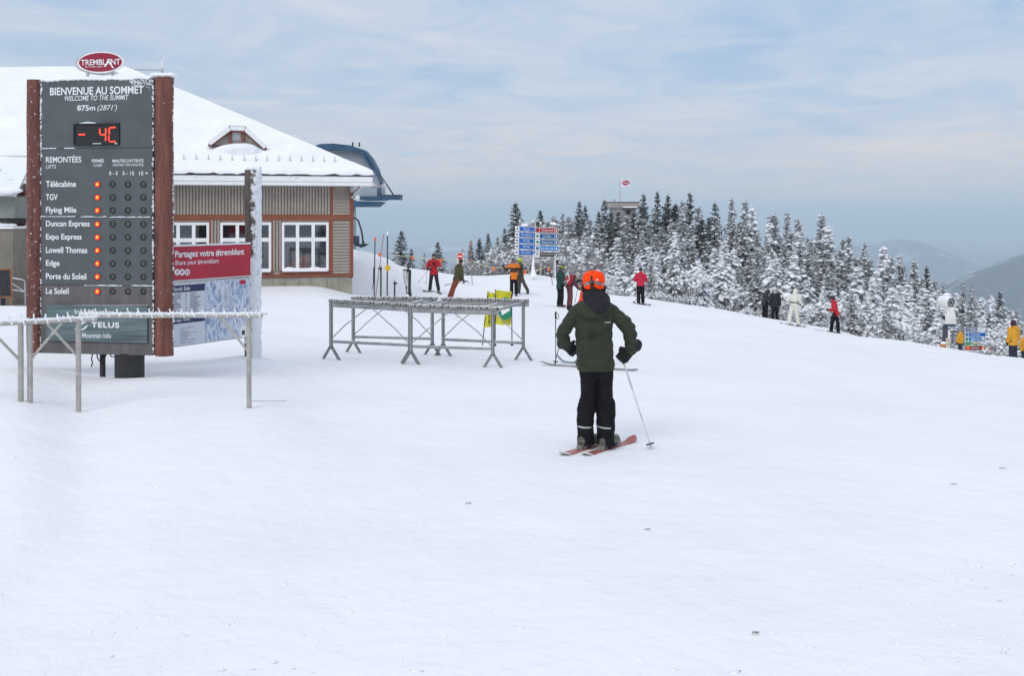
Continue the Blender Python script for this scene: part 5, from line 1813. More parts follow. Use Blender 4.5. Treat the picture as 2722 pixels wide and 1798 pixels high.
# ------------------------------------------------------------------ snow gun beyond the crest
dG = 44.0
gb = G(2515, dG)
gun = thing('snow_gun', gb, 'white fan snow gun on a dark mast with a control box', 'snow gun')
q = lambda u, v, y=0.0: Vector((P(u, v, dG).x - gb.x, y, P(u, v, dG).z - gb.z))
M_GUNW = mat('gun_white', (0.72, 0.71, 0.68), 0.5, var=0.06, scale=3, rime=(0.3, 6, (0, 0, 1)))
a, b_ = q(2507, 985), q(2517, 866)
MB().span(a.x, b_.x, -0.08, 0.09, -0.6, b_.z).build('mast', mat('gun_mast', (0.06, 0.06, 0.075), 0.6), gun)
a, b_ = q(2507.5, 861), q(2535.5, 836)
bx_ = MB().span(a.x, b_.x, -0.22, 0.14, a.z, b_.z).build('control_box', M_GUNW, gun, bevel=0.012)
MB().add([(a.x - 0.085, -0.1, b_.z - 0.0), (a.x - 0.004, -0.2, b_.z - 0.05), (a.x - 0.004, -0.2, a.z + 0.16), (a.x - 0.085, -0.1, b_.z - 0.18), (a.x - 0.085, -0.06, b_.z), (a.x - 0.004, -0.16, b_.z - 0.05), (a.x - 0.004, -0.16, a.z + 0.16), (a.x - 0.085, -0.06, b_.z - 0.18)],
         [(0, 3, 2, 1), (4, 5, 6, 7), (0, 1, 5, 4), (3, 7, 6, 2)]).build('box_flap', M_NAVY, bx_)
a2, b2 = q(2513, 867), q(2534, 861.2)
MB().span(a2.x, b2.x, -0.2, 0.1, a2.z, b2.z).build('blue_tray', M_BLUE, gun)
a2, b2 = q(2514, 836), q(2532, 820)
MB().span(a2.x, b2.x, -0.14, 0.12, a2.z, b2.z + 0.06).build('yoke', M_GUNW, gun, bevel=0.01)
cb_ = q(2526, 806)
axis = Vector((0.34, -0.94, -0.06)).normalized()
cen = Vector((cb_.x - 0.10, 0.16, cb_.z + 0.03))
xx = axis.cross(Vector((0, 0, 1))).normalized(); yy_ = xx.cross(axis)
def ring(off, rad, n=28): return [tuple(cen + axis * off + xx * (rad * math.cos(2 * math.pi * k / n)) + yy_ * (rad * math.sin(2 * math.pi * k / n))) for k in range(n)]
MB().loft([ring(-0.30, 0.20), ring(-0.26, 0.27), ring(0.05, 0.30), ring(0.27, 0.285), ring(0.31, 0.275), ring(0.31, 0.232), ring(0.05, 0.225)], cap=True).build('fan_drum', M_GUNW, gun, smooth=False)
MB().loft([ring(0.235, 0.224), ring(0.24, 0.06), ring(0.29, 0.05)]).build('fan_grille', mat('fan_dark', (0.018, 0.02, 0.022), 0.5), gun)
for k in range(9):
    a_ = 2 * math.pi * k / 9
    p0 = cen + axis * 0.255 + (xx * math.cos(a_) + yy_ * math.sin(a_)) * 0.05
    p1 = cen + axis * 0.255 + (xx * math.cos(a_ + 0.3) + yy_ * math.sin(a_ + 0.3)) * 0.222
    MB().bar(p0, p1, 0.045, 0.008, up=tuple(axis)).build('fan_blade', M_STEEL, gun)
for k in range(14):
    a_ = 2 * math.pi * k / 14
    p0 = cen + axis * 0.302 + (xx * math.cos(a_) + yy_ * math.sin(a_)) * 0.238
    MB().ball(p0 + axis * 0.008, 0.012, 6, 4).build('nozzle', M_STEEL, gun)
link('drum_snow', remesh(MB().ball(cen + Vector((0, -0.02, 0.33)), (0.14, 0.14, 0.07), 12, 8), 0.02, 2, 0.01, 9), M_SNOWCAP, gun)
link('mast_snow', remesh(MB().ball(q(2521, 888, -0.05), (0.05, 0.05, 0.2), 10, 8).ball(q(2520, 905, -0.05), (0.09, 0.09, 0.14), 10, 8), 0.02, 2, 0.01, 9), M_SNOWCAP, gun)
# guard pads and plate at the mast's foot
ob = G(2508, 42.5)
pdd = thing('snow_topped_pad', ob, 'orange pad capped with snow at the foot of the snow gun', 'pad')
q2 = lambda u, v, d: P(u, v, d) - ob
a, b_ = q2(2500.5, 935, 42.5), q2(2514, 915, 42.5)
MB().span(a.x, b_.x, -0.1, 0.1, -0.2, b_.z).build('pad', mat('orange_pad', (0.55, 0.24, 0.05), 0.7), pdd)
link('cap_snow', remesh(MB().ball(((a.x + b_.x) / 2 + 0.02, 0, b_.z + 0.03), (0.13, 0.13, 0.08), 12, 8), 0.02, 2), M_SNOWCAP, pdd)
ob2 = G(2520, 42.2)
wp = thing('warning_plate', ob2, 'small white warning plate with a red ring under the snow gun', 'sign')
a, b_ = P(2515, 935, 42.2) - ob2, P(2525.5, 899, 42.2) - ob2
MB().span(a.x, b_.x, 0, 0.02, -0.1, b_.z).build('plate', M_SIGNW, wp)
c = P(2520.5, 905, 42.2) - ob2
for zz_, m_ in ((c.z, mat('ring_red', (0.5, 0.05, 0.04), 0.5)), (c.z - 0.19, M_GREYINK)):
    rg = [[(c.x + r0 * math.cos(2 * math.pi * k / 18), -0.005, zz_ + r0 * math.sin(2 * math.pi * k / 18)) for k in range(18)] for r0 in (0.06, 0.04)]
    MB().loft(rg, cap=False).build('ring', m_, wp)

# lower trail sign
dW = 43.0
wb = G(2590, dW)
ws = thing('slope_sign', wb, 'low white trail sign with blue, green and red strips beside the snow gun', 'sign')
q = lambda u, v, y=0.0: Vector((P(u, v, dW).x - wb.x, y, P(u, v, dW).z - wb.z))
for i, (v0, v1, m_) in enumerate(((872, 881.5, mat('grey_field', (0.16, 0.19, 0.28), 0.6)), (885, 894.5, M_SBLUE), (897, 907, M_SBLUE3), (909, 919, mat('green_strip', (0.05, 0.30, 0.14), 0.6)), (921, 930.5, M_SRED))):
    a, b_ = q(2565, v1 + 1), q(2620, v0 - 1)
    bd = MB().span(a.x, b_.x, 0, 0.03, a.z, b_.z).build('board', mat('pale_board', (0.60, 0.63, 0.68), 0.6), ws)
    a, b_ = q(2565.6 if i in (0, 3, 4) else 2575, v1), q(2598 if i == 0 else 2619, v0)
    MB().span(a.x, b_.x, -0.006, -0.001, a.z, b_.z).build('colour_field', m_, bd)
    if i in (1, 2):
        a, b_ = q(2567, v1 - 1), q(2573, v0 + 1)
        MB().span(a.x, b_.x, -0.006, -0.001, a.z, b_.z).build('symbol', M_SBLUE2 if i == 1 else M_SGREEN, bd)
    for (ua, ub) in ((2580, 2605),) if i else ((2580, 2594),):
        a, b_ = q(ua, (v0 + v1) / 2 + 1.2), q(ub, (v0 + v1) / 2 - 1.2)
        MB().span(a.x, b_.x, -0.009, -0.007, a.z, b_.z).build('word_line', mat('pale_word', (0.5, 0.55, 0.62), 0.6), bd)
    ac = q(2614.5, (v0 + v1) / 2)
    if i > 1:
        MB().add([(ac.x - 0.05, -0.009, ac.z + 0.01), (ac.x - 0.05, -0.009, ac.z - 0.01), (ac.x + 0.01, -0.009, ac.z - 0.01), (ac.x + 0.01, -0.009, ac.z - 0.045), (ac.x + 0.06, -0.009, ac.z), (ac.x + 0.01, -0.009, ac.z + 0.045), (ac.x + 0.01, -0.009, ac.z + 0.01)], [tuple(range(7))]).build('arrow', M_LETTER, bd)
for uu in (2566, 2619):
    a = q(uu, 878)
    MB().tube([(a.x, 0.06, -0.4), (a.x, 0.06, a.z + 0.1)], 0.03, 8).build('post', M_GREYWOOD, ws)
rope([(2568, 921), (2596, 910), (2617, 922), (2636, 924)], 42.6, 'thin rope with orange flags hung across the lower slope sign', [(2573, 921), (2613, 922), (2636, 926)], 5)

# ------------------------------------------------------------------ viewing tower with flag behind the forest
dV = 118.0
vb = P(1665, V0, dV)
vz = gz(vb.x, dV)
tw = thing('viewing_tower', (vb.x, dV, vz), 'weathered grey timber viewing tower rising above the spruces', 'tower')
q = lambda u, v, y=0.0: Vector((P(u, v, dV).x - vb.x, y, P(u, v, dV).z - vz))
M_BOARD = mat('bleached_boards', (0.34, 0.31, 0.29), 0.9, var=0.2, scale=2, stretch=(6, 1, 0.4))
a, b_ = q(1612, 551), q(1700, 538)
n = 26
for k in range(n):
    x0 = a.x + (b_.x - a.x) * k / n
    x1 = a.x + (b_.x - a.x) * (k + 1) / n
    MB().span(x0 + 0.006, x1 - 0.006, -0.02 + 0.02 * (k % 2), 0.08, a.z, b_.z - 0.02 * (k % 3)).build('plank', M_BOARD, tw)
MB().span(a.x, b_.x + 0.1, -0.10, 0.14, b_.z, b_.z + 0.10).build('parapet_cap', M_BROWNPIPE, tw)
MB().span(a.x + 0.1, b_.x, -0.08, 0.12, b_.z + 0.1, b_.z + 0.16).build('cap_snow', M_SNOWCAP, tw)
MB().span(a.x, b_.x, 0.1, 3.8, a.z - 0.15, a.z).build('deck', M_BOARD, tw)
c0, c1 = q(1655, 556), q(1692, 552)
MB().span(c0.x, c1.x, -0.7, 0.1, c0.z, c1.z).build('ledge', M_BROWNPIPE, tw)
MB().span(c0.x, c1.x, -0.72, 0.1, c1.z, c1.z + 0.12).build('ledge_snow', M_SNOWCAP, tw)
MB().span(q(1628, 560).x, q(1692, 560).x, 0.3, 3.6, -1, a.z - 0.16).build('tower_wall', mat('pale_wall', (0.24, 0.23, 0.23), 0.9, var=0.1), tw)
MB().span(q(1666, 570).x, q(1676, 560).x, 0.22, 0.31, q(0, 570).z, q(0, 559).z).build('window', M_BLACK, tw)
MB().tube([q(1634, 539, 0.3), q(1634, 531, 0.3)], 0.10, 8).build('chimney', M_BLACK, tw)
for uu in (1603, 1625, 1647, 1659, 1669, 1682, 1691):
    MB().tube([q(uu, 540, 0.1), q(uu, 535, 0.1)], 0.06, 6).build('rail_post', M_GREYWOOD, tw)
fb = q(1648, 540, 1.0)
fp = thing('flag_pole', (vb.x + fb.x, dV + 1.0, vz + fb.z), 'thin flagpole flying a white flag with a crimson oval above the tower', 'flag')
qf = lambda u, v, y=0.0: Vector((P(u, v, dV + 1).x - fp.location.x, y, P(u, v, dV + 1).z - fp.location.z))
MB().tube([qf(1648, 545), qf(1648, 475)], [0.045, 0.03], 8).build('pole', mat('pale_pole', (0.42, 0.42, 0.45), 0.5), fp)
vs, fs = [], []
n = 12
for r_ in range(n + 1):
    for c in range(n + 1):
        f, g_ = c / n, r_ / n
        uu = 1648.5 + 30 * f * (1 - 0.06 * g_)
        vv = 477 + 4.5 * f + g_ * (19.5 - 6 * f)
        vs.append(qf(uu, vv, 0.12 * math.sin(f * 6 + g_)))
for r_ in range(n):
    for c in range(n):
        fs.append((r_ * (n + 1) + c + n + 1, r_ * (n + 1) + c + n + 2, r_ * (n + 1) + c + 1, r_ * (n + 1) + c))
MB().add(vs, fs).build('cloth', mat('flag_white', (0.82, 0.80, 0.86), 0.7, var=0.02), fp, smooth=True)
ov = [(1653, 486), (1657, 481), (1664, 479.5), (1670, 481), (1674.5, 484), (1672, 488.5), (1666, 492), (1661, 493), (1656, 490.5)]
MB().add([tuple(qf(u_, v_, -0.13)) for u_, v_ in ov], [tuple(range(9))[::-1]]).build('oval', mat('flag_crimson', (0.42, 0.012, 0.06), 0.7), fp)
a, b_ = qf(1656, 488.5, -0.14), qf(1671, 484, -0.14)
text(fp, 'TREMBLANT', a.x, b_.x, a.z, b_.z, -0.14, M_LETTER)

# ------------------------------------------------------------------ people
M_SKIN = mat('skin', (0.50, 0.27, 0.20), 0.6, var=0.06)
M_GLOVEB = mat('black_glove', (0.011, 0.010, 0.013), 0.75, var=0.25, scale=20, bump=0.3, bscale=60)
M_BLACKCL = mat('black_shell_fabric', (0.0095, 0.009, 0.011), 0.85, var=0.25, scale=10, bump=0.25, bscale=50, spec=0.15)
M_BOOT = mat('dark_boot', (0.05, 0.05, 0.055), 0.45, var=0.25, scale=14)
M_BIND = mat('binding_grey', (0.22, 0.22, 0.22), 0.4, var=0.5, scale=30)
DEF = dict(pel=(0, 0, .53), che=(0, 0, .715), nek=(0, -.005, .83), hed=(0, .012, .915),
           shL=(-.100, 0, .79), elL=(-.138, -.012, .63), wrL=(-.142, .035, .50), haL=(-.138, .06, .445),
           shR=(.100, 0, .79), elR=(.138, -.012, .63), wrR=(.142, .035, .50), haR=(.138, .06, .445),
           hiL=(-.05, 0, .50), knL=(-.056, .018, .28), anL=(-.058, -.008, .055), toL=(-.068, .085, .022),
           hiR=(.05, 0, .50), knR=(.056, .018, .28), anR=(.058, -.008, .055), toR=(.068, .085, .022))


def glove_mesh(wr, ha, side, s, voxel, curl=0.8, thumb_dir=None):
    """wr wrist, ha middle of the hand; side = direction the thumb leaves; five fingers that curl round what is held"""
    d = (ha - wr).normalized()
    sd = (side - d * side.dot(d)).normalized()
    n = d.cross(sd).normalized()
    if thumb_dir is not None and n.dot(thumb_dir) < 0:
        n = -n
    mb = MB()
    mb.caps(wr - d * 0.055 * s, wr + d * 0.005 * s, 0.040 * s, 0.034 * s)            # cuff
    for k in range(4):
        o = sd * ((1.5 - k) * 0.021 * s)
        mb.caps(wr + d * 0.02 * s + o * 0.6, wr + d * 0.088 * s + o, 0.019 * s, 0.0165 * s, 8)   # palm rays
        ln = (0.036, 0.041, 0.038, 0.030)[k] * s
        p = wr + d * 0.092 * s + o
        for j, fr in enumerate((1.0, 0.75, 0.6)):
            a = curl * (j + 0.6)
            q = p + (d * math.cos(a) + n * math.sin(a)) * (ln * fr)
            mb.caps(p, q, 0.0118 * s, 0.0108 * s, 8)
            p = q
    p = wr + d * 0.030 * s + sd * 0.030 * s
    q = p + (d * 0.55 + sd * 0.55 + n * 0.45).normalized() * 0.042 * s
    mb.caps(p, q, 0.0155 * s, 0.0135 * s, 8)
    mb.caps(q, q + (d * 0.75 + n * 0.65 - sd * 0.15).normalized() * 0.032 * s, 0.0130 * s, 0.0115 * s, 8)
    return remesh(mb, voxel, 2)


def person(label, base, Ht, rz=0.0, J=None, W=None, jacket=None, pants=None, glove=None, boot=None, hat=None, hem=0.45, voxel=0.016,
           look=0.0, tilt=0.0, band=None, group=None, hood=None, fat=1.0, quilt=None, wr=0.006, legs=True, collar=None, skirt=0.0, absolute=False, headscale=1.0, hat_voxel=None):
    """J: joints before turning (x right, y forward, z up, in body heights); W: joints after turning"""
    rotm = Matrix.Rotation(rz, 3, 'Z')
    p = {k: Vector(v) for k, v in DEF.items()}
    for k, v in (J or {}).items():
        p[k] = Vector(v)
    p = {k: rotm @ v for k, v in p.items()}
    for k, v in (W or {}).items():
        p[k] = Vector(v)
    H = Ht
    p = {k: v * H for k, v in p.items()}
    root = thing('person', base, label, 'person', group=group)
    g = glove or M_GLOVEB
    side = (p['shR'] - p['shL']).normalized()
    spine = (p['nek'] - p['pel']).normalized()
    fwd = spine.cross(side).normalized()
    # with side = right and spine = up, forward is up x right
    hfw = Matrix.Rotation(rz + look, 3, 'Z') @ Vector((0, 1, 0))
    hup = Vector((0, 0, 1))
    hsd = hfw.cross(hup).normalized()
    tl = Matrix.Rotation(-tilt, 3, hsd)
    hfw = tl @ hfw
    hup = tl @ hup
    hm = Matrix((hsd, hfw, hup)).transposed()
    hs = H * headscale
    # body: one continuous surface from head to feet
    b_ = MB()
    hc = p['hed']
    b_.ball(hc + hup * 0.008 * hs, (0.042 * hs, 0.052 * hs, 0.058 * hs), 14, 10, hm)
    b_.ball(hc + hfw * 0.018 * hs - hup * 0.030 * hs, (0.031 * hs, 0.035 * hs, 0.036 * hs), 12, 8, hm)
    b_.ball(hc + hfw * 0.056 * hs - hup * 0.012 * hs, (0.008 * hs, 0.011 * hs, 0.014 * hs), 8, 6, hm)
    b_.ball(hc + hfw * 0.046 * hs - hup * 0.034 * hs, (0.016 * hs, 0.008 * hs, 0.006 * hs), 8, 6, hm)
    for s_ in (-1, 1):
        b_.ball(hc + hsd * 0.043 * hs * s_ - hup * 0.008 * hs, (0.006 * hs, 0.012 * hs, 0.018 * hs), 8, 6, hm)
    b_.caps(p['nek'] - spine * 0.02 * H, hc - hup * 0.03 * hs, 0.030 * H, 0.029 * H)
    b_.caps(p['pel'], p['che'], 0.052 * H, 0.055 * H)
    b_.caps(p['che'], p['nek'], 0.055 * H, 0.032 * H)
    b_.caps(p['shL'], p['shR'], 0.030 * H, 0.030 * H)
    for s_ in 'LR':
        b_.caps(p['sh' + s_], p['el' + s_], 0.028 * H, 0.024 * H)
        b_.caps(p['el' + s_], p['wr' + s_], 0.024 * H, 0.018 * H)
        b_.caps(p['wr' + s_], p['wr' + s_].lerp(p['ha' + s_], 0.5), 0.017 * H, 0.014 * H)
        b_.caps(p['pel'], p['hi' + s_], 0.045 * H, 0.045 * H)
        b_.caps(p['hi' + s_], p['kn' + s_], 0.042 * H, 0.032 * H)
        b_.caps(p['kn' + s_], p['an' + s_], 0.030 * H, 0.024 * H)
        b_.caps(p['an' + s_], p['to' + s_], 0.020 * H, 0.014 * H)
    body = link('body', remesh(b_, max(voxel, 0.012), 3), M_SKIN, root)
    eyes = mat('eye_dark', (0.02, 0.015, 0.012), 0.3)
    for s_ in (-1, 1):
        MB().ball(hc + hfw * 0.0475 * hs + hsd * 0.017 * hs * s_ + hup * 0.006 * hs, 0.006 * hs, 8, 6).build('eye', eyes, body)
    # trousers
    lg = MB()
    lg.ball(p['pel'], (0.083 * H * fat, 0.070 * H, 0.06 * H), 16, 10, Matrix((side, fwd, spine)).transposed())
    for s_ in 'LR':
        hi, kn, an = p['hi' + s_], p['kn' + s_], p['an' + s_]
        lg.caps(hi, kn, 0.058 * H * fat, 0.046 * H * fat)
        lg.caps(kn, an + (kn - an).normalized() * 0.02 * H, 0.046 * H * fat, 0.046 * H * fat)
    link('trousers', remesh(lg, voxel, 3, wr * 1.2, 9, 3), pants or M_BLACKCL, root)
    # boots
    if legs:
        for s_ in 'LR':
            an, to = p['an' + s_], p['to' + s_]
            bt = MB()
            heel = an + (an - to) * 0.28
            heel.z = to.z
            bt.caps(Vector((heel.x, heel.y, to.z + 0.008 * H)), Vector((to.x, to.y, to.z + 0.006 * H)), 0.030 * H, 0.027 * H)
            bt.caps(an - Vector((0, 0, 0.01 * H)), an + (p['kn' + s_] - an) * 0.16, 0.036 * H, 0.037 * H)
            link('boot', remesh(bt, voxel, 2), boot or M_BOOT, root)
    # jacket
    jk = MB()
    hemp = p['pel'] - spine * ((0.53 - hem) * H)
    rr = [(hemp, .098 + skirt, .083), (hemp + spine * .03 * H, .100 + skirt * .7, .085), (p['pel'] + spine * .03 * H, .093, .078), (p['pel'].lerp(p['che'], .55), .092, .075),
          (p['che'], .102, .078), (p['che'].lerp(p['nek'], .55), .098, .066), (p['che'].lerp(p['nek'], .92), .055, .05), (p['nek'] + spine * .012 * H, .042, .042)]
    rings = []
    for c, rx, ry in rr:
        rings.append([c + side * (rx * H * fat * math.cos(2 * math.pi * k / 20)) + fwd * (ry * H * fat * math.sin(2 * math.pi * k / 20)) for k in range(20)])
    if (rings[0][1] - rings[0][0]).cross(rings[0][5] - rings[0][0]).dot(spine) < 0:
        rings = [r[::-1] for r in rings]
    jk.loft(rings)
    jk.caps(p['shL'].lerp(p['shR'], .12), p['shL'].lerp(p['shR'], .88), 0.047 * H * fat, 0.047 * H * fat)
    for s_ in 'LR':
        jk.caps(p['sh' + s_], p['el' + s_], 0.046 * H * fat, 0.040 * H * fat)
        jk.caps(p['el' + s_], p['wr' + s_], 0.040 * H * fat, 0.034 * H * fat)
    jk.caps(p['nek'] - spine * .01 * H, p['nek'] + spine * .028 * H, .046 * H, .043 * H)
    jm = remesh(jk, voxel, 3, wr, 8, 1, quilt)
    jo = link('jacket', jm, jacket, root)
    if band:
        for z0, z1, m_ in band:
            jm.materials.append(m_)
            mi = len(jm.materials) - 1
            for f in jm.polygons:
                if z0 * H <= f.center.z <= z1 * H:
                    f.material_index = mi
    if hood:
        hb = MB().ball(p['nek'] - fwd * 0.045 * H - spine * 0.012 * H, (0.068 * H, 0.036 * H, 0.052 * H), 16, 10, Matrix((side, fwd, spine)).transposed())
        hb.ball(p['nek'] - fwd * 0.02 * H + spine * 0.02 * H, (0.058 * H, 0.045 * H, 0.03 * H), 16, 10, Matrix((side, fwd, spine)).transposed())
        link('hood', remesh(hb, voxel, 3, wr, 9), hood, jo)
    if collar:
        link('collar', remesh(MB().caps(p['nek'] - spine * .005 * H, p['nek'] + spine * .05 * H, .047 * H, .043 * H), voxel, 2, 0.003, 12), collar, root)
    # gloves
    for s_ in 'LR':
        sd = fwd if True else side
        inner = (p['nek'] - p['sh' + s_])
        link('glove', glove_mesh(p['wr' + s_], p['ha' + s_], fwd + Vector((0, 0, 0.3)), H / 1.72 * 1.25, 0.006 if voxel < 0.012 else 0.009, 0.8, inner), g, root)
    # hat or helmet
    if hat:
        kind_, hmx, hmt = hat[0], hat[1], (hat[2] if len(hat) > 2 else None)
        if kind_ == 'helmet':
            k = 1.0
            rings = []
            for i in range(9):
                th = math.pi * (0.04 + 0.60 * i / 8)
                rr_, zz_ = math.sin(th), math.cos(th)
                rings.append([hc + hup * (0.012 + 0.070 * zz_) * hs + hsd * (0.058 * rr_ * math.cos(2 * math.pi * j / 24)) * hs + hfw * ((-0.004 + 0.071 * rr_ * math.sin(2 * math.pi * j / 24))) * hs for j in range(24)])
            link('helmet', remesh(MB().loft(rings[::-1]), hat_voxel or 0.010, 2), hmx, root)
            ring_ = []
            for (dz, rs_) in ((0.000, 1.0), (0.018, 1.0)):
                ring_.append([hc + hup * (0.012 + dz) * hs + hsd * (0.0615 * rs_ * math.cos(2 * math.pi * j / 24)) * hs + hfw * ((-0.003 + 0.0745 * rs_ * math.sin(2 * math.pi * j / 24))) * hs for j in range(24)])
            MB().loft(ring_, cap=True).build('goggle_strap', hmt or M_BLACKCL, root)
            gl = MB().ball(hc + hfw * 0.066 * hs + hup * 0.008 * hs, (0.040 * hs, 0.014 * hs, 0.022 * hs), 12, 8, hm)
            gl.build('goggles', M_BEZEL, root, smooth=True)
        elif kind_ == 'beanie':
            hb = MB().ball(hc + hup * 0.024 * hs - hfw * 0.004 * hs, (0.050 * hs, 0.060 * hs, 0.052 * hs), 14, 10, hm)
            link('beanie', remesh(hb, voxel, 2, 0.002, 20), hmx, root)
        elif kind_ == 'hooded':
            hb = MB().ball(hc + hup * 0.006 * hs - hfw * 0.012 * hs, (0.062 * hs, 0.070 * hs, 0.072 * hs), 16, 10, hm)
            hb.caps(hc - hup * 0.02 * hs - hfw * 0.01 * hs, p['nek'] - fwd * 0.01 * H, 0.055 * hs, 0.060 * hs)
            if hmt:
                hb.ball(hc + hup * 0.03 * hs + hfw * 0.055 * hs, (0.04 * hs, 0.03 * hs, 0.022 * hs), 10, 8, hm)
            link('hood', remesh(hb, voxel, 3, 0.004, 12), hmx, root)
    return root, {k: v + Vector(base) for k, v in p.items()}


def pole(top, tip, label, m_=None, group=None, thick=0.008, strap=True, cat='ski pole', basket=None):
    top, tip = Vector(top), Vector(tip)
    root = thing('ski_pole', tip, label, cat, group=group)
    d = (top - tip)
    Ln = d.length
    dn = d.normalized()
    MB().tube([(0, 0, 0), dn * 0.04, dn * (Ln - 0.12)], [0.003, thick * 0.7, thick], 8).build('shaft', m_ or M_STEEL, root)
    MB().tube([dn * (Ln - 0.125), dn * (Ln - 0.11), dn * (Ln - 0.02), dn * Ln], [thick, 0.015, 0.017, 0.012], 8).build('grip', M_BLACK, root)
    bk = dn * 0.07
    xx = dn.cross(Vector((0, 1, 0.01))).normalized(); yy = dn.cross(xx)
    rg = [[bk + dn * o + xx * (r_ * math.cos(2 * math.pi * k / 14)) + yy * (r_ * math.sin(2 * math.pi * k / 14)) for k in range(14)] for o, r_ in ((-0.006, 0.012), (-0.004, 0.042), (0.006, 0.042), (0.012, 0.012))]
    MB().loft(rg).build('basket', basket or M_BLACK, root)
    if strap:
        s0 = dn * (Ln - 0.01)
        MB().tube([s0, s0 + Vector((0.045, -0.01, -0.03)), s0 + Vector((0.06, -0.01, -0.10)), s0 + Vector((0.03, -0.01, -0.13)), s0 + Vector((0.005, -0.01, -0.04))], 0.006, 5).build('strap', M_BLACK, root)
    return root


def ski(c, heading, Ln, wid, top_m, label, group=None, tip_m=None, tail_m=None, tip_up=0.07, tail_up=0.01, binding=True, lift=0.004):
    """c: ground point under the boot; heading: angle from +y towards +x"""
    d = Vector((math.sin(heading), math.cos(heading), 0))
    s_ = Vector((d.y, -d.x, 0))
    c = (c[0], c[1], 0.0)
    a, b_ = Vector(c) - d * Ln * 0.45, Vector(c) + d * Ln * 0.5
    za, zb = gz(a.x, a.y), gz(b_.x, b_.y)
    base = Vector((c[0], c[1], gz(c[0], c[1])))
    root = thing('ski', base, label, 'ski', group=group)
    n = 22
    rows, ts = [], []
    for i in range(n + 1):
        f = i / n
        x = -0.47 * Ln + Ln * 0.99 * f
        z = (za + (zb - za) * f) - base.z + lift
        if f > 0.84: z += tip_up * ((f - 0.84) / 0.16) ** 1.7
        if f < 0.10: z += tail_up * ((0.10 - f) / 0.10) ** 1.5
        w_ = wid * (0.5 + 0.10 * abs(f - 0.5) * 2)
        if f > 0.93: w_ *= math.sqrt(max(1 - ((f - 0.93) / 0.073) ** 2, 0.02))
        if f < 0.05: w_ *= math.sqrt(max(1 - ((0.05 - f) / 0.054) ** 2, 0.05))
        rows.append((d * x + Vector((0, 0, z)), w_))
        ts.append(f)
    def strip(i0, i1, m_, nm):
        rg = []
        for c_, w_ in rows[i0:i1 + 1]:
            rg.append([c_ - s_ * w_, c_ + s_ * w_, c_ + s_ * w_ + Vector((0, 0, 0.013)), c_ - s_ * w_ + Vector((0, 0, 0.013))])
        MB().loft(rg).build(nm, m_, root)
    i0 = int(n * 0.13) if tail_m else 0
    i1 = int(n * 0.84) if tip_m else n
    if tail_m: strip(0, i0, tail_m, 'ski_tail')
    strip(i0, i1, top_m, 'ski_body')
    if tip_m: strip(i1, n, tip_m, 'ski_tip')
    if binding:
        zm = (za + zb) / 2 - base.z + 0.02
        rm = Matrix((s_, d, Vector((0, 0, 1)))).transposed()
        for off, hh in ((0.17, 0.04), (-0.135, 0.045)):
            MB().box(d * off + Vector((0, 0, zm + hh / 2)), (wid * 0.62, 0.07, hh), rm).build('binding', M_BIND, root, bevel=0.008)
    return root


cloth = lambda nm, c, **k: mat(nm, c, 0.8, var=k.pop('var', 0.12), scale=8, bump=0.2, bscale=45, sheen=0.05)
C_OLIVE = cloth('olive_quilt', (0.024, 0.027, 0.014))
C_RED = cloth('red_jacket', (0.48, 0.010, 0.022))
C_RED2 = cloth('rose_red_jacket', (0.50, 0.012, 0.045))
C_NAVY = cloth('navy_trousers', (0.020, 0.020, 0.038))
C_KHAKI = cloth('khaki_green_jacket', (0.065, 0.062, 0.022))
C_RUST = cloth('rust_trousers', (0.23, 0.045, 0.016))
C_ORANGE = cloth('orange_jacket', (0.72, 0.17, 0.008))
C_DKGREEN = cloth('bottle_green_jacket', (0.010, 0.042, 0.036))
C_MAROON = cloth('maroon_trousers', (0.12, 0.030, 0.040))
C_WHITE = cloth('cream_suit', (0.68, 0.67, 0.58), var=0.04)
C_YELLOW = cloth('mustard_jacket', (0.62, 0.29, 0.015))
C_BLACK2 = cloth('charcoal_jacket', (0.026, 0.025, 0.030))
C_GREY = cloth('grey_knit', (0.14, 0.14, 0.15))
C_LIME = mat('lime_strap', (0.55, 0.70, 0.03), 0.6)
C_HELMW = mat('white_helmet', (0.62, 0.61, 0.58), 0.4)
C_HELMG = mat('grey_helmet', (0.14, 0.14, 0.15), 0.5, var=0.1)
C_HELMB = mat('black_helmet', (0.025, 0.024, 0.028), 0.4, var=0.2)
C_HELMO = mat('fluorescent_orange_helmet', (1.0, 0.060, 0.002), 0.6, var=0.02, spec=0.15)

# --- the skier in the foreground, seen from behind, hand on hip
dM = 9.5
mb0 = G(1586, dM)
K = dM / F / 2.8
def mk(x, y, dep=0.0): return Vector(((x - 465) * K, dep, (1440 - y) * K))
Wm = dict(pel=mk(458, 800, 0.0), che=mk(446, 545, 0.0), nek=mk(444, 330, -0.01), hed=mk(447, 214, 0.03),
          shL=mk(312, 412, 0.0), elL=mk(208, 570, -0.03), wrL=mk(243, 672, 0.06), haL=mk(300, 718, 0.13),
          shR=mk(582, 408, 0.0), elR=mk(698, 540, -0.02), wrR=mk(728, 700, 0.05), haR=mk(668, 764, 0.09),
          hiL=mk(405, 880, 0.0), knL=mk(392, 1130, 0.05), anL=mk(383, 1370, 0.0), toL=mk(420, 1418, 0.13),
          hiR=mk(528, 880, 0.0), knR=mk(536, 1130, 0.05), anR=mk(540, 1375, 0.0), toR=mk(582, 1420, 0.13))
root_m = thing('person', mb0, 'skier seen from behind in an olive quilted jacket and fluorescent orange helmet', 'person')
V_ = 0.0085
side, spine, fwd = Vector((1, 0, 0)), Vector((0, 0, 1)), Vector((0, 1, 0))
p = Wm
b_ = MB()
hc = p['hed']
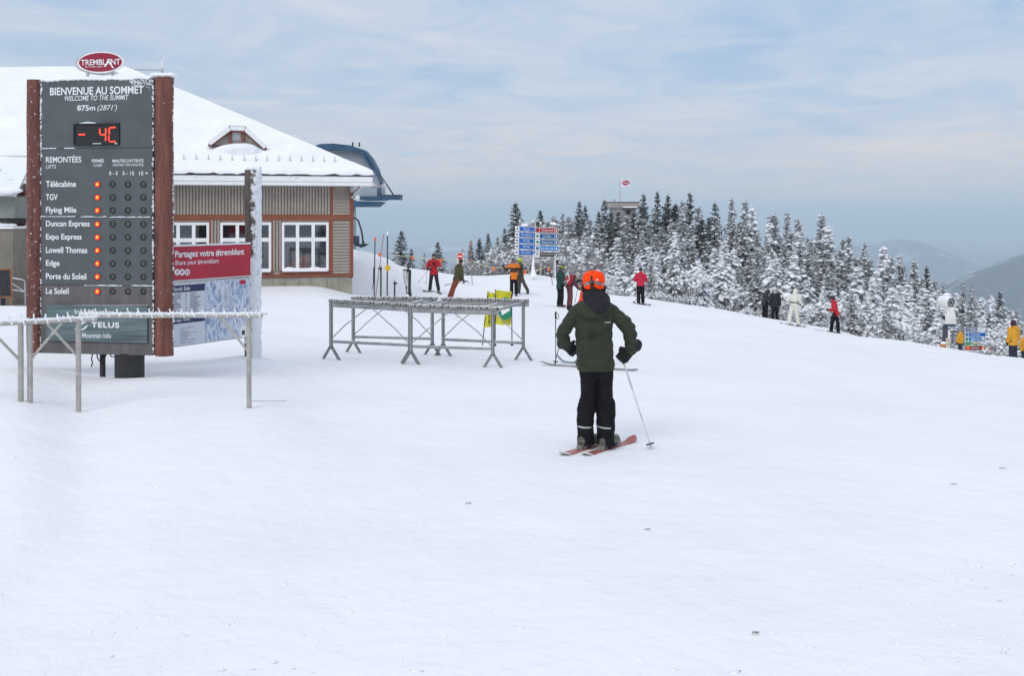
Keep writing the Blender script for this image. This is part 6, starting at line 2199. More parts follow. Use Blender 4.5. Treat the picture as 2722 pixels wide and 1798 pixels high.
b_.ball(hc + Vector((0, 0, 0.01)), (0.072, 0.09, 0.098), 16, 12)
b_.ball(hc + Vector((-0.015, 0.04, -0.055)), (0.052, 0.058, 0.06), 12, 8)
b_.ball(hc + Vector((-0.03, 0.098, -0.02)), (0.013, 0.018, 0.024), 8, 6)
for s_ in (-1, 1):
    b_.ball(hc + Vector((0.073 * s_, 0.0, -0.015)), (0.010, 0.02, 0.031), 8, 6)
b_.caps(p['nek'] - Vector((0, 0, .03)), hc - Vector((0, 0, .05)), .052, .05)
b_.caps(p['pel'], p['che'], .09, .095); b_.caps(p['che'], p['nek'], .09, .055); b_.caps(p['shL'], p['shR'], .045, .045)
for s_ in 'LR':
    b_.caps(p['sh' + s_], p['el' + s_], .040, .034); b_.caps(p['el' + s_], p['wr' + s_], .034, .027)
    b_.caps(p['wr' + s_], p['wr' + s_].lerp(p['ha' + s_], .4), .024, .02)
    b_.caps(p['pel'], p['hi' + s_], .07, .07); b_.caps(p['hi' + s_], p['kn' + s_], .062, .045); b_.caps(p['kn' + s_], p['an' + s_], .045, .035)
    b_.caps(p['an' + s_], p['to' + s_], .03, .022)
bodyo = link('body', remesh(b_, 0.011, 3), M_SKIN, root_m)
hb = MB().ball(hc + Vector((0, -0.03, -0.035)), (0.074, 0.07, 0.075), 14, 10)
link('hair', remesh(hb, 0.012, 2, 0.004, 30), mat('dark_hair', (0.012, 0.009, 0.008), 0.7), bodyo)
# jacket: cut from the outline of the photograph's figure, with depth
rows = [(846, 330, 585, .130), (836, 321, 597, .136), (815, 318, 599, .138), (760, 317, 592, .135), (700, 314, 586, .130), (650, 312, 582, .126), (590, 308, 580, .126), (520, 303, 582, .130), (470, 300, 590, .132), (430, 296, 594, .130), (395, 300, 592, .120), (365, 330, 565, .105), (335, 372, 515, .085), (310, 392, 498, .075)]
rings = []
for y, x0, x1, ry in rows:
    c, hw = (x0 + x1) / 2, (x1 - x0) / 2 * K
    rg = []
    for k in range(28):
        a = 2 * math.pi * k / 28
        ca, sa = math.cos(a), math.sin(a)
        e_ = 0.82
        rg.append(mk(c, y) + Vector((hw * math.copysign(abs(ca) ** e_, ca), ry * math.copysign(abs(sa) ** e_, sa), 0)))
    rings.append(rg)
jk = MB().loft(rings)
jk.caps(mk(335, 408), mk(558, 405), .066, .066)
for s_, xs_, xn in ((-1, 318, 400), (1, 578, 496)):          # sloping trapezius from collar to shoulder
    jk.caps(mk(xs_, 404), mk(xn, 352), .060, .055)
for s_, r3 in (('L', (.064, .062, .052)), ('R', (.064, .061, .053))):
    jk.caps(p['sh' + s_], p['el' + s_], r3[0], r3[1])
    jk.caps(p['el' + s_], p['wr' + s_], r3[1], r3[2])
# bunching of the sleeves
for (x, y, r_) in ((636, 452, .061), (672, 486, .064), (704, 528, .063), (722, 580, .061), (724, 636, .058), (722, 676, .055), (268, 478, .062), (232, 536, .064), (208, 592, .061), (224, 642, .056)):
    jk.ball(mk(x, y, 0.0), r_, 12, 8)
jm = remesh(jk, V_, 3, 0.0045, 9, 2)
def quilt_w(q_):                                       # quilted baffles: sewn lines round the body, closer on the sleeves
    torso = 300 < q_.x / K + 465 < 596
    per = 0.088 if torso else 0.062
    ph = q_.z if torso else q_.z * 0.9 + 0.25 * abs(q_.x)
    if q_.z > 1.26:
        return 0.0
    s1 = abs(math.sin(math.pi * ph / per))
    return 0.012 * (s1 ** 0.42 - 0.78) * (1.0 if torso else 0.8) + 0.0028 * mnoise.noise(q_ * 22)
displace(jm, quilt_w)
jko = link('jacket', jm, C_OLIVE, root_m)
# outer hood lying on the back, black inner collar hood
hb = MB()
hrings = []
for (y, x0, x1, ry, dep) in ((455, 385, 450, .02, -.135), (440, 350, 500, .04, -.135), (410, 318, 545, .055, -.12), (375, 318, 572, .065, -.10), (340, 345, 562, .075, -.07), (315, 372, 545, .075, -.05)):
    c, hw = (x0 + x1) / 2, (x1 - x0) / 2 * K
    hrings.append([mk(c, y, dep) + Vector((hw * math.cos(2 * math.pi * k / 20), ry * math.sin(2 * math.pi * k / 20), 0)) for k in range(20)])
hb.loft(hrings)
link('hood', remesh(hb, V_, 4, 0.004, 10, 5), C_OLIVE, jko)
hb = MB()
hrings = []
for (y, x0, x1, ry, dep) in ((413, 455, 492, .018, -.170), (395, 425, 515, .03, -.165), (365, 400, 545, .045, -.15), (330, 372, 562, .06, -.115), (300, 352, 556, .085, -.05), (275, 358, 540, .095, -.015), (255, 375, 522, .09, 0.0)):
    c, hw = (x0 + x1) / 2, (x1 - x0) / 2 * K
    hrings.append([mk(c, y, dep) + Vector((hw * math.cos(2 * math.pi * k / 20), ry * math.sin(2 * math.pi * k / 20), 0)) for k in range(20)])
hb.loft(hrings)
link('inner_hood', remesh(hb, V_, 3, 0.006, 13, 6), mat('black_fleece', (0.016, 0.015, 0.020), 0.95, var=0.3, scale=40, bump=0.5, bscale=90), jko)
# hem band, chest mark, dark damp patch on the back
from mathutils.bvhtree import BVHTree
bvh = BVHTree.FromPolygons([v.co.copy() for v in jm.vertices], [tuple(f.vertices) for f in jm.polygons])
def back_y(x, y):
    q0 = mk(x, y, -0.6)
    h_ = bvh.ray_cast(q0, Vector((0, 1, 0)))
    return h_[0].y if h_[0] is not None else -0.13
co, fs = text_mesh("O'NEILL", 0.02, 0.25)
lo, hi = co.min(0), co.max(0)
vs_ = []
for q_ in co:
    x = 516 + (q_[0] - lo[0]) / (hi[0] - lo[0]) * 47
    y = 486 - (q_[1] - lo[1]) / (hi[1] - lo[1]) * 9
    vs_.append(mk(x, y, back_y(x, y) - 0.006))
MB().add(vs_, fs).build('chest_mark', M_LETTER, jko, kind='stuff')
M_DAMP = mat('dark_back_print', (0.013, 0.015, 0.010), 0.85, var=0.2)
blob = [(392, 575), (400, 553), (425, 547), (455, 555), (470, 565), (462, 578), (448, 590), (440, 603), (415, 606), (398, 595)]
def patch(poly, m_, nm):
    cx_ = sum(a for a, _ in poly) / len(poly); cy_ = sum(b for _, b in poly) / len(poly)
    vs_, fs_ = [], []
    R_ = 6
    n_ = len(poly)
    for r_ in range(1, R_ + 1):
        for x, y in poly:
            xx_, yy_ = cx_ + (x - cx_) * r_ / R_, cy_ + (y - cy_) * r_ / R_
            vs_.append(mk(xx_, yy_, back_y(xx_, yy_) - 0.004))
    vs_.append(mk(cx_, cy_, back_y(cx_, cy_) - 0.004))
    for r_ in range(R_ - 1):
        for k in range(n_):
            k2 = (k + 1) % n_
            fs_.append((r_ * n_ + k, (r_ + 1) * n_ + k, (r_ + 1) * n_ + k2, r_ * n_ + k2))
    for k in range(n_):
        fs_.append((len(vs_) - 1, k, (k + 1) % n_))
    MB().add(vs_, fs_).build(nm, m_, jko, smooth=True)
patch(blob, M_DAMP, 'back_print')
for x0 in (476, 492):
    patch([(x0, 569), (x0, 558), (x0 + 12, 556), (x0 + 14, 566), (x0 + 8, 572)], M_DAMP, 'back_print')
# trousers
lg = MB()
tr_rows = dict(L=[(835, 335, 465, .11), (900, 345, 466, .105), (1000, 350, 466, .095), (1060, 345, 464, .09), (1110, 330, 464, .09), (1150, 321, 463, .09), (1180, 321, 446, .088), (1260, 322, 443, .088), (1340, 324, 440, .095), (1395, 322, 444, .11)],
               R=[(835, 462, 588, .11), (900, 465, 585, .105), (1000, 469, 583, .095), (1060, 470, 586, .09), (1085, 468, 604, .092), (1150, 467, 608, .09), (1260, 467, 600, .088), (1340, 471, 596, .095), (1390, 474, 602, .11), (1408, 476, 608, .11)])
for s_, rws in tr_rows.items():
    rings = []
    for y, x0, x1, ry in rws:
        c, hw = (x0 + x1) / 2, (x1 - x0) / 2 * K
        dep = 0.045 * math.exp(-((y - 1120) / 160) ** 2)
        rings.append([mk(c, y, dep) + Vector((hw * math.cos(2 * math.pi * k / 22), ry * math.sin(2 * math.pi * k / 22), 0)) for k in range(22)])
    lg.loft(rings)
lg.ball(mk(460, 820), (.155, .12, .07), 18, 10)
lg.ball(mk(466, 872), (.05, .08, .07), 12, 8)
tmesh = remesh(lg, V_, 2, 0.0075, 10, 7)
tro = link('trousers', tmesh, M_BLACKCL, root_m)
tb_ = BVHTree.FromPolygons([v.co.copy() for v in tmesh.vertices], [tuple(f.vertices) for f in tmesh.polygons])
for (x0, x1, y0, y1) in ((322, 421, 1263, 1266), (466, 566, 1264, 1271)):
    vs_, fs_ = [], []
    n_ = 16
    for k in range(n_ + 1):
        x = x0 + (x1 - x0) * k / n_
        y = y0 + (y1 - y0) * k / n_
        for dy_ in (-5, 5):
            h_ = tb_.ray_cast(mk(x + (3 if k == 0 else -2 if k == n_ else 0), y + dy_, -0.5), Vector((0, 1, 0)))
            yy = h_[0].y - 0.004 if h_[0] is not None else -0.05
            vs_.append(mk(x, y + dy_, yy))
    for k in range(n_):
        fs_.append((2 * k, 2 * k + 1, 2 * k + 3, 2 * k + 2))
    MB().add(vs_, fs_).build('reflective_band', mat('reflective_grey', (0.42, 0.44, 0.45), 0.5), tro)
# gloves with separate fingers
gl_l = glove_mesh(p['wrL'], p['haL'], Vector((0.2, -0.3, 1)), 1.30, 0.0055, 0.55, Vector((0.3, 1, 0)))
link('glove', gl_l, M_GLOVEB, root_m)
PUP = Vector((-0.33, -0.05, 0.94))
gl_r = glove_mesh(p['wrR'], p['haR'], PUP, 1.36, 0.0055, 1.05, Vector((0, 1, 0)))
link('glove', gl_r, M_GLOVEB, root_m)
for s_ in 'LR':
    w_, h_ = p['wr' + s_], p['ha' + s_]
    d_ = (h_ - w_).normalized()
    MB().loft([[w_ + d_ * o + (d_.cross(Vector((0, 1, 0))).normalized() * math.cos(2 * math.pi * k / 18) + d_.cross(d_.cross(Vector((0, 1, 0)))).normalized() * math.sin(2 * math.pi * k / 18)) * r_ for k in range(18)] for o, r_ in ((-0.075, 0.060), (-0.055, 0.062), (0.0, 0.044))]).build('glove_cuff', M_GLOVEB, root_m, smooth=True)
# boots: shell, cuff, buckles
M_BOOTS = mat('olive_grey_boot_shell', (0.10, 0.095, 0.075), 0.4, var=0.35, scale=16)
HEAD = math.atan2(0.56, 0.82)
sdir = Vector((math.sin(HEAD), math.cos(HEAD), 0))
ssd = Vector((sdir.y, -sdir.x, 0))
FEET = {'L': Vector((mk(385, 0).x, 0.0, 0)), 'R': Vector((mk(545, 0).x, 0.0, 0))}
for s_ in 'LR':
    f0 = FEET[s_]
    gzl = gz(mb0.x + f0.x, mb0.y + f0.y) - mb0.z + 0.045
    bt = MB()
    hl, to = f0 - sdir * 0.075, f0 + sdir * 0.165
    bt.caps(Vector((hl.x, hl.y, gzl + 0.042)), Vector((to.x, to.y, gzl + 0.036)), .047, .043)
    bt.caps(Vector((hl.x, hl.y, gzl + 0.05)) + sdir * 0.03, Vector((hl.x, hl.y, gzl + 0.16)) + sdir * 0.07, .052, .05)
    bt.box(f0 + sdir * 0.045 + Vector((0, 0, gzl + 0.012)), (0.075, 0.31, 0.026), Matrix((ssd, sdir, Vector((0, 0, 1)))).transposed())
    bo = link('boot', remesh(bt, 0.008, 2), M_BOOTS, root_m)
    rm = Matrix((ssd, sdir, Vector((0, 0, 1)))).transposed()
    for off, zz_ in ((0.10, 0.075), (0.045, 0.09)):
        MB().box(f0 + sdir * off + Vector((0, 0, gzl + zz_)), (0.102, 0.018, 0.014), rm).build('buckle', M_STEEL, bo)
# helmet: shell with split rear lobes, vent, strap
hcx = mk(445, 178, 0.03)
def hring(z, rx, ry, n=30, dy=0.0): return [hcx + Vector((rx * math.cos(2 * math.pi * k / n), dy + ry * math.sin(2 * math.pi * k / n), z)) for k in range(n)]
hb = MB().loft([hring(z, rx, ry) for z, rx, ry in ((-0.012, .108, .130), (.0, .1095, .132), (.02, .108, .130), (.05, .098, .118), (.072, .080, .097), (.086, .056, .068), (.0925, .024, .03))])
for s_ in (-1, 1):                                      # lobes wrapping the nape
    for k in range(9):
        a = R(-90 + s_ * (12 + k * 9.0))
        drop = -0.050 - 0.022 * math.sin(math.pi * (k + 1) / 10)
        top_ = hcx + Vector((0.094 * math.cos(a), 0.112 * math.sin(a), 0.0))
        bot_ = hcx + Vector((0.088 * math.cos(a), 0.104 * math.sin(a), drop))
        hb.caps(top_, bot_, .016, .015, 8)
hmo = link('helmet', remesh(hb, 0.0055, 3), C_HELMO, root_m)
hv = BVHTree.FromPolygons([v.co.copy() for v in hmo.data.vertices], [tuple(f.vertices) for f in hmo.data.polygons])
def hy(x, y):
    h_ = hv.ray_cast(mk(x, y, -0.6), Vector((0, 1, 0)))
    return h_[0].y if h_[0] is not None else None
def hpatch(pts, nm, m_, lift=0.003, sub=6):
    """quad strips given as top/bottom point pairs"""
    vs_, fs_ = [], []
    for (xa, ya), (xb, yb) in pts:
        for j in range(sub + 1):
            x, y = xa + (xb - xa) * j / sub, ya + (yb - ya) * j / sub
            yy = hy(x, y)
            if yy is None: yy = vs_[-1].y if vs_ else hcx.y
            vs_.append(mk(x, y, yy - lift))
    for i in range(len(pts) - 1):
        for j in range(sub):
            a = i * (sub + 1) + j
            fs_.append((a, a + 1, a + sub + 2, a + sub + 1))
    return MB().add(vs_, fs_).build(nm, m_, hmo, smooth=True)
M_VENT = mat('vent_shadow', (0.012, 0.010, 0.010), 0.6)
hpatch([((414, 139), (414, 190)), ((418, 136), (418, 192)), ((424, 136), (424, 192)), ((429, 139), (429, 190))], 'vent_slot', M_VENT)
hpatch([((424, 112), (424, 116)), ((431, 111), (431, 117)), ((438, 112), (438, 116))], 'vent_slot', M_VENT)
hpatch([((452, 167), (452, 173)), ((462, 166), (462, 174)), ((473, 168), (473, 174))], 'helmet_badge', M_LETTER)
hpatch([((409, 178), (414, 232)), ((420, 174), (420, 246)), ((432, 174), (430, 246)), ((440, 178), (438, 232))], 'rear_gap', M_VENT, 0.0035)
M_STRAP = mat('goggle_strap_grey', (0.17, 0.175, 0.19), 0.6, var=0.75, scale=26)
hpatch([((362, 206), (366, 222)), ((375, 196), (378, 218)), ((392, 186), (392, 210)), ((408, 181), (409, 196)), ((420, 180), (420, 190))], 'goggle_strap', M_STRAP, 0.0045)
hpatch([((420, 180), (420, 190)), ((445, 181), (445, 194)), ((465, 183), (462, 206)), ((485, 190), (482, 212)), ((505, 198), (502, 212)), ((528, 203), (526, 212))], 'goggle_strap', M_STRAP, 0.0045)
for s_ in (-1, 1):
    link('ear_pad', remesh(MB().ball(hcx + Vector((0.088 * s_, 0.01, -0.075)), (0.030, 0.055, 0.055), 12, 8), 0.008, 2), M_BLACKCL, hmo)
# skis and pole of the foreground skier
mid = lambda s_: (mb0.x + FEET[s_].x + sdir.x * 0.03, mb0.y + FEET[s_].y + sdir.y * 0.03)
M_SKIR = mat('coral_ski', (0.40, 0.11, 0.09), 0.35, var=0.2, scale=5)
M_SKIM = mat('grey_ski_middle', (0.17, 0.14, 0.15), 0.35, var=0.3, scale=6)
M_SKIW = mat('cream_ski_tail', (0.62, 0.63, 0.58), 0.4)
for s_, lab in (('L', 'coral ski with a cream tail under the foreground skier, farther from its planted pole'), ('R', 'coral ski with a cream tail under the foreground skier, nearer its planted pole')):
    c = mid(s_)
    ski(c, HEAD, 1.02, 0.088, M_SKIR, lab, 'foreground skis', tip_m=M_SKIR, tail_m=M_SKIW, tip_up=0.055, tail_up=0.035)
ptip = P(1420 + 880 / 2.8, 680 + 1408 / 2.8, 9.55)
ptip.z = gz(ptip.x, ptip.y) - 0.01
_d = (p['haR'] - p['wrR']).normalized()
_fist = p['wrR'] + _d * 0.125 + Vector((0, 0.035, 0))
ptop = mb0 + _fist + (mb0 + _fist - ptip).normalized() * 0.075
pole(ptop, ptip, 'white and grey ski pole planted by the foreground skier', mat('white_pole', (0.60, 0.60, 0.64), 0.35, var=0.2, scale=4), thick=0.0095, basket=mat('grey_basket', (0.16, 0.16, 0.17), 0.6))

# --- skier standing in front of it, mostly hidden
d8 = 17.8
b8 = G(1560, d8)
r8, j8 = person('partly hidden skier in a grey helmet and orange jacket beyond the foreground skier', b8, 1.66, R(75), jacket=cloth('vermilion_jacket', (0.70, 0.05, 0.010)), pants=M_BLACKCL, hat=('helmet', C_HELMG, M_BLACKCL), voxel=0.014, collar=None,
                J=dict(hed=(.02, .045, .90), nek=(.01, .015, .83), elL=(-.11, .06, .63), wrL=(-.06, .13, .60), haL=(-.03, .17, .60), elR=(.11, .04, .63), wrR=(.07, .13, .60), haR=(.05, .17, .60)), look=R(10), tilt=R(-8))
M_SKIG = mat('grey_ski', (0.22, 0.21, 0.21), 0.4, var=0.3, scale=6)
ski((P(1573, 0, 17.55).x, 17.55), R(-91), 1.74, 0.10, M_SKIG, 'long grey ski lying crosswise behind the foreground skier', 'skis of the hidden skier', tip_up=0.045, tail_up=0.02)
ski((P(1556, 0, 18.2).x, 18.2), R(-75), 1.05, 0.11, mat('pale_blue_ski', (0.22, 0.30, 0.34), 0.4, var=0.2, scale=6), 'pale blue ski with a raised tip behind the foreground skier', 'skis of the hidden skier', tip_up=0.13, tail_up=0.0)
for (ut, vt, ub, vb, lab) in ((1477, 829, 1477, 977, 'upright black ski pole planted beside the crosswise skis'), (1498, 880, 1473, 979, 'slanting black ski pole planted beside the crosswise skis')):
    a, b_ = P(ut, vt, 17.6), P(ub, vb, 17.5)
    b_.z = gz(b_.x, b_.y)
    if ut == 1498:
        a = b_ + (a - b_) * 1.5
    pole(a, b_, lab, M_BLACK, thick=0.009)

# --- red jacket, facing the camera
b2 = G(1153, 44.5)
r2_, j2 = person('skier in a red jacket facing the slope edge rope, poles crossed in front', b2, 1.74, R(180), jacket=C_RED, pants=C_NAVY, hat=('beanie', C_BLACK2), hem=0.44, collar=C_BLACK2,
                 J=dict(elR=(.165, .0, .66), wrR=(.135, .09, .60), haR=(.11, .13, .585), elL=(-.165, .03, .68), wrL=(-.06, .13, .71), haL=(-.02, .15, .72),
                        knL=(-.085, .02, .28), anL=(-.125, -.0, .055), toL=(-.14, .09, .025), knR=(.075, .02, .28), anR=(.10, 0, .055), toR=(.11, .09, .025)), skirt=0.01)
kk = 44.5 / F / 11.2
wz = lambda x, y, dep=0.0: Vector((b2.x + (x - 620) * kk, b2.y + dep, b2.z + (1350 - y) * kk))
pole(wz(640, 480, -0.27), wz(180, 1060, -0.4), 'thin ski pole slanting down from the red-jacketed man in front of the rope', M_BAMBOO, thick=0.009, strap=False)
pole(wz(450, 600, -0.22), wz(404, 1118, -0.35), 'thin ski pole hanging straight from the red-jacketed man in front of the rope', M_BAMBOO, thick=0.009, strap=False)
M_SKIGREEN = mat('green_ski', (0.10, 0.26, 0.12), 0.4, var=0.2)
for s_, lab in (('L', 'green ski under the red-jacketed man, farther from the lodge'), ('R', 'green ski under the red-jacketed man, nearer the lodge')):
    ski((j2['to' + s_].x, j2['to' + s_].y), R(180 + (14 if s_ == 'R' else -10)), 1.5, 0.12, M_SKIGREEN, lab, tip_up=0.06)

# --- khaki jacket and rust trousers, leaning
b3 = G(1196, 40.0)
kk3 = 1.70
r3_, j3 = person('leaning skier in a khaki green jacket and rust trousers behind the ski stands', b3, kk3, R(55), jacket=C_KHAKI, pants=C_RUST, hat=('beanie', C_BLACK2), hem=0.46, hood=C_KHAKI,
                 W=dict(anL=(-.03, .05, .05), toL=(-.10, .10, .02), anR=(.03, -.05, .05), toR=(-.04, .0, .02), knL=(.055, .04, .27), knR=(.085, -.05, .27),
                        hiL=(.145, .03, .49), hiR=(.185, -.04, .49), pel=(.165, 0, .52), che=(.205, .02, .69), nek=(.235, .03, .815), hed=(.252, .05, .895),
                        shL=(.155, .085, .775), shR=(.275, -.055, .775), elR=(.29, -.08, .62), wrR=(.30, -.03, .50), haR=(.33, -.03, .455), elL=(.15, .15, .62), wrL=(.20, .17, .52), haL=(.22, .2, .49)))
kz3 = 40.0 / F / 11.2
w3 = lambda x, y, dep=0.0: Vector((b3.x + (x - 1075) * kz3, b3.y + dep, P(0, 660 + y / 11.2, 40).z))
pole(w3(1615, 960, -0.1), w3(890, 1112, -0.15), 'ski pole carried level by the rust-trousered skier', mat('mauve_pole', (0.28, 0.20, 0.24), 0.4), thick=0.011)
pole(w3(1590, 985, 0.05), w3(960, 1095, 0.1), 'second ski pole carried level beside the rust-trousered skier', mat('mauve_pole', (0.28, 0.20, 0.24), 0.4), thick=0.011, strap=False)

# --- orange jacket, one hand raised
b4 = G(1366, 45.0)
r4_, j4 = person('person in an orange jacket with a dark chest band raising one hand', b4, 1.75, R(180), jacket=C_ORANGE, pants=M_BLACKCL, hat=('helmet', mat('navy_helmet', (0.035, 0.025, 0.06), 0.5), mat('pale_strap', (0.5, 0.52, 0.55), 0.5)), hem=0.43,
                 band=[(0.615, 0.735, cloth('dark_chest_band', (0.055, 0.022, 0.014)))], look=R(-35),
                 J=dict(elR=(.19, .0, .67), wrR=(.25, .05, .735), haR=(.29, .07, .79), elL=(-.17, .02, .65), wrL=(-.185, .06, .70), haL=(-.205, .07, .735), shR=(.10, 0, .79)), collar=C_GREY)
# --- olive walker behind the orange jacket
b5 = G(1384, 46.2)
r5_, j5 = person('walker in olive clothes and lime hood half hidden behind the orange jacket', b5, 1.70, R(80), jacket=C_KHAKI, pants=cloth('olive_brown_trousers', (0.085, 0.07, 0.055)), hat=('helmet', C_LIME, M_BLACKCL), hem=0.45,
                 W=dict(anR=(.20, -.03, .09), toR=(.165, -.03, .03), knR=(.10, -.03, .27), hiR=(.01, -.03, .5), anL=(-.05, .05, .055), toL=(-.13, .06, .022), knL=(-.03, .05, .28), hed=(-.03, .0, .90), nek=(-.015, 0, .825)))

# --- bottle-green jacket with lime strap
b6 = G(1489, 40.6)
r6_, j6 = person('skier in a bottle green jacket and black helmet with a lime strap', b6, 1.75, R(-62), jacket=C_DKGREEN, pants=M_BLACKCL, glove=mat('white_glove', (0.6, 0.6, 0.6), 0.7), hat=('helmet', C_HELMB, C_LIME), hem=0.42,
                 J=dict(hed=(0, .045, .905), nek=(0, .015, .83), elR=(.13, .0, .62), wrR=(.12, .09, .51), haR=(.10, .12, .475), elL=(-.13, .02, .63), wrL=(-.11, .11, .53), haL=(-.08, .15, .50)), tilt=R(28))
# --- bent skier with a red backpack
b7 = G(1514, 40.4)
r7_, j7 = person('bent skier with a red backpack, white helmet and maroon trousers', b7, 1.66, R(-72), jacket=cloth('plum_jacket', (0.075, 0.018, 0.028)), pants=C_MAROON, hat=('helmet', C_HELMW, M_BLACKCL), hem=0.46,
                 W=dict(pel=(.0, 0, .52), che=(.055, 0, .665), nek=(.12, 0, .755), hed=(.185, 0, .79), shL=(.085, .10, .72), shR=(.09, -.10, .72), elL=(.13, .12, .58), wrL=(.2, .11, .5), haL=(.24, .1, .47), elR=(.13, -.12, .58), wrR=(.20, -.11, .50), haR=(.24, -.10, .47)), tilt=R(40), boot=mat('blue_boot', (0.02, 0.12, 0.22), 0.5))
M_PACK = cloth('red_pack', (0.34, 0.012, 0.022))
c = (j7['che'] - b7) + Vector((-0.10, -0.10, 0.06))
rotp = Matrix.Rotation(R(24), 3, 'Y')
pk_ = link('backpack', remesh(MB().box(c, (0.24, 0.26, 0.40), rotp).ball(c + Vector((-0.08, -0.03, -0.05)), (0.10, 0.12, 0.15), 12, 8), 0.022, 4, 0.008, 10), M_PACK, r7_)
for s_ in (-1, 1):
    MB().tube([c + rotp @ Vector((-0.15 + s_ * 0.02, -0.145, 0.2)), c + rotp @ Vector((-0.02, -0.15, 0.02)), c + rotp @ Vector((-0.12 + s_ * 0.06, -0.145, -0.2))], 0.011, 5).build('pack_cord', M_WHITE, pk_)
pole(P(1537, 760, 40.1), P(1528, 806, 40.0), 'dark ski pole leaning beside the bent skier with the backpack', M_BLACK, thick=0.011, strap=False)

# --- red jacket, seen from behind
b9 = G(1703, 44.6)
r9_, j9 = person('person in a rose red hooded jacket seen from behind near the forest', b9, 1.67, R(-4), jacket=C_RED2, pants=M_BLACKCL, hat=('beanie', cloth('black_plum_hat', (0.03, 0.012, 0.025))), hem=0.50, hood=C_RED2, fat=1.05,
                 J=dict(elL=(-.155, .0, .655), wrL=(-.125, .12, .63), haL=(-.09, .16, .64), elR=(.155, 0, .655), wrR=(.13, .12, .62), haR=(.11, .16, .62)))
M_SKID = mat('dark_red_ski', (0.14, 0.05, 0.05), 0.4, var=0.3, scale=8)
for s_, lab in (('L', 'dark ski seen end-on between the feet of the rose red figure'), ('R', 'dark red ski beside the foot of the rose red figure')):
    ski((j9['an' + s_].x + (0.10 if s_ == 'R' else 0.06), j9['an' + s_].y + 0.15), R(-16), 1.3, 0.11, M_SKID, lab, tail_up=0.06)
pole(j9['haL'] + Vector((0, 0, .03)), G(1690, 44.9, 0.02) + Vector((0, 0, 0.08)), 'thin ski pole held by the rose red figure', M_STEEL, thick=0.008, strap=False)

# --- two in black behind the crest
b10 = G(2033, 50.6)
person('bending figure in a dark hooded jacket below the crest', b10, 1.70, R(-60), jacket=C_BLACK2, pants=M_BLACKCL, hat=('hooded', C_BLACK2), hem=0.42,
       W=dict(pel=(-.02, 0, .52), che=(.01, 0, .69), nek=(.055, 0, .79), hed=(.105, 0, .83), shL=(.0, .10, .75), shR=(.02, -.09, .75), elR=(.12, -.1, .60), wrR=(.20, -.08, .48), haR=(.24, -.07, .44), elL=(.06, .12, .6), wrL=(.13, .12, .48), haL=(.17, .1, .44)), tilt=R(35))
b11 = G(2060, 50.2)
person('upright figure in black with a grey collar and pale cap below the crest', b11, 1.72, R(-10), jacket=cloth('ink_jacket', (0.012, 0.011, 0.020)), pants=M_BLACKCL, hat=('helmet', C_HELMW, M_BLACKCL), hem=0.42, collar=cloth('pale_grey_collar', (0.35, 0.35, 0.38)))
pole(P(2071, 820, 50.0), G(2072, 49.3, 0.02), 'dark ski pole beside the upright figure in black', M_BLACK, thick=0.012, strap=False)

# --- cream suit
b12 = G(2111, 44.5)
r12, j12 = person('figure in a hooded cream one-piece suit with a black belt', b12, 1.70, R(-38), jacket=C_WHITE, pants=C_WHITE, hat=('hooded', C_WHITE, True), hem=0.53, hood=None,
                  J=dict(hed=(.02, .05, .905), nek=(.01, .02, .83), elL=(-.16, -.04, .67), wrL=(-.14, .05, .58), haL=(-.12, .09, .55), elR=(.15, .05, .64), wrR=(.16, .11, .54), haR=(.17, .14, .52)),
                  W=dict(anL=(-.13, .0, .06), toL=(-.10, .09, .03), anR=(.10, -.03, .04), toR=(.13, .06, .01), knL=(-.10, .02, .28), knR=(.075, 0, .27)), boot=mat('plum_boot', (0.07, 0.03, 0.05), 0.5), tilt=R(10), wr=0.008)
bp = j12['pel'] - b12
rg = [[bp + Vector((0.172 * math.cos(2 * math.pi * k / 24), 0.150 * math.sin(2 * math.pi * k / 24), dz - 0.05 * math.cos(2 * math.pi * k / 24) * 0.4)) for k in range(24)] for dz in (0.135, 0.175)]
MB().loft(rg).build('belt', M_BLACK, r12)
for s_, lab, hd in (('L', 'dark red ski on the uphill foot of the cream-suited figure', 128), ('R', 'dark red ski on the downhill foot of the cream-suited figure', 62)):
    ski((j12['an' + s_].x, j12['an' + s_].y + 0.05), R(hd), 0.85, 0.12, M_SKID, lab, tip_up=0.05, tail_up=0.05)
pole(j12['haR'] + Vector((0, 0, .05)), G(2137, 44.3, 0.0), 'thin ski pole in the hand of the cream-suited figure', M_STEEL, thick=0.006, strap=False)

# --- red and black skier on the right
b13 = G(2220, 43.7)
r13, j13 = person('skier in a red jacket and black trousers gliding beyond the cream suit', b13, 1.70, R(72), jacket=C_RED, pants=M_BLACKCL, hat=('helmet', C_HELMB, M_BLACKCL), hem=0.47,
                  J=dict(pel=(0, -.02, .52), che=(0, .02, .70), nek=(0, .05, .81), hed=(0, .075, .895), elL=(-.13, .03, .63), wrL=(-.09, .13, .60), haL=(-.06, .17, .59), elR=(.13, .03, .63), wrR=(.10, .13, .59), haR=(.08, .17, .58)),
                  W=dict(anL=(-.085, .05, .06), toL=(-.17, .06, .03), anR=(.06, -.05, .04), toR=(-.03, -.05, .01), knL=(-.065, .04, .30), knR=(.055, -.04, .29)), collar=C_RED)
for c in ((j13['anL'].x, j13['anL'].y, 'black ski under the red and black skier, on the uphill side'), (j13['anR'].x - 0.05, j13['anR'].y, 'black ski under the red and black skier, on the downhill side')):
    ski((c[0], c[1]), R(-86), 1.45, 0.10, M_SKIG, c[2], tip_up=0.05, tail_up=0.0)
pole(j13['haL'] + Vector((0, 0, .06)), G(2204, 43.4, 0.0), 'grey ski pole planted by the red and black skier', M_STEEL, thick=0.010, strap=False)

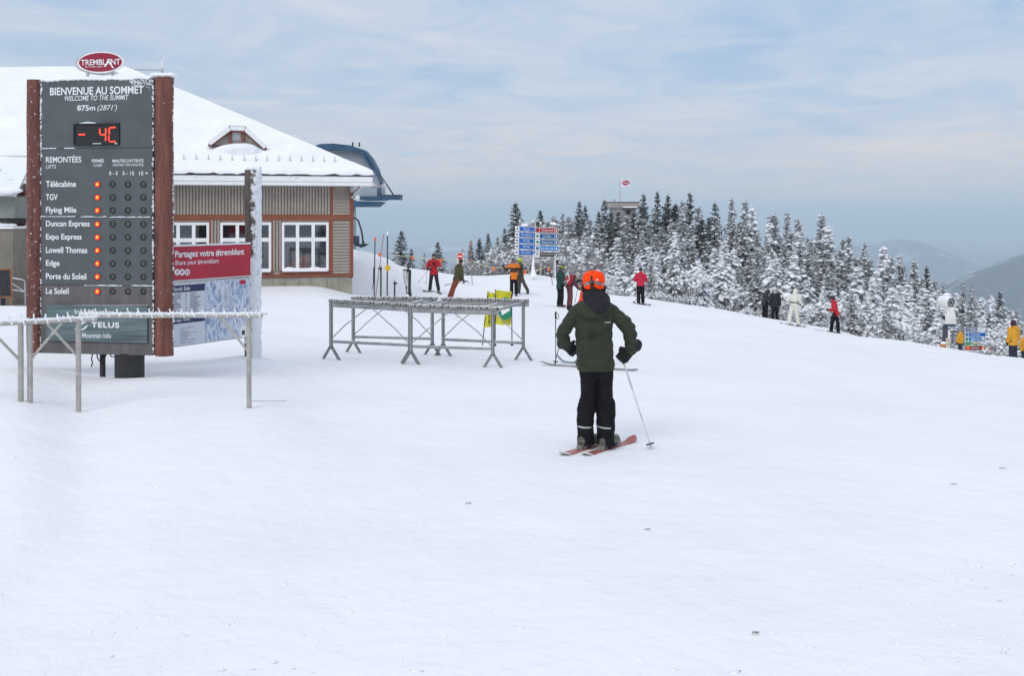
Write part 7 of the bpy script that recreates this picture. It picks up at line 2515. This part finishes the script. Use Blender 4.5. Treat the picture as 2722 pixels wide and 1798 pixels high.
# --- yellow jackets on the right
b14 = G(2553, 42.0)
person('child in a mustard jacket and blue helmet beside the slope sign', b14, 1.06, R(38), jacket=C_YELLOW, pants=C_NAVY, hat=('helmet', mat('slate_helmet', (0.30, 0.31, 0.33), 0.5), mat('blue_goggles', (0.03, 0.04, 0.14), 0.4)), hem=0.36, fat=1.25, voxel=0.014, headscale=1.35, look=R(20), tilt=R(20),
       J=dict(hed=(0, .02, .90), nek=(0, 0, .77), che=(0, 0, .64), shL=(-.115, 0, .715), shR=(.115, 0, .715), elL=(-.17, 0, .56), elR=(.17, 0, .56), wrL=(-.17, .05, .44), wrR=(.17, .05, .44), haL=(-.165, .08, .39), haR=(.165, .08, .39)))
b15 = G(2694, 40.0)
person('adult in a long mustard jacket with a dark plum hat at the slope edge', b15, 1.74, R(20), jacket=C_YELLOW, pants=C_NAVY, hat=('hooded', cloth('plum_hood', (0.045, 0.012, 0.03))), hem=0.41, fat=1.12, hood=C_YELLOW, skirt=0.012)
b16 = G(2724, 41.2)
person('figure in a mustard jacket and white helmet beside the adult in mustard', b16, 1.50, R(200), jacket=C_YELLOW, pants=C_NAVY, hat=('helmet', C_HELMW, M_BLACKCL), hem=0.44)

# ------------------------------------------------------------------ forest
def foliage_material(name, dark, frost, amount):
    m, t, b = newmat(name)
    tcn = t.nodes.new('ShaderNodeTexCoord')
    oi = t.nodes.new('ShaderNodeObjectInfo')
    n1 = _noise(t, tcn.outputs['Object'], 3.2, 5, 0.7)
    n2 = _noise(t, tcn.outputs['Object'], 11.0, 3, 0.6)
    c = _ramp(t, n2, [(0.3, tuple(x * 0.6 for x in dark)), (0.7, tuple(x * 1.5 for x in dark))])
    # frost gathers on the upper side of the sprays
    ge = t.nodes.new('ShaderNodeNewGeometry')
    sp = t.nodes.new('ShaderNodeSeparateXYZ')
    t.links.new(ge.outputs['True Normal'], sp.inputs[0])
    up = _math(t, 'ABSOLUTE', sp.outputs[2])
    f = _math(t, 'ADD', n1, _math(t, 'MULTIPLY', up, 0.12))
    f = _math(t, 'ADD', f, _math(t, 'MULTIPLY', _math(t, 'SUBTRACT', oi.outputs['Random'], 0.5), 0.12))
    th = 0.78 - 0.42 * amount
    f = _ramp(t, f, [(th - 0.07, (0, 0, 0)), (th + 0.09, (1, 1, 1))])
    c = _mix(t, f, c, frost)
    t.links.new(c, b.inputs['Base Color'])
    b.inputs['Roughness'].default_value = 0.9
    b.inputs['Specular IOR Level'].default_value = 0.1
    return m


M_FOL = {'laden': foliage_material('laden_needles', (0.095, 0.093, 0.087), (0.55, 0.555, 0.575), 0.88),
         'frosted': foliage_material('frosted_needles', (0.090, 0.092, 0.086), (0.45, 0.46, 0.47), 0.84),
         'dark': foliage_material('dark_needles', (0.062, 0.072, 0.064), (0.27, 0.29, 0.285), 0.50)}
M_BARK = mat('spruce_bark', (0.075, 0.062, 0.055), 0.95, var=0.25, scale=9)
M_TWIG = mat('frosted_twigs', (0.33, 0.32, 0.32), 0.95, var=0.4, scale=5)
M_TSNOW = mat('branch_snow', (0.86, 0.875, 0.90), 0.85, var=0.03, scale=3, spec=0.15)

_ico = bmesh.new()
bmesh.ops.create_icosphere(_ico, subdivisions=2, radius=1.0)
ICO_V = np.array([v.co[:] for v in _ico.verts])
ICO_F = np.array([[v.index for v in f.verts] for f in _ico.faces])
_ico.free()
_ico = bmesh.new()
bmesh.ops.create_icosphere(_ico, subdivisions=1, radius=1.0)
ICO1_V = np.array([v.co[:] for v in _ico.verts])
ICO1_F = np.array([[v.index for v in f.verts] for f in _ico.faces])
_ico.free()


def np_mesh(name, V, Fc, mat_, smooth=True):
    me = bpy.data.meshes.new(name)
    V = np.asarray(V, np.float32); Fc = np.asarray(Fc, np.int32)
    n, k = Fc.shape
    me.vertices.add(len(V)); me.vertices.foreach_set('co', V.ravel())
    me.loops.add(n * k); me.loops.foreach_set('vertex_index', Fc.ravel())
    me.polygons.add(n); me.polygons.foreach_set('loop_start', np.arange(0, n * k, k))
    me.update(calc_edges=True)
    me.polygons.foreach_set('use_smooth', [smooth] * n)
    me.materials.append(mat_)
    return me


def spruce(seed, kind, H=7.0, RB=1.35, bend=0.0):
    """returns trunk, crown and snow meshes; crown = needle sprays, snow = pillows along the boughs"""
    r = np.random.RandomState(seed)
    snow_p = {'laden': 1.0, 'frosted': 0.5, 'dark': 0.08}[kind]
    droop = {'laden': 0.62, 'frosted': 0.42, 'dark': 0.34}[kind]
    KV, KF, SV, SF = [], [], [], []
    nk = ns = 0
    z = 0.25
    lean = r.uniform(-0.03, 0.03, 2)
    def axis(zz): return np.array([lean[0] * zz + bend * (zz / H) ** 2.5, lean[1] * zz, zz])
    layer = 0
    gapw = r.uniform(0.6, 1.4, 40)
    while z < H * 0.985:
        f = z / H
        nb = max(3, int(round(r.uniform(7, 10) * (1 - f * 0.5))))
        L0 = RB * (1 - f) ** 0.80 * (0.70 + 0.5 * gapw[layer % 40] * r.uniform(0.6, 1.1)) + 0.10
        a0 = r.uniform(0, 6.28)
        for b in range(nb):
            if r.rand() < 0.08: continue
            az = a0 + 2 * np.pi * b / nb + r.uniform(-0.35, 0.35)
            Lb = L0 * r.uniform(0.62, 1.12)
            el = math.radians(38 * f - 16 + r.uniform(-8, 8))
            d = np.array([math.cos(az) * math.cos(el), math.sin(az) * math.cos(el), math.sin(el)])
            side = np.array([-math.sin(az), math.cos(az), 0.0])
            base = axis(z + r.uniform(-0.08, 0.08))
            dr = droop * (1.1 - 0.8 * f) * r.uniform(0.7, 1.25)
            def bp(t): return base + d * Lb * t + np.array([0, 0, -dr * Lb * t * t])
            nst = 5 + int(Lb * 6)
            for s in range(nst):
                t = 0.12 + 0.86 * (s + r.uniform(0, 0.8)) / nst
                p = bp(min(t, 1.0)); tg = bp(min(t + 0.06, 1.06)) - bp(t); tg /= np.linalg.norm(tg)
                for sg in (-1, 1):
                    ln = (0.34 * Lb * (1.15 - 0.75 * t) + 0.07) * r.uniform(0.7, 1.25)
                    dd = tg * r.uniform(0.6, 1.0) + side * sg * r.uniform(0.45, 1.0) + np.array([0, 0, -r.uniform(0.05, 0.7)])
                    dd /= np.linalg.norm(dd)
                    wv = np.cross(dd, np.array([r.uniform(-.5, .5), r.uniform(-.5, .5), 1.0])); wv /= np.linalg.norm(wv)
                    wd_ = ln * r.uniform(0.12, 0.22)
                    KV += [p, p + dd * ln * 0.45 + wv * wd_, p + dd * ln, p + dd * ln * 0.5 - wv * wd_]
                    KF.append((nk, nk + 1, nk + 2, nk + 3)); nk += 4
            # hanging fringe under the bough
            for s in range(3 + int(Lb * 4)):
                t = r.uniform(0.2, 0.95); p = bp(t)
                ln = r.uniform(0.10, 0.26) * (0.5 + Lb * 0.5)
                dd = np.array([r.uniform(-.4, .4), r.uniform(-.4, .4), -1.0]); dd /= np.linalg.norm(dd)
                wv = side * r.uniform(0.03, 0.07) + d * r.uniform(-0.04, 0.04)
                KV += [p - wv, p + wv, p + dd * ln + wv * 0.3, p + dd * ln - wv * 0.3]
                KF.append((nk, nk + 1, nk + 2, nk + 3)); nk += 4
            # snow pillows
            npil = r.poisson(snow_p * (1.0 + Lb * 0.8)) if kind != 'laden' else r.poisson(0.8 + Lb * 1.0)
            for s in range(npil):
                if kind == 'laden' and r.rand() < 0.10: continue
                t = r.uniform(0.25, 1.0); p = bp(t); tg = bp(t + 0.05) - bp(t); tg /= np.linalg.norm(tg)
                up = np.cross(side, tg); up *= np.sign(up[2] + 1e-6)
                ln = (0.13 + 0.17 * Lb * r.uniform(0.6, 1.4)); wd_ = ln * r.uniform(0.42, 0.75) + 0.03; ht = wd_ * r.uniform(0.42, 0.72)
                if kind == 'laden': ln *= 1.25; wd_ *= 1.12; ht *= 1.15
                if kind != 'laden': ln *= 0.8; wd_ *= 0.75; ht *= 0.7
                big = ln > 0.28 and kind == 'laden'
                IV, IF = (ICO_V, ICO_F) if big else (ICO1_V, ICO1_F)
                nz = 1 + 0.20 * np.sin(IV @ r.normal(0, 2.2, 3) + r.uniform(0, 6)) + 0.10 * np.sin(IV @ r.normal(0, 5, 3))
                Q = IV * nz[:, None]
                Q[:, 2] = np.where(Q[:, 2] < 0, Q[:, 2] * 0.35, Q[:, 2])
                sgd = side * r.uniform(0.0, 0.20) * r.choice([-1, 1]) * Lb * 0.5
                W = p + sgd + up * ht * 0.35 + np.outer(Q[:, 0] * ln, tg) + np.outer(Q[:, 1] * wd_, side) + np.outer(Q[:, 2] * ht, up)
                W[:, 2] -= 0.25 * ((Q[:, 0] * ln) ** 2) / max(ln, .1)
                SV.append(W); SF.append(IF + ns); ns += len(IV)
        z += (0.235 - 0.13 * f) * r.uniform(0.8, 1.2) * H / 7.0
        layer += 1
    # leader
    tp = axis(H)
    for k in range(14):
        p = axis(H * (0.93 + 0.07 * k / 14)); a = r.uniform(0, 6.28); ln = 0.10 + 0.16 * (1 - k / 14)
        dd = np.array([math.cos(a) * .7, math.sin(a) * .7, 0.55]); dd /= np.linalg.norm(dd)
        wv = np.cross(dd, [0, 0, 1.0]); wv = wv / np.linalg.norm(wv) * 0.028
        KV += [p, p + dd * ln * .5 + wv, p + dd * ln, p + dd * ln * .5 - wv]
        KF.append((nk, nk + 1, nk + 2, nk + 3)); nk += 4
    if kind == 'laden':
        for k in range(7):
            s_ = 0.045 + 0.024 * k * r.uniform(0.6, 1.2)
            Q = ICO_V * (1 + 0.2 * np.sin(ICO_V @ r.normal(0, 2.5, 3)))[:, None] * np.array([s_, s_, s_ * 1.35])
            SV.append(Q + axis(H * (0.995 - 0.025 * k)) + np.array([r.uniform(-.03, .03) * k, r.uniform(-.03, .03) * k, 0])); SF.append(ICO_F + ns); ns += len(ICO_V)
    tv, tf = [], []
    zs = np.linspace(-0.8, H * 0.97, 9)
    for i, zz_ in enumerate(zs):
        rad = 0.13 * (1 - max(zz_, 0) / H) + 0.012
        c = axis(max(zz_, 0)); c[2] = zz_
        for k in range(7):
            tv.append(c + np.array([rad * math.cos(k * 0.8976), rad * math.sin(k * 0.8976), 0]))
    for i in range(8):
        for k in range(7):
            tf.append((i * 7 + k, i * 7 + (k + 1) % 7, i * 7 + 7 + (k + 1) % 7, i * 7 + 7 + k))
    return (np_mesh('trunk', tv, tf, M_BARK), np_mesh('crown', KV, KF, M_FOL[kind], False),
            np_mesh('snow', np.concatenate(SV), np.concatenate(SF), M_TSNOW) if SV else None)


def bush(seed, H=2.6, laden=0.4):
    """bare frosted hardwood: trunk plus a crown of fine twigs and caught snow"""
    r = np.random.RandomState(seed)
    TV, TF, CV, CF, SV, SF = [], [], [], [], [], []
    cnt = dict(t=0, c=0, s=0)
    def stick(V, Fc, key, p0, p1, r0, r1):
        d = p1 - p0; d = d / np.linalg.norm(d)
        x = np.cross(d, [0.3, 0.2, 1.0]); x /= np.linalg.norm(x); y = np.cross(d, x)
        o = cnt[key]
        for p, rr in ((p0, r0), (p1, r1)):
            for k in range(3):
                a = 2.094 * k
                V.append(p + x * math.cos(a) * rr + y * math.sin(a) * rr)
        for k in range(3):
            Fc.append((o + k, o + (k + 1) % 3, o + 3 + (k + 1) % 3, o + 3 + k))
        cnt[key] += 6
    def grow(p, d, ln, rad, lev):
        q = p + d * ln
        if lev == 0: stick(TV, TF, 't', p, q, rad, rad * 0.7)
        else: stick(CV, CF, 'c', p, q, rad, rad * 0.6)
        if lev >= 2 and r.rand() < laden:
            s = r.uniform(0.03, 0.085)
            Q = ICO1_V * np.array([s * 1.3, s * 1.2, s * 0.8])
            SV.append(Q + (p + q) / 2 + np.array([0, 0, 0.02])); SF.append(ICO1_F + cnt['s']); cnt['s'] += len(ICO1_V)
        if lev >= 4: return
        for k in range(r.randint(3, 5) if lev < 3 else 3):
            nd = d + r.normal(0, 0.42, 3) + np.array([0, 0, 0.12]); nd /= np.linalg.norm(nd)
            grow(p + d * ln * r.uniform(0.55, 1.0), nd, ln * r.uniform(0.5, 0.78), rad * 0.62, lev + 1)
    for k in range(3):
        d0 = np.array([r.uniform(-.35, .35), r.uniform(-.35, .35), 1.0]); d0 /= np.linalg.norm(d0)
        grow(np.array([r.uniform(-.1, .1), r.uniform(-.1, .1), -0.3]), d0, H * 0.42, 0.035, 0)
    return (np_mesh('trunk', TV, TF, M_BARK), np_mesh('crown', CV, CF, M_TWIG, False), np_mesh('snow', np.concatenate(SV), np.concatenate(SF), M_TSNOW) if SV else None)


VAR = {'laden': [spruce(100 + i, 'laden', 7.0, rb, bd) for i, (rb, bd) in enumerate(((1.25, 0), (1.05, 0.15), (1.45, -0.1), (0.9, 0.0), (1.2, 0.3), (1.0, -0.25)))],
       'frosted': [spruce(200 + i, 'frosted', 7.0, rb) for i, rb in enumerate((1.25, 1.05, 1.4, 0.95, 1.15))],
       'dark': [spruce(300 + i, 'dark', 7.0, rb) for i, rb in enumerate((1.35, 1.15, 1.5, 1.25))],
       'bush': [bush(400 + i, 2.6, 0.4) for i in range(5)],
       'thicket': [bush(430 + i, 2.6, 0.10) for i in range(4)],
       'brush': [bush(450 + i, 2.6, 0.05) for i in range(3)]}
LAB = {'laden': ('snow_laden_spruce', 'spruce weighed down by thick white snow in the forest below the crest', 'snow-laden spruces below the crest'),
       'frosted': ('frosted_spruce', 'spruce dusted grey-white with frost in the forest below the crest', 'frost-dusted spruces below the crest'),
       'dark': ('dark_spruce', 'dark green spruce with little snow rising at the back of the forest', 'dark spruces at the back of the forest'),
       'bush': ('frosted_shrub', 'bare frosted shrub holding clumps of snow among the spruces', 'frosted shrubs among the spruces'),
       'thicket': ('frosted_thicket', '', 'tall grey shrubs behind the trail sign'),
       'brush': ('bare_shrub', 'bare grey twiggy shrub along the snow edge', 'bare shrubs along the snow edge')}
ZONES = [(1120, 'past the ploughed bank'), (1330, 'behind the boundary rope'), (1500, 'behind the trail sign'), (1590, 'beyond the bottle green and maroon skiers'), (1660, 'under the viewing tower'), (1770, 'behind the rose red figure'),
         (1880, 'past the rose red figure'), (1990, 'just before the pair in black'), (2085, 'behind the pair in black'), (2160, 'behind the cream suit'), (2270, 'behind the red and black skier'), (2370, 'just beyond the red and black skier'), (2480, 'just before the snow gun'), (2560, 'behind the snow gun'), (2640, 'behind the slope sign'), (9999, 'behind the mustard-jacketed adult')]
WHO = {'laden': 'snow-laden white spruce', 'frosted': 'frost-grey spruce', 'dark': 'dark green spruce', 'bush': 'frosted snow-clumped shrub', 'brush': 'bare grey twiggy shrub', 'thicket': 'grey frosted bare shrub'}
tree_rng = random.Random(77)
TREES = []


def plant(kind, u, d, v_top=None, h=None, variant=None, wide=1.0, label=None, group=None, row=''):
    x = (u - U0) / F * d
    z = gz(x, d)
    if h is None:
        h = CZ - (v_top - V0) / F * d - z
    h = max(h, 0.6)
    nm, lab, grp = LAB[kind]
    vs_ = VAR[kind]
    tr, cr, sn = vs_[variant % len(vs_)] if variant is not None else tree_rng.choice(vs_)
    zone = next(z_ for m_, z_ in ZONES if u < m_)
    size = ''
    if kind in ('laden', 'frosted', 'dark'):
        size = 'tall ' if h > 8.6 else 'small ' if h < 4.2 else ''
    if row == ' tall': size, row = 'tall ', ''
    lab = f'{size}{WHO[kind]}{row} {zone}'
    if len(lab.split()) > 16: lab = f'{WHO[kind]}{row} {zone}'
    if len(lab.replace('-', ' ').split()) > 16: lab = f'{WHO[kind]} {zone}'
    root = thing(nm, (x, d, z), label or lab, 'shrub' if kind in ('bush', 'brush', 'thicket') else 'tree', tree_rng.uniform(0, 6.28), None if label else (group or grp))
    s = h / (7.0 if kind in ('laden', 'frosted', 'dark') else 2.6)
    w_ = s ** 0.75 * wide * tree_rng.uniform(0.9, 1.12)
    root.scale = (w_, w_, s)
    a = bpy.data.objects.new('trunk', tr); COL.objects.link(a); a.parent = root
    b = bpy.data.objects.new('crown', cr); COL.objects.link(b); b.parent = root
    if sn is not None:
        c = bpy.data.objects.new('snow', sn); COL.objects.link(c); c.parent = b; c['kind'] = 'stuff'
    TREES.append((u, d, kind, h))


SKY_U = [1340, 1376, 1405, 1433, 1470, 1505, 1536, 1570, 1605, 1650, 1690, 1714, 1749, 1775, 1829, 1892, 1938, 1978, 2064, 2110, 2173, 2225, 2259, 2305, 2350, 2396, 2460, 2522, 2580, 2626, 2672, 2722, 2800, 2900]
SKY_V = [612, 560, 590, 566, 578, 575, 545, 562, 548, 572, 540, 520, 514, 522, 520, 545, 532, 538, 572, 585, 582, 625, 636, 660, 664, 684, 716, 756, 765, 796, 800, 830, 860, 900]
CR_U = [1300, 1400, 1480, 1600, 1703, 1926, 2115, 2220, 2400, 2550, 2722, 2900]
CR_D = [59, 60, 59, 53, 53, 51, 49, 48, 43, 41, 38, 36]
CR_V = [731, 722, 738, 782, 790, 821, 855, 873, 903, 928, 948, 970]
sky_v = lambda u: float(np.interp(u, SKY_U, SKY_V))
cr_d = lambda u: float(np.interp(u, CR_U, CR_D))
cr_v = lambda u: float(np.interp(u, CR_U, CR_V))

# the skyline trees one can pick out
for (u, v, kind, d, w_) in ((1376, 537, 'dark', 76, 1.35), (1433, 557, 'dark', 80, .9), (1468, 572, 'frosted', 82, 1.1), (1490, 566, 'frosted', 84, 1.1), (1536, 533, 'dark', 80, .85), (1552, 545, 'dark', 82, .9),
                            (1608, 530, 'dark', 84, .95), (1588, 560, 'dark', 82, 1), (1628, 562, 'dark', 82, 1.1), (1648, 556, 'dark', 86, .9), (1664, 572, 'frosted', 80, 1.2), (1684, 560, 'dark', 84, 1.1), (1640, 590, 'dark', 78, 1.2), (1616, 596, 'dark', 76, 1.2), (1700, 545, 'dark', 82, 1), (1714, 512, 'dark', 84, .9), (1749, 507, 'dark', 84, .8), (1775, 516, 'dark', 86, .9), (1795, 540, 'dark', 82, 1),
                            (1829, 508, 'dark', 86, .8), (1860, 545, 'frosted', 84, .9), (1895, 536, 'dark', 86, 1), (1938, 522, 'frosted', 86, .8), (1978, 530, 'frosted', 86, .85), (2000, 548, 'laden', 80, 1), (2040, 570, 'frosted', 82, 1),
                            (2066, 564, 'frosted', 82, 1.1), (2085, 560, 'frosted', 84, .9), (2112, 578, 'frosted', 82, .8), (2130, 588, 'frosted', 82, .7), (2175, 566, 'frosted', 76, 1.25), (2200, 600, 'laden', 74, 1), (2240, 632, 'frosted', 72, .8),
                            (2258, 625, 'frosted', 74, .9), (2306, 645, 'frosted', 72, .8), (2350, 655, 'laden', 70, .9), (2372, 675, 'frosted', 70, .8), (2398, 676, 'frosted', 72, .8), (2420, 690, 'frosted', 68, .8), (2438, 688, 'frosted', 70, .8),
                            (2462, 706, 'dark', 74, .7), (2480, 745, 'frosted', 66, .8), (2505, 748, 'frosted', 66, .7), (2556, 748, 'frosted', 64, .8), (2580, 757, 'frosted', 62, .9), (2610, 790, 'laden', 60, .8), (2632, 787, 'laden', 58, .7), (2654, 772, 'dark', 62, .7), (2670, 792, 'frosted', 58, .7), (2700, 820, 'frosted', 58, .9), (2740, 830, 'frosted', 56, .9)):
    plant(kind, u, d, v_top=v, wide=w_, row=' with its tip on the skyline')
# rows in front of them, snowier towards the open slope
for row, (gap, step, lo, hi, kinds) in enumerate(((30, 36, 0.04, 0.18, ('dark', 'frosted', 'dark')), (23, 36, 0.10, 0.32, ('frosted', 'frosted', 'dark')), (16, 36, 0.20, 0.46, ('frosted', 'laden', 'frosted')), (10, 36, 0.32, 0.62, ('laden', 'frosted', 'laden')), (5.0, 44, 0.46, 0.80, ('laden', 'bush', 'frosted', 'laden')))):
    u = 1396 + row * 9
    while u < 2790:
        uu = u + tree_rng.uniform(-12, 12)
        d = cr_d(uu) + gap + tree_rng.uniform(-2.5, 2.5)
        f = tree_rng.uniform(lo, hi)
        vt = sky_v(uu) + (cr_v(uu) - sky_v(uu)) * f
        kd = tree_rng.choice(kinds)
        if uu < 1560 and kd == 'laden' and row < 3: kd = 'frosted'
        if uu > 1900 and kd == 'dark': kd = tree_rng.choice(('frosted', 'laden'))
        plant(kd, uu, d, v_top=vt, wide=tree_rng.uniform(0.95, 1.3), row=(' deep in the forest', ' deep in the forest', ' in the middle rows', ' in the middle rows', ' in the front row')[row])
        u += step
# shrubs and small plastered trees right behind the crest
u = 1500
while u < 2760:
    uu = u + tree_rng.uniform(-10, 10)
    d = cr_d(uu) + tree_rng.uniform(3.0, 6.5)
    kd = tree_rng.choice(('bush', 'laden', 'bush', 'bush'))
    plant(kd, uu, d, v_top=cr_v(uu) - tree_rng.uniform(8, 46), wide=tree_rng.uniform(0.9, 1.3), row=' low at the crest')
    u += 27
# thin stand at the left, beyond the ploughed bank
for (u, v, kind, d, w_) in ((1063, 612, 'dark', 72, 1.35), (1091, 660, 'dark', 70, 1.0), (1166, 642, 'dark', 76, 1.15), (1012, 650, 'brush', 66, 1.2), (1232, 660, 'frosted', 78, 1), (1252, 638, 'dark', 76, .9), (1276, 632, 'dark', 80, 1.2), (1298, 620, 'dark', 84, 1), (1318, 628, 'frosted', 80, 1),
                            (1343, 606, 'dark', 82, 1), (1352, 640, 'frosted', 76, 1.1), (1390, 590, 'frosted', 74, 1.1), (1410, 612, 'frosted', 70, 1.2), (1446, 602, 'frosted', 72, 1.2), (1476, 600, 'frosted', 70, 1.1), (1330, 660, 'frosted', 70, 1.2), (1300, 665, 'frosted', 72, 1.1), (1270, 680, 'frosted', 70, 1.1), (1226, 690, 'brush', 66, 1.2),
                            (1250, 685, 'brush', 68, 1.3), (1195, 690, 'brush', 66, 1.4), (1140, 680, 'brush', 66, 1.3), (1160, 690, 'brush', 66, 1.3), (1110, 690, 'brush', 64, 1.2), (1040, 668, 'brush', 64, 1.2), (1130, 672, 'frosted', 74, .8), (935, 640, 'frosted', 66, 1.1), (1215, 676, 'frosted', 72, .8), (1285, 700, 'brush', 66, 1.2), (1320, 700, 'brush', 66, 1.3), (1365, 668, 'frosted', 72, 1.2), (1430, 660, 'bush', 66, 1.4), (1455, 668, 'bush', 66, 1.4), (1500, 690, 'bush', 64, 1.4), (1394, 690, 'bush', 66, 1.3), (1530, 640, 'laden', 64, 1.1), (1500, 618, 'frosted', 68, 1.3), (1560, 600, 'frosted', 70, 1.2)):
    lab = None
    if u == 1063: lab = 'bushy dark spruce standing alone beyond the ploughed snow bank'
    elif u == 1091: lab = 'small dark spruce at the side of the lone bushy spruce'
    elif u == 1166: lab = 'thin ragged spruce behind the red-jacketed man at the rope'
    elif u == 1376: lab = None
    plant(kind, u, d, v_top=v, wide=w_, label=lab)

# tall frosted brush filling in behind the trail sign and the skiers beside it
for (u, v, d) in ((1352, 628, 67), (1372, 612, 70), (1398, 620, 66), (1416, 604, 69), (1438, 612, 66), (1458, 596, 70), (1480, 610, 66), (1502, 590, 69), (1522, 604, 65), (1545, 588, 68), (1566, 606, 64), (1334, 650, 65), (1310, 660, 67), (1288, 668, 66), (1424, 650, 63), (1468, 655, 62), (1510, 650, 61), (1552, 650, 59), (1385, 660, 63)):
    plant('thicket', u, d, v_top=v, wide=1.2, row=' tall')
for (u, v, d) in ((1404, 596, 76), (1420, 586, 78), (1462, 586, 78), (1484, 580, 80), (1512, 574, 80), (1522, 590, 74), (1574, 580, 78), (1590, 600, 72)):
    plant('frosted', u, d, v_top=v, wide=1.35)

# ------------------------------------------------------------------ twigs blown onto the snow
M_TW = mat('dead_twig', (0.20, 0.17, 0.15), 0.9)
for (u, v, ln, lab) in ((2535, 1293, 0.055, 'dead brown twig lying on the bare snow of the open slope'), (2665, 1250, 0.06, 'thin grey twig lying on the snow farther out than the brown twig'), (1721, 1414, 0.035, 'tiny twig on the snow below the planted ski pole'), (2009, 1691, 0.035, 'small dark sprig with short side shoots on the near snow'), (1245, 1344, 0.04, 'pale twig half sunk in the snow before the ski stands'), (712, 1070, 0.42, 'long thin strip of brown grit by the tube rack foot')):
    lo_, hi_ = 2.5, 30.0
    for _ in range(40):
        d = (lo_ + hi_) / 2
        q = P(u, v, d)
        if q.z > gz(q.x, q.y): lo_ = d
        else: hi_ = d
    q = Vector((q.x, q.y, gz(q.x, q.y)))
    o = thing('twig', q, lab, 'twig')
    rr_ = random.Random(u)
    n_ = 5
    MB().tube([(ln * (k / n_ - 0.5), rr_.uniform(-0.01, 0.01), 0.012 + 0.006 * (k % 2)) for k in range(n_ + 1)], 0.0026, 5).build('stem', M_TW, o)
    for k in range(3):
        x = ln * rr_.uniform(-0.3, 0.4)
        MB().tube([(x, 0, 0.014), (x + 0.008, rr_.uniform(-0.01, 0.01), 0.018)], 0.002, 4).build('shoot', M_TW, o)

# crumbs and small scraped ridges of snow on the piste: too many to count
cr_ = np.random.RandomState(3)
CV_, CF_, nn = [], [], 0
for k in range(1500):
    y = 3.8 + 26 * cr_.rand() ** 1.7
    x = cr_.uniform(-0.62, 0.62) * y
    if cr_.rand() < 0.45: x = 0.45 * y + cr_.normal(0, 0.16) * y
    s_ = cr_.uniform(0.003, 0.011) * (1.6 if cr_.rand() < 0.10 else 1.0)
    Q = ICO1_V * (1 + 0.25 * np.sin(ICO1_V @ cr_.normal(0, 3, 3)))[:, None] * np.array([s_ * cr_.uniform(1, 2.6), s_, s_ * 0.45])
    a = cr_.uniform(-0.6, 0.6)
    Q = Q @ np.array([[math.cos(a), math.sin(a), 0], [-math.sin(a), math.cos(a), 0], [0, 0, 1]])
    CV_.append(Q + np.array([x, y, gz(x, y) + s_ * 0.1])); CF_.append(ICO1_F + nn); nn += len(ICO1_V)
crumbs = link('snow_crumbs', np_mesh('snow_crumbs', np.concatenate(CV_), np.concatenate(CF_), M_SNOW), None)
tag(crumbs, 'loose crumbs of snow scattered over the piste', kind='stuff')

bpy.data.scenes.remove(TMP)
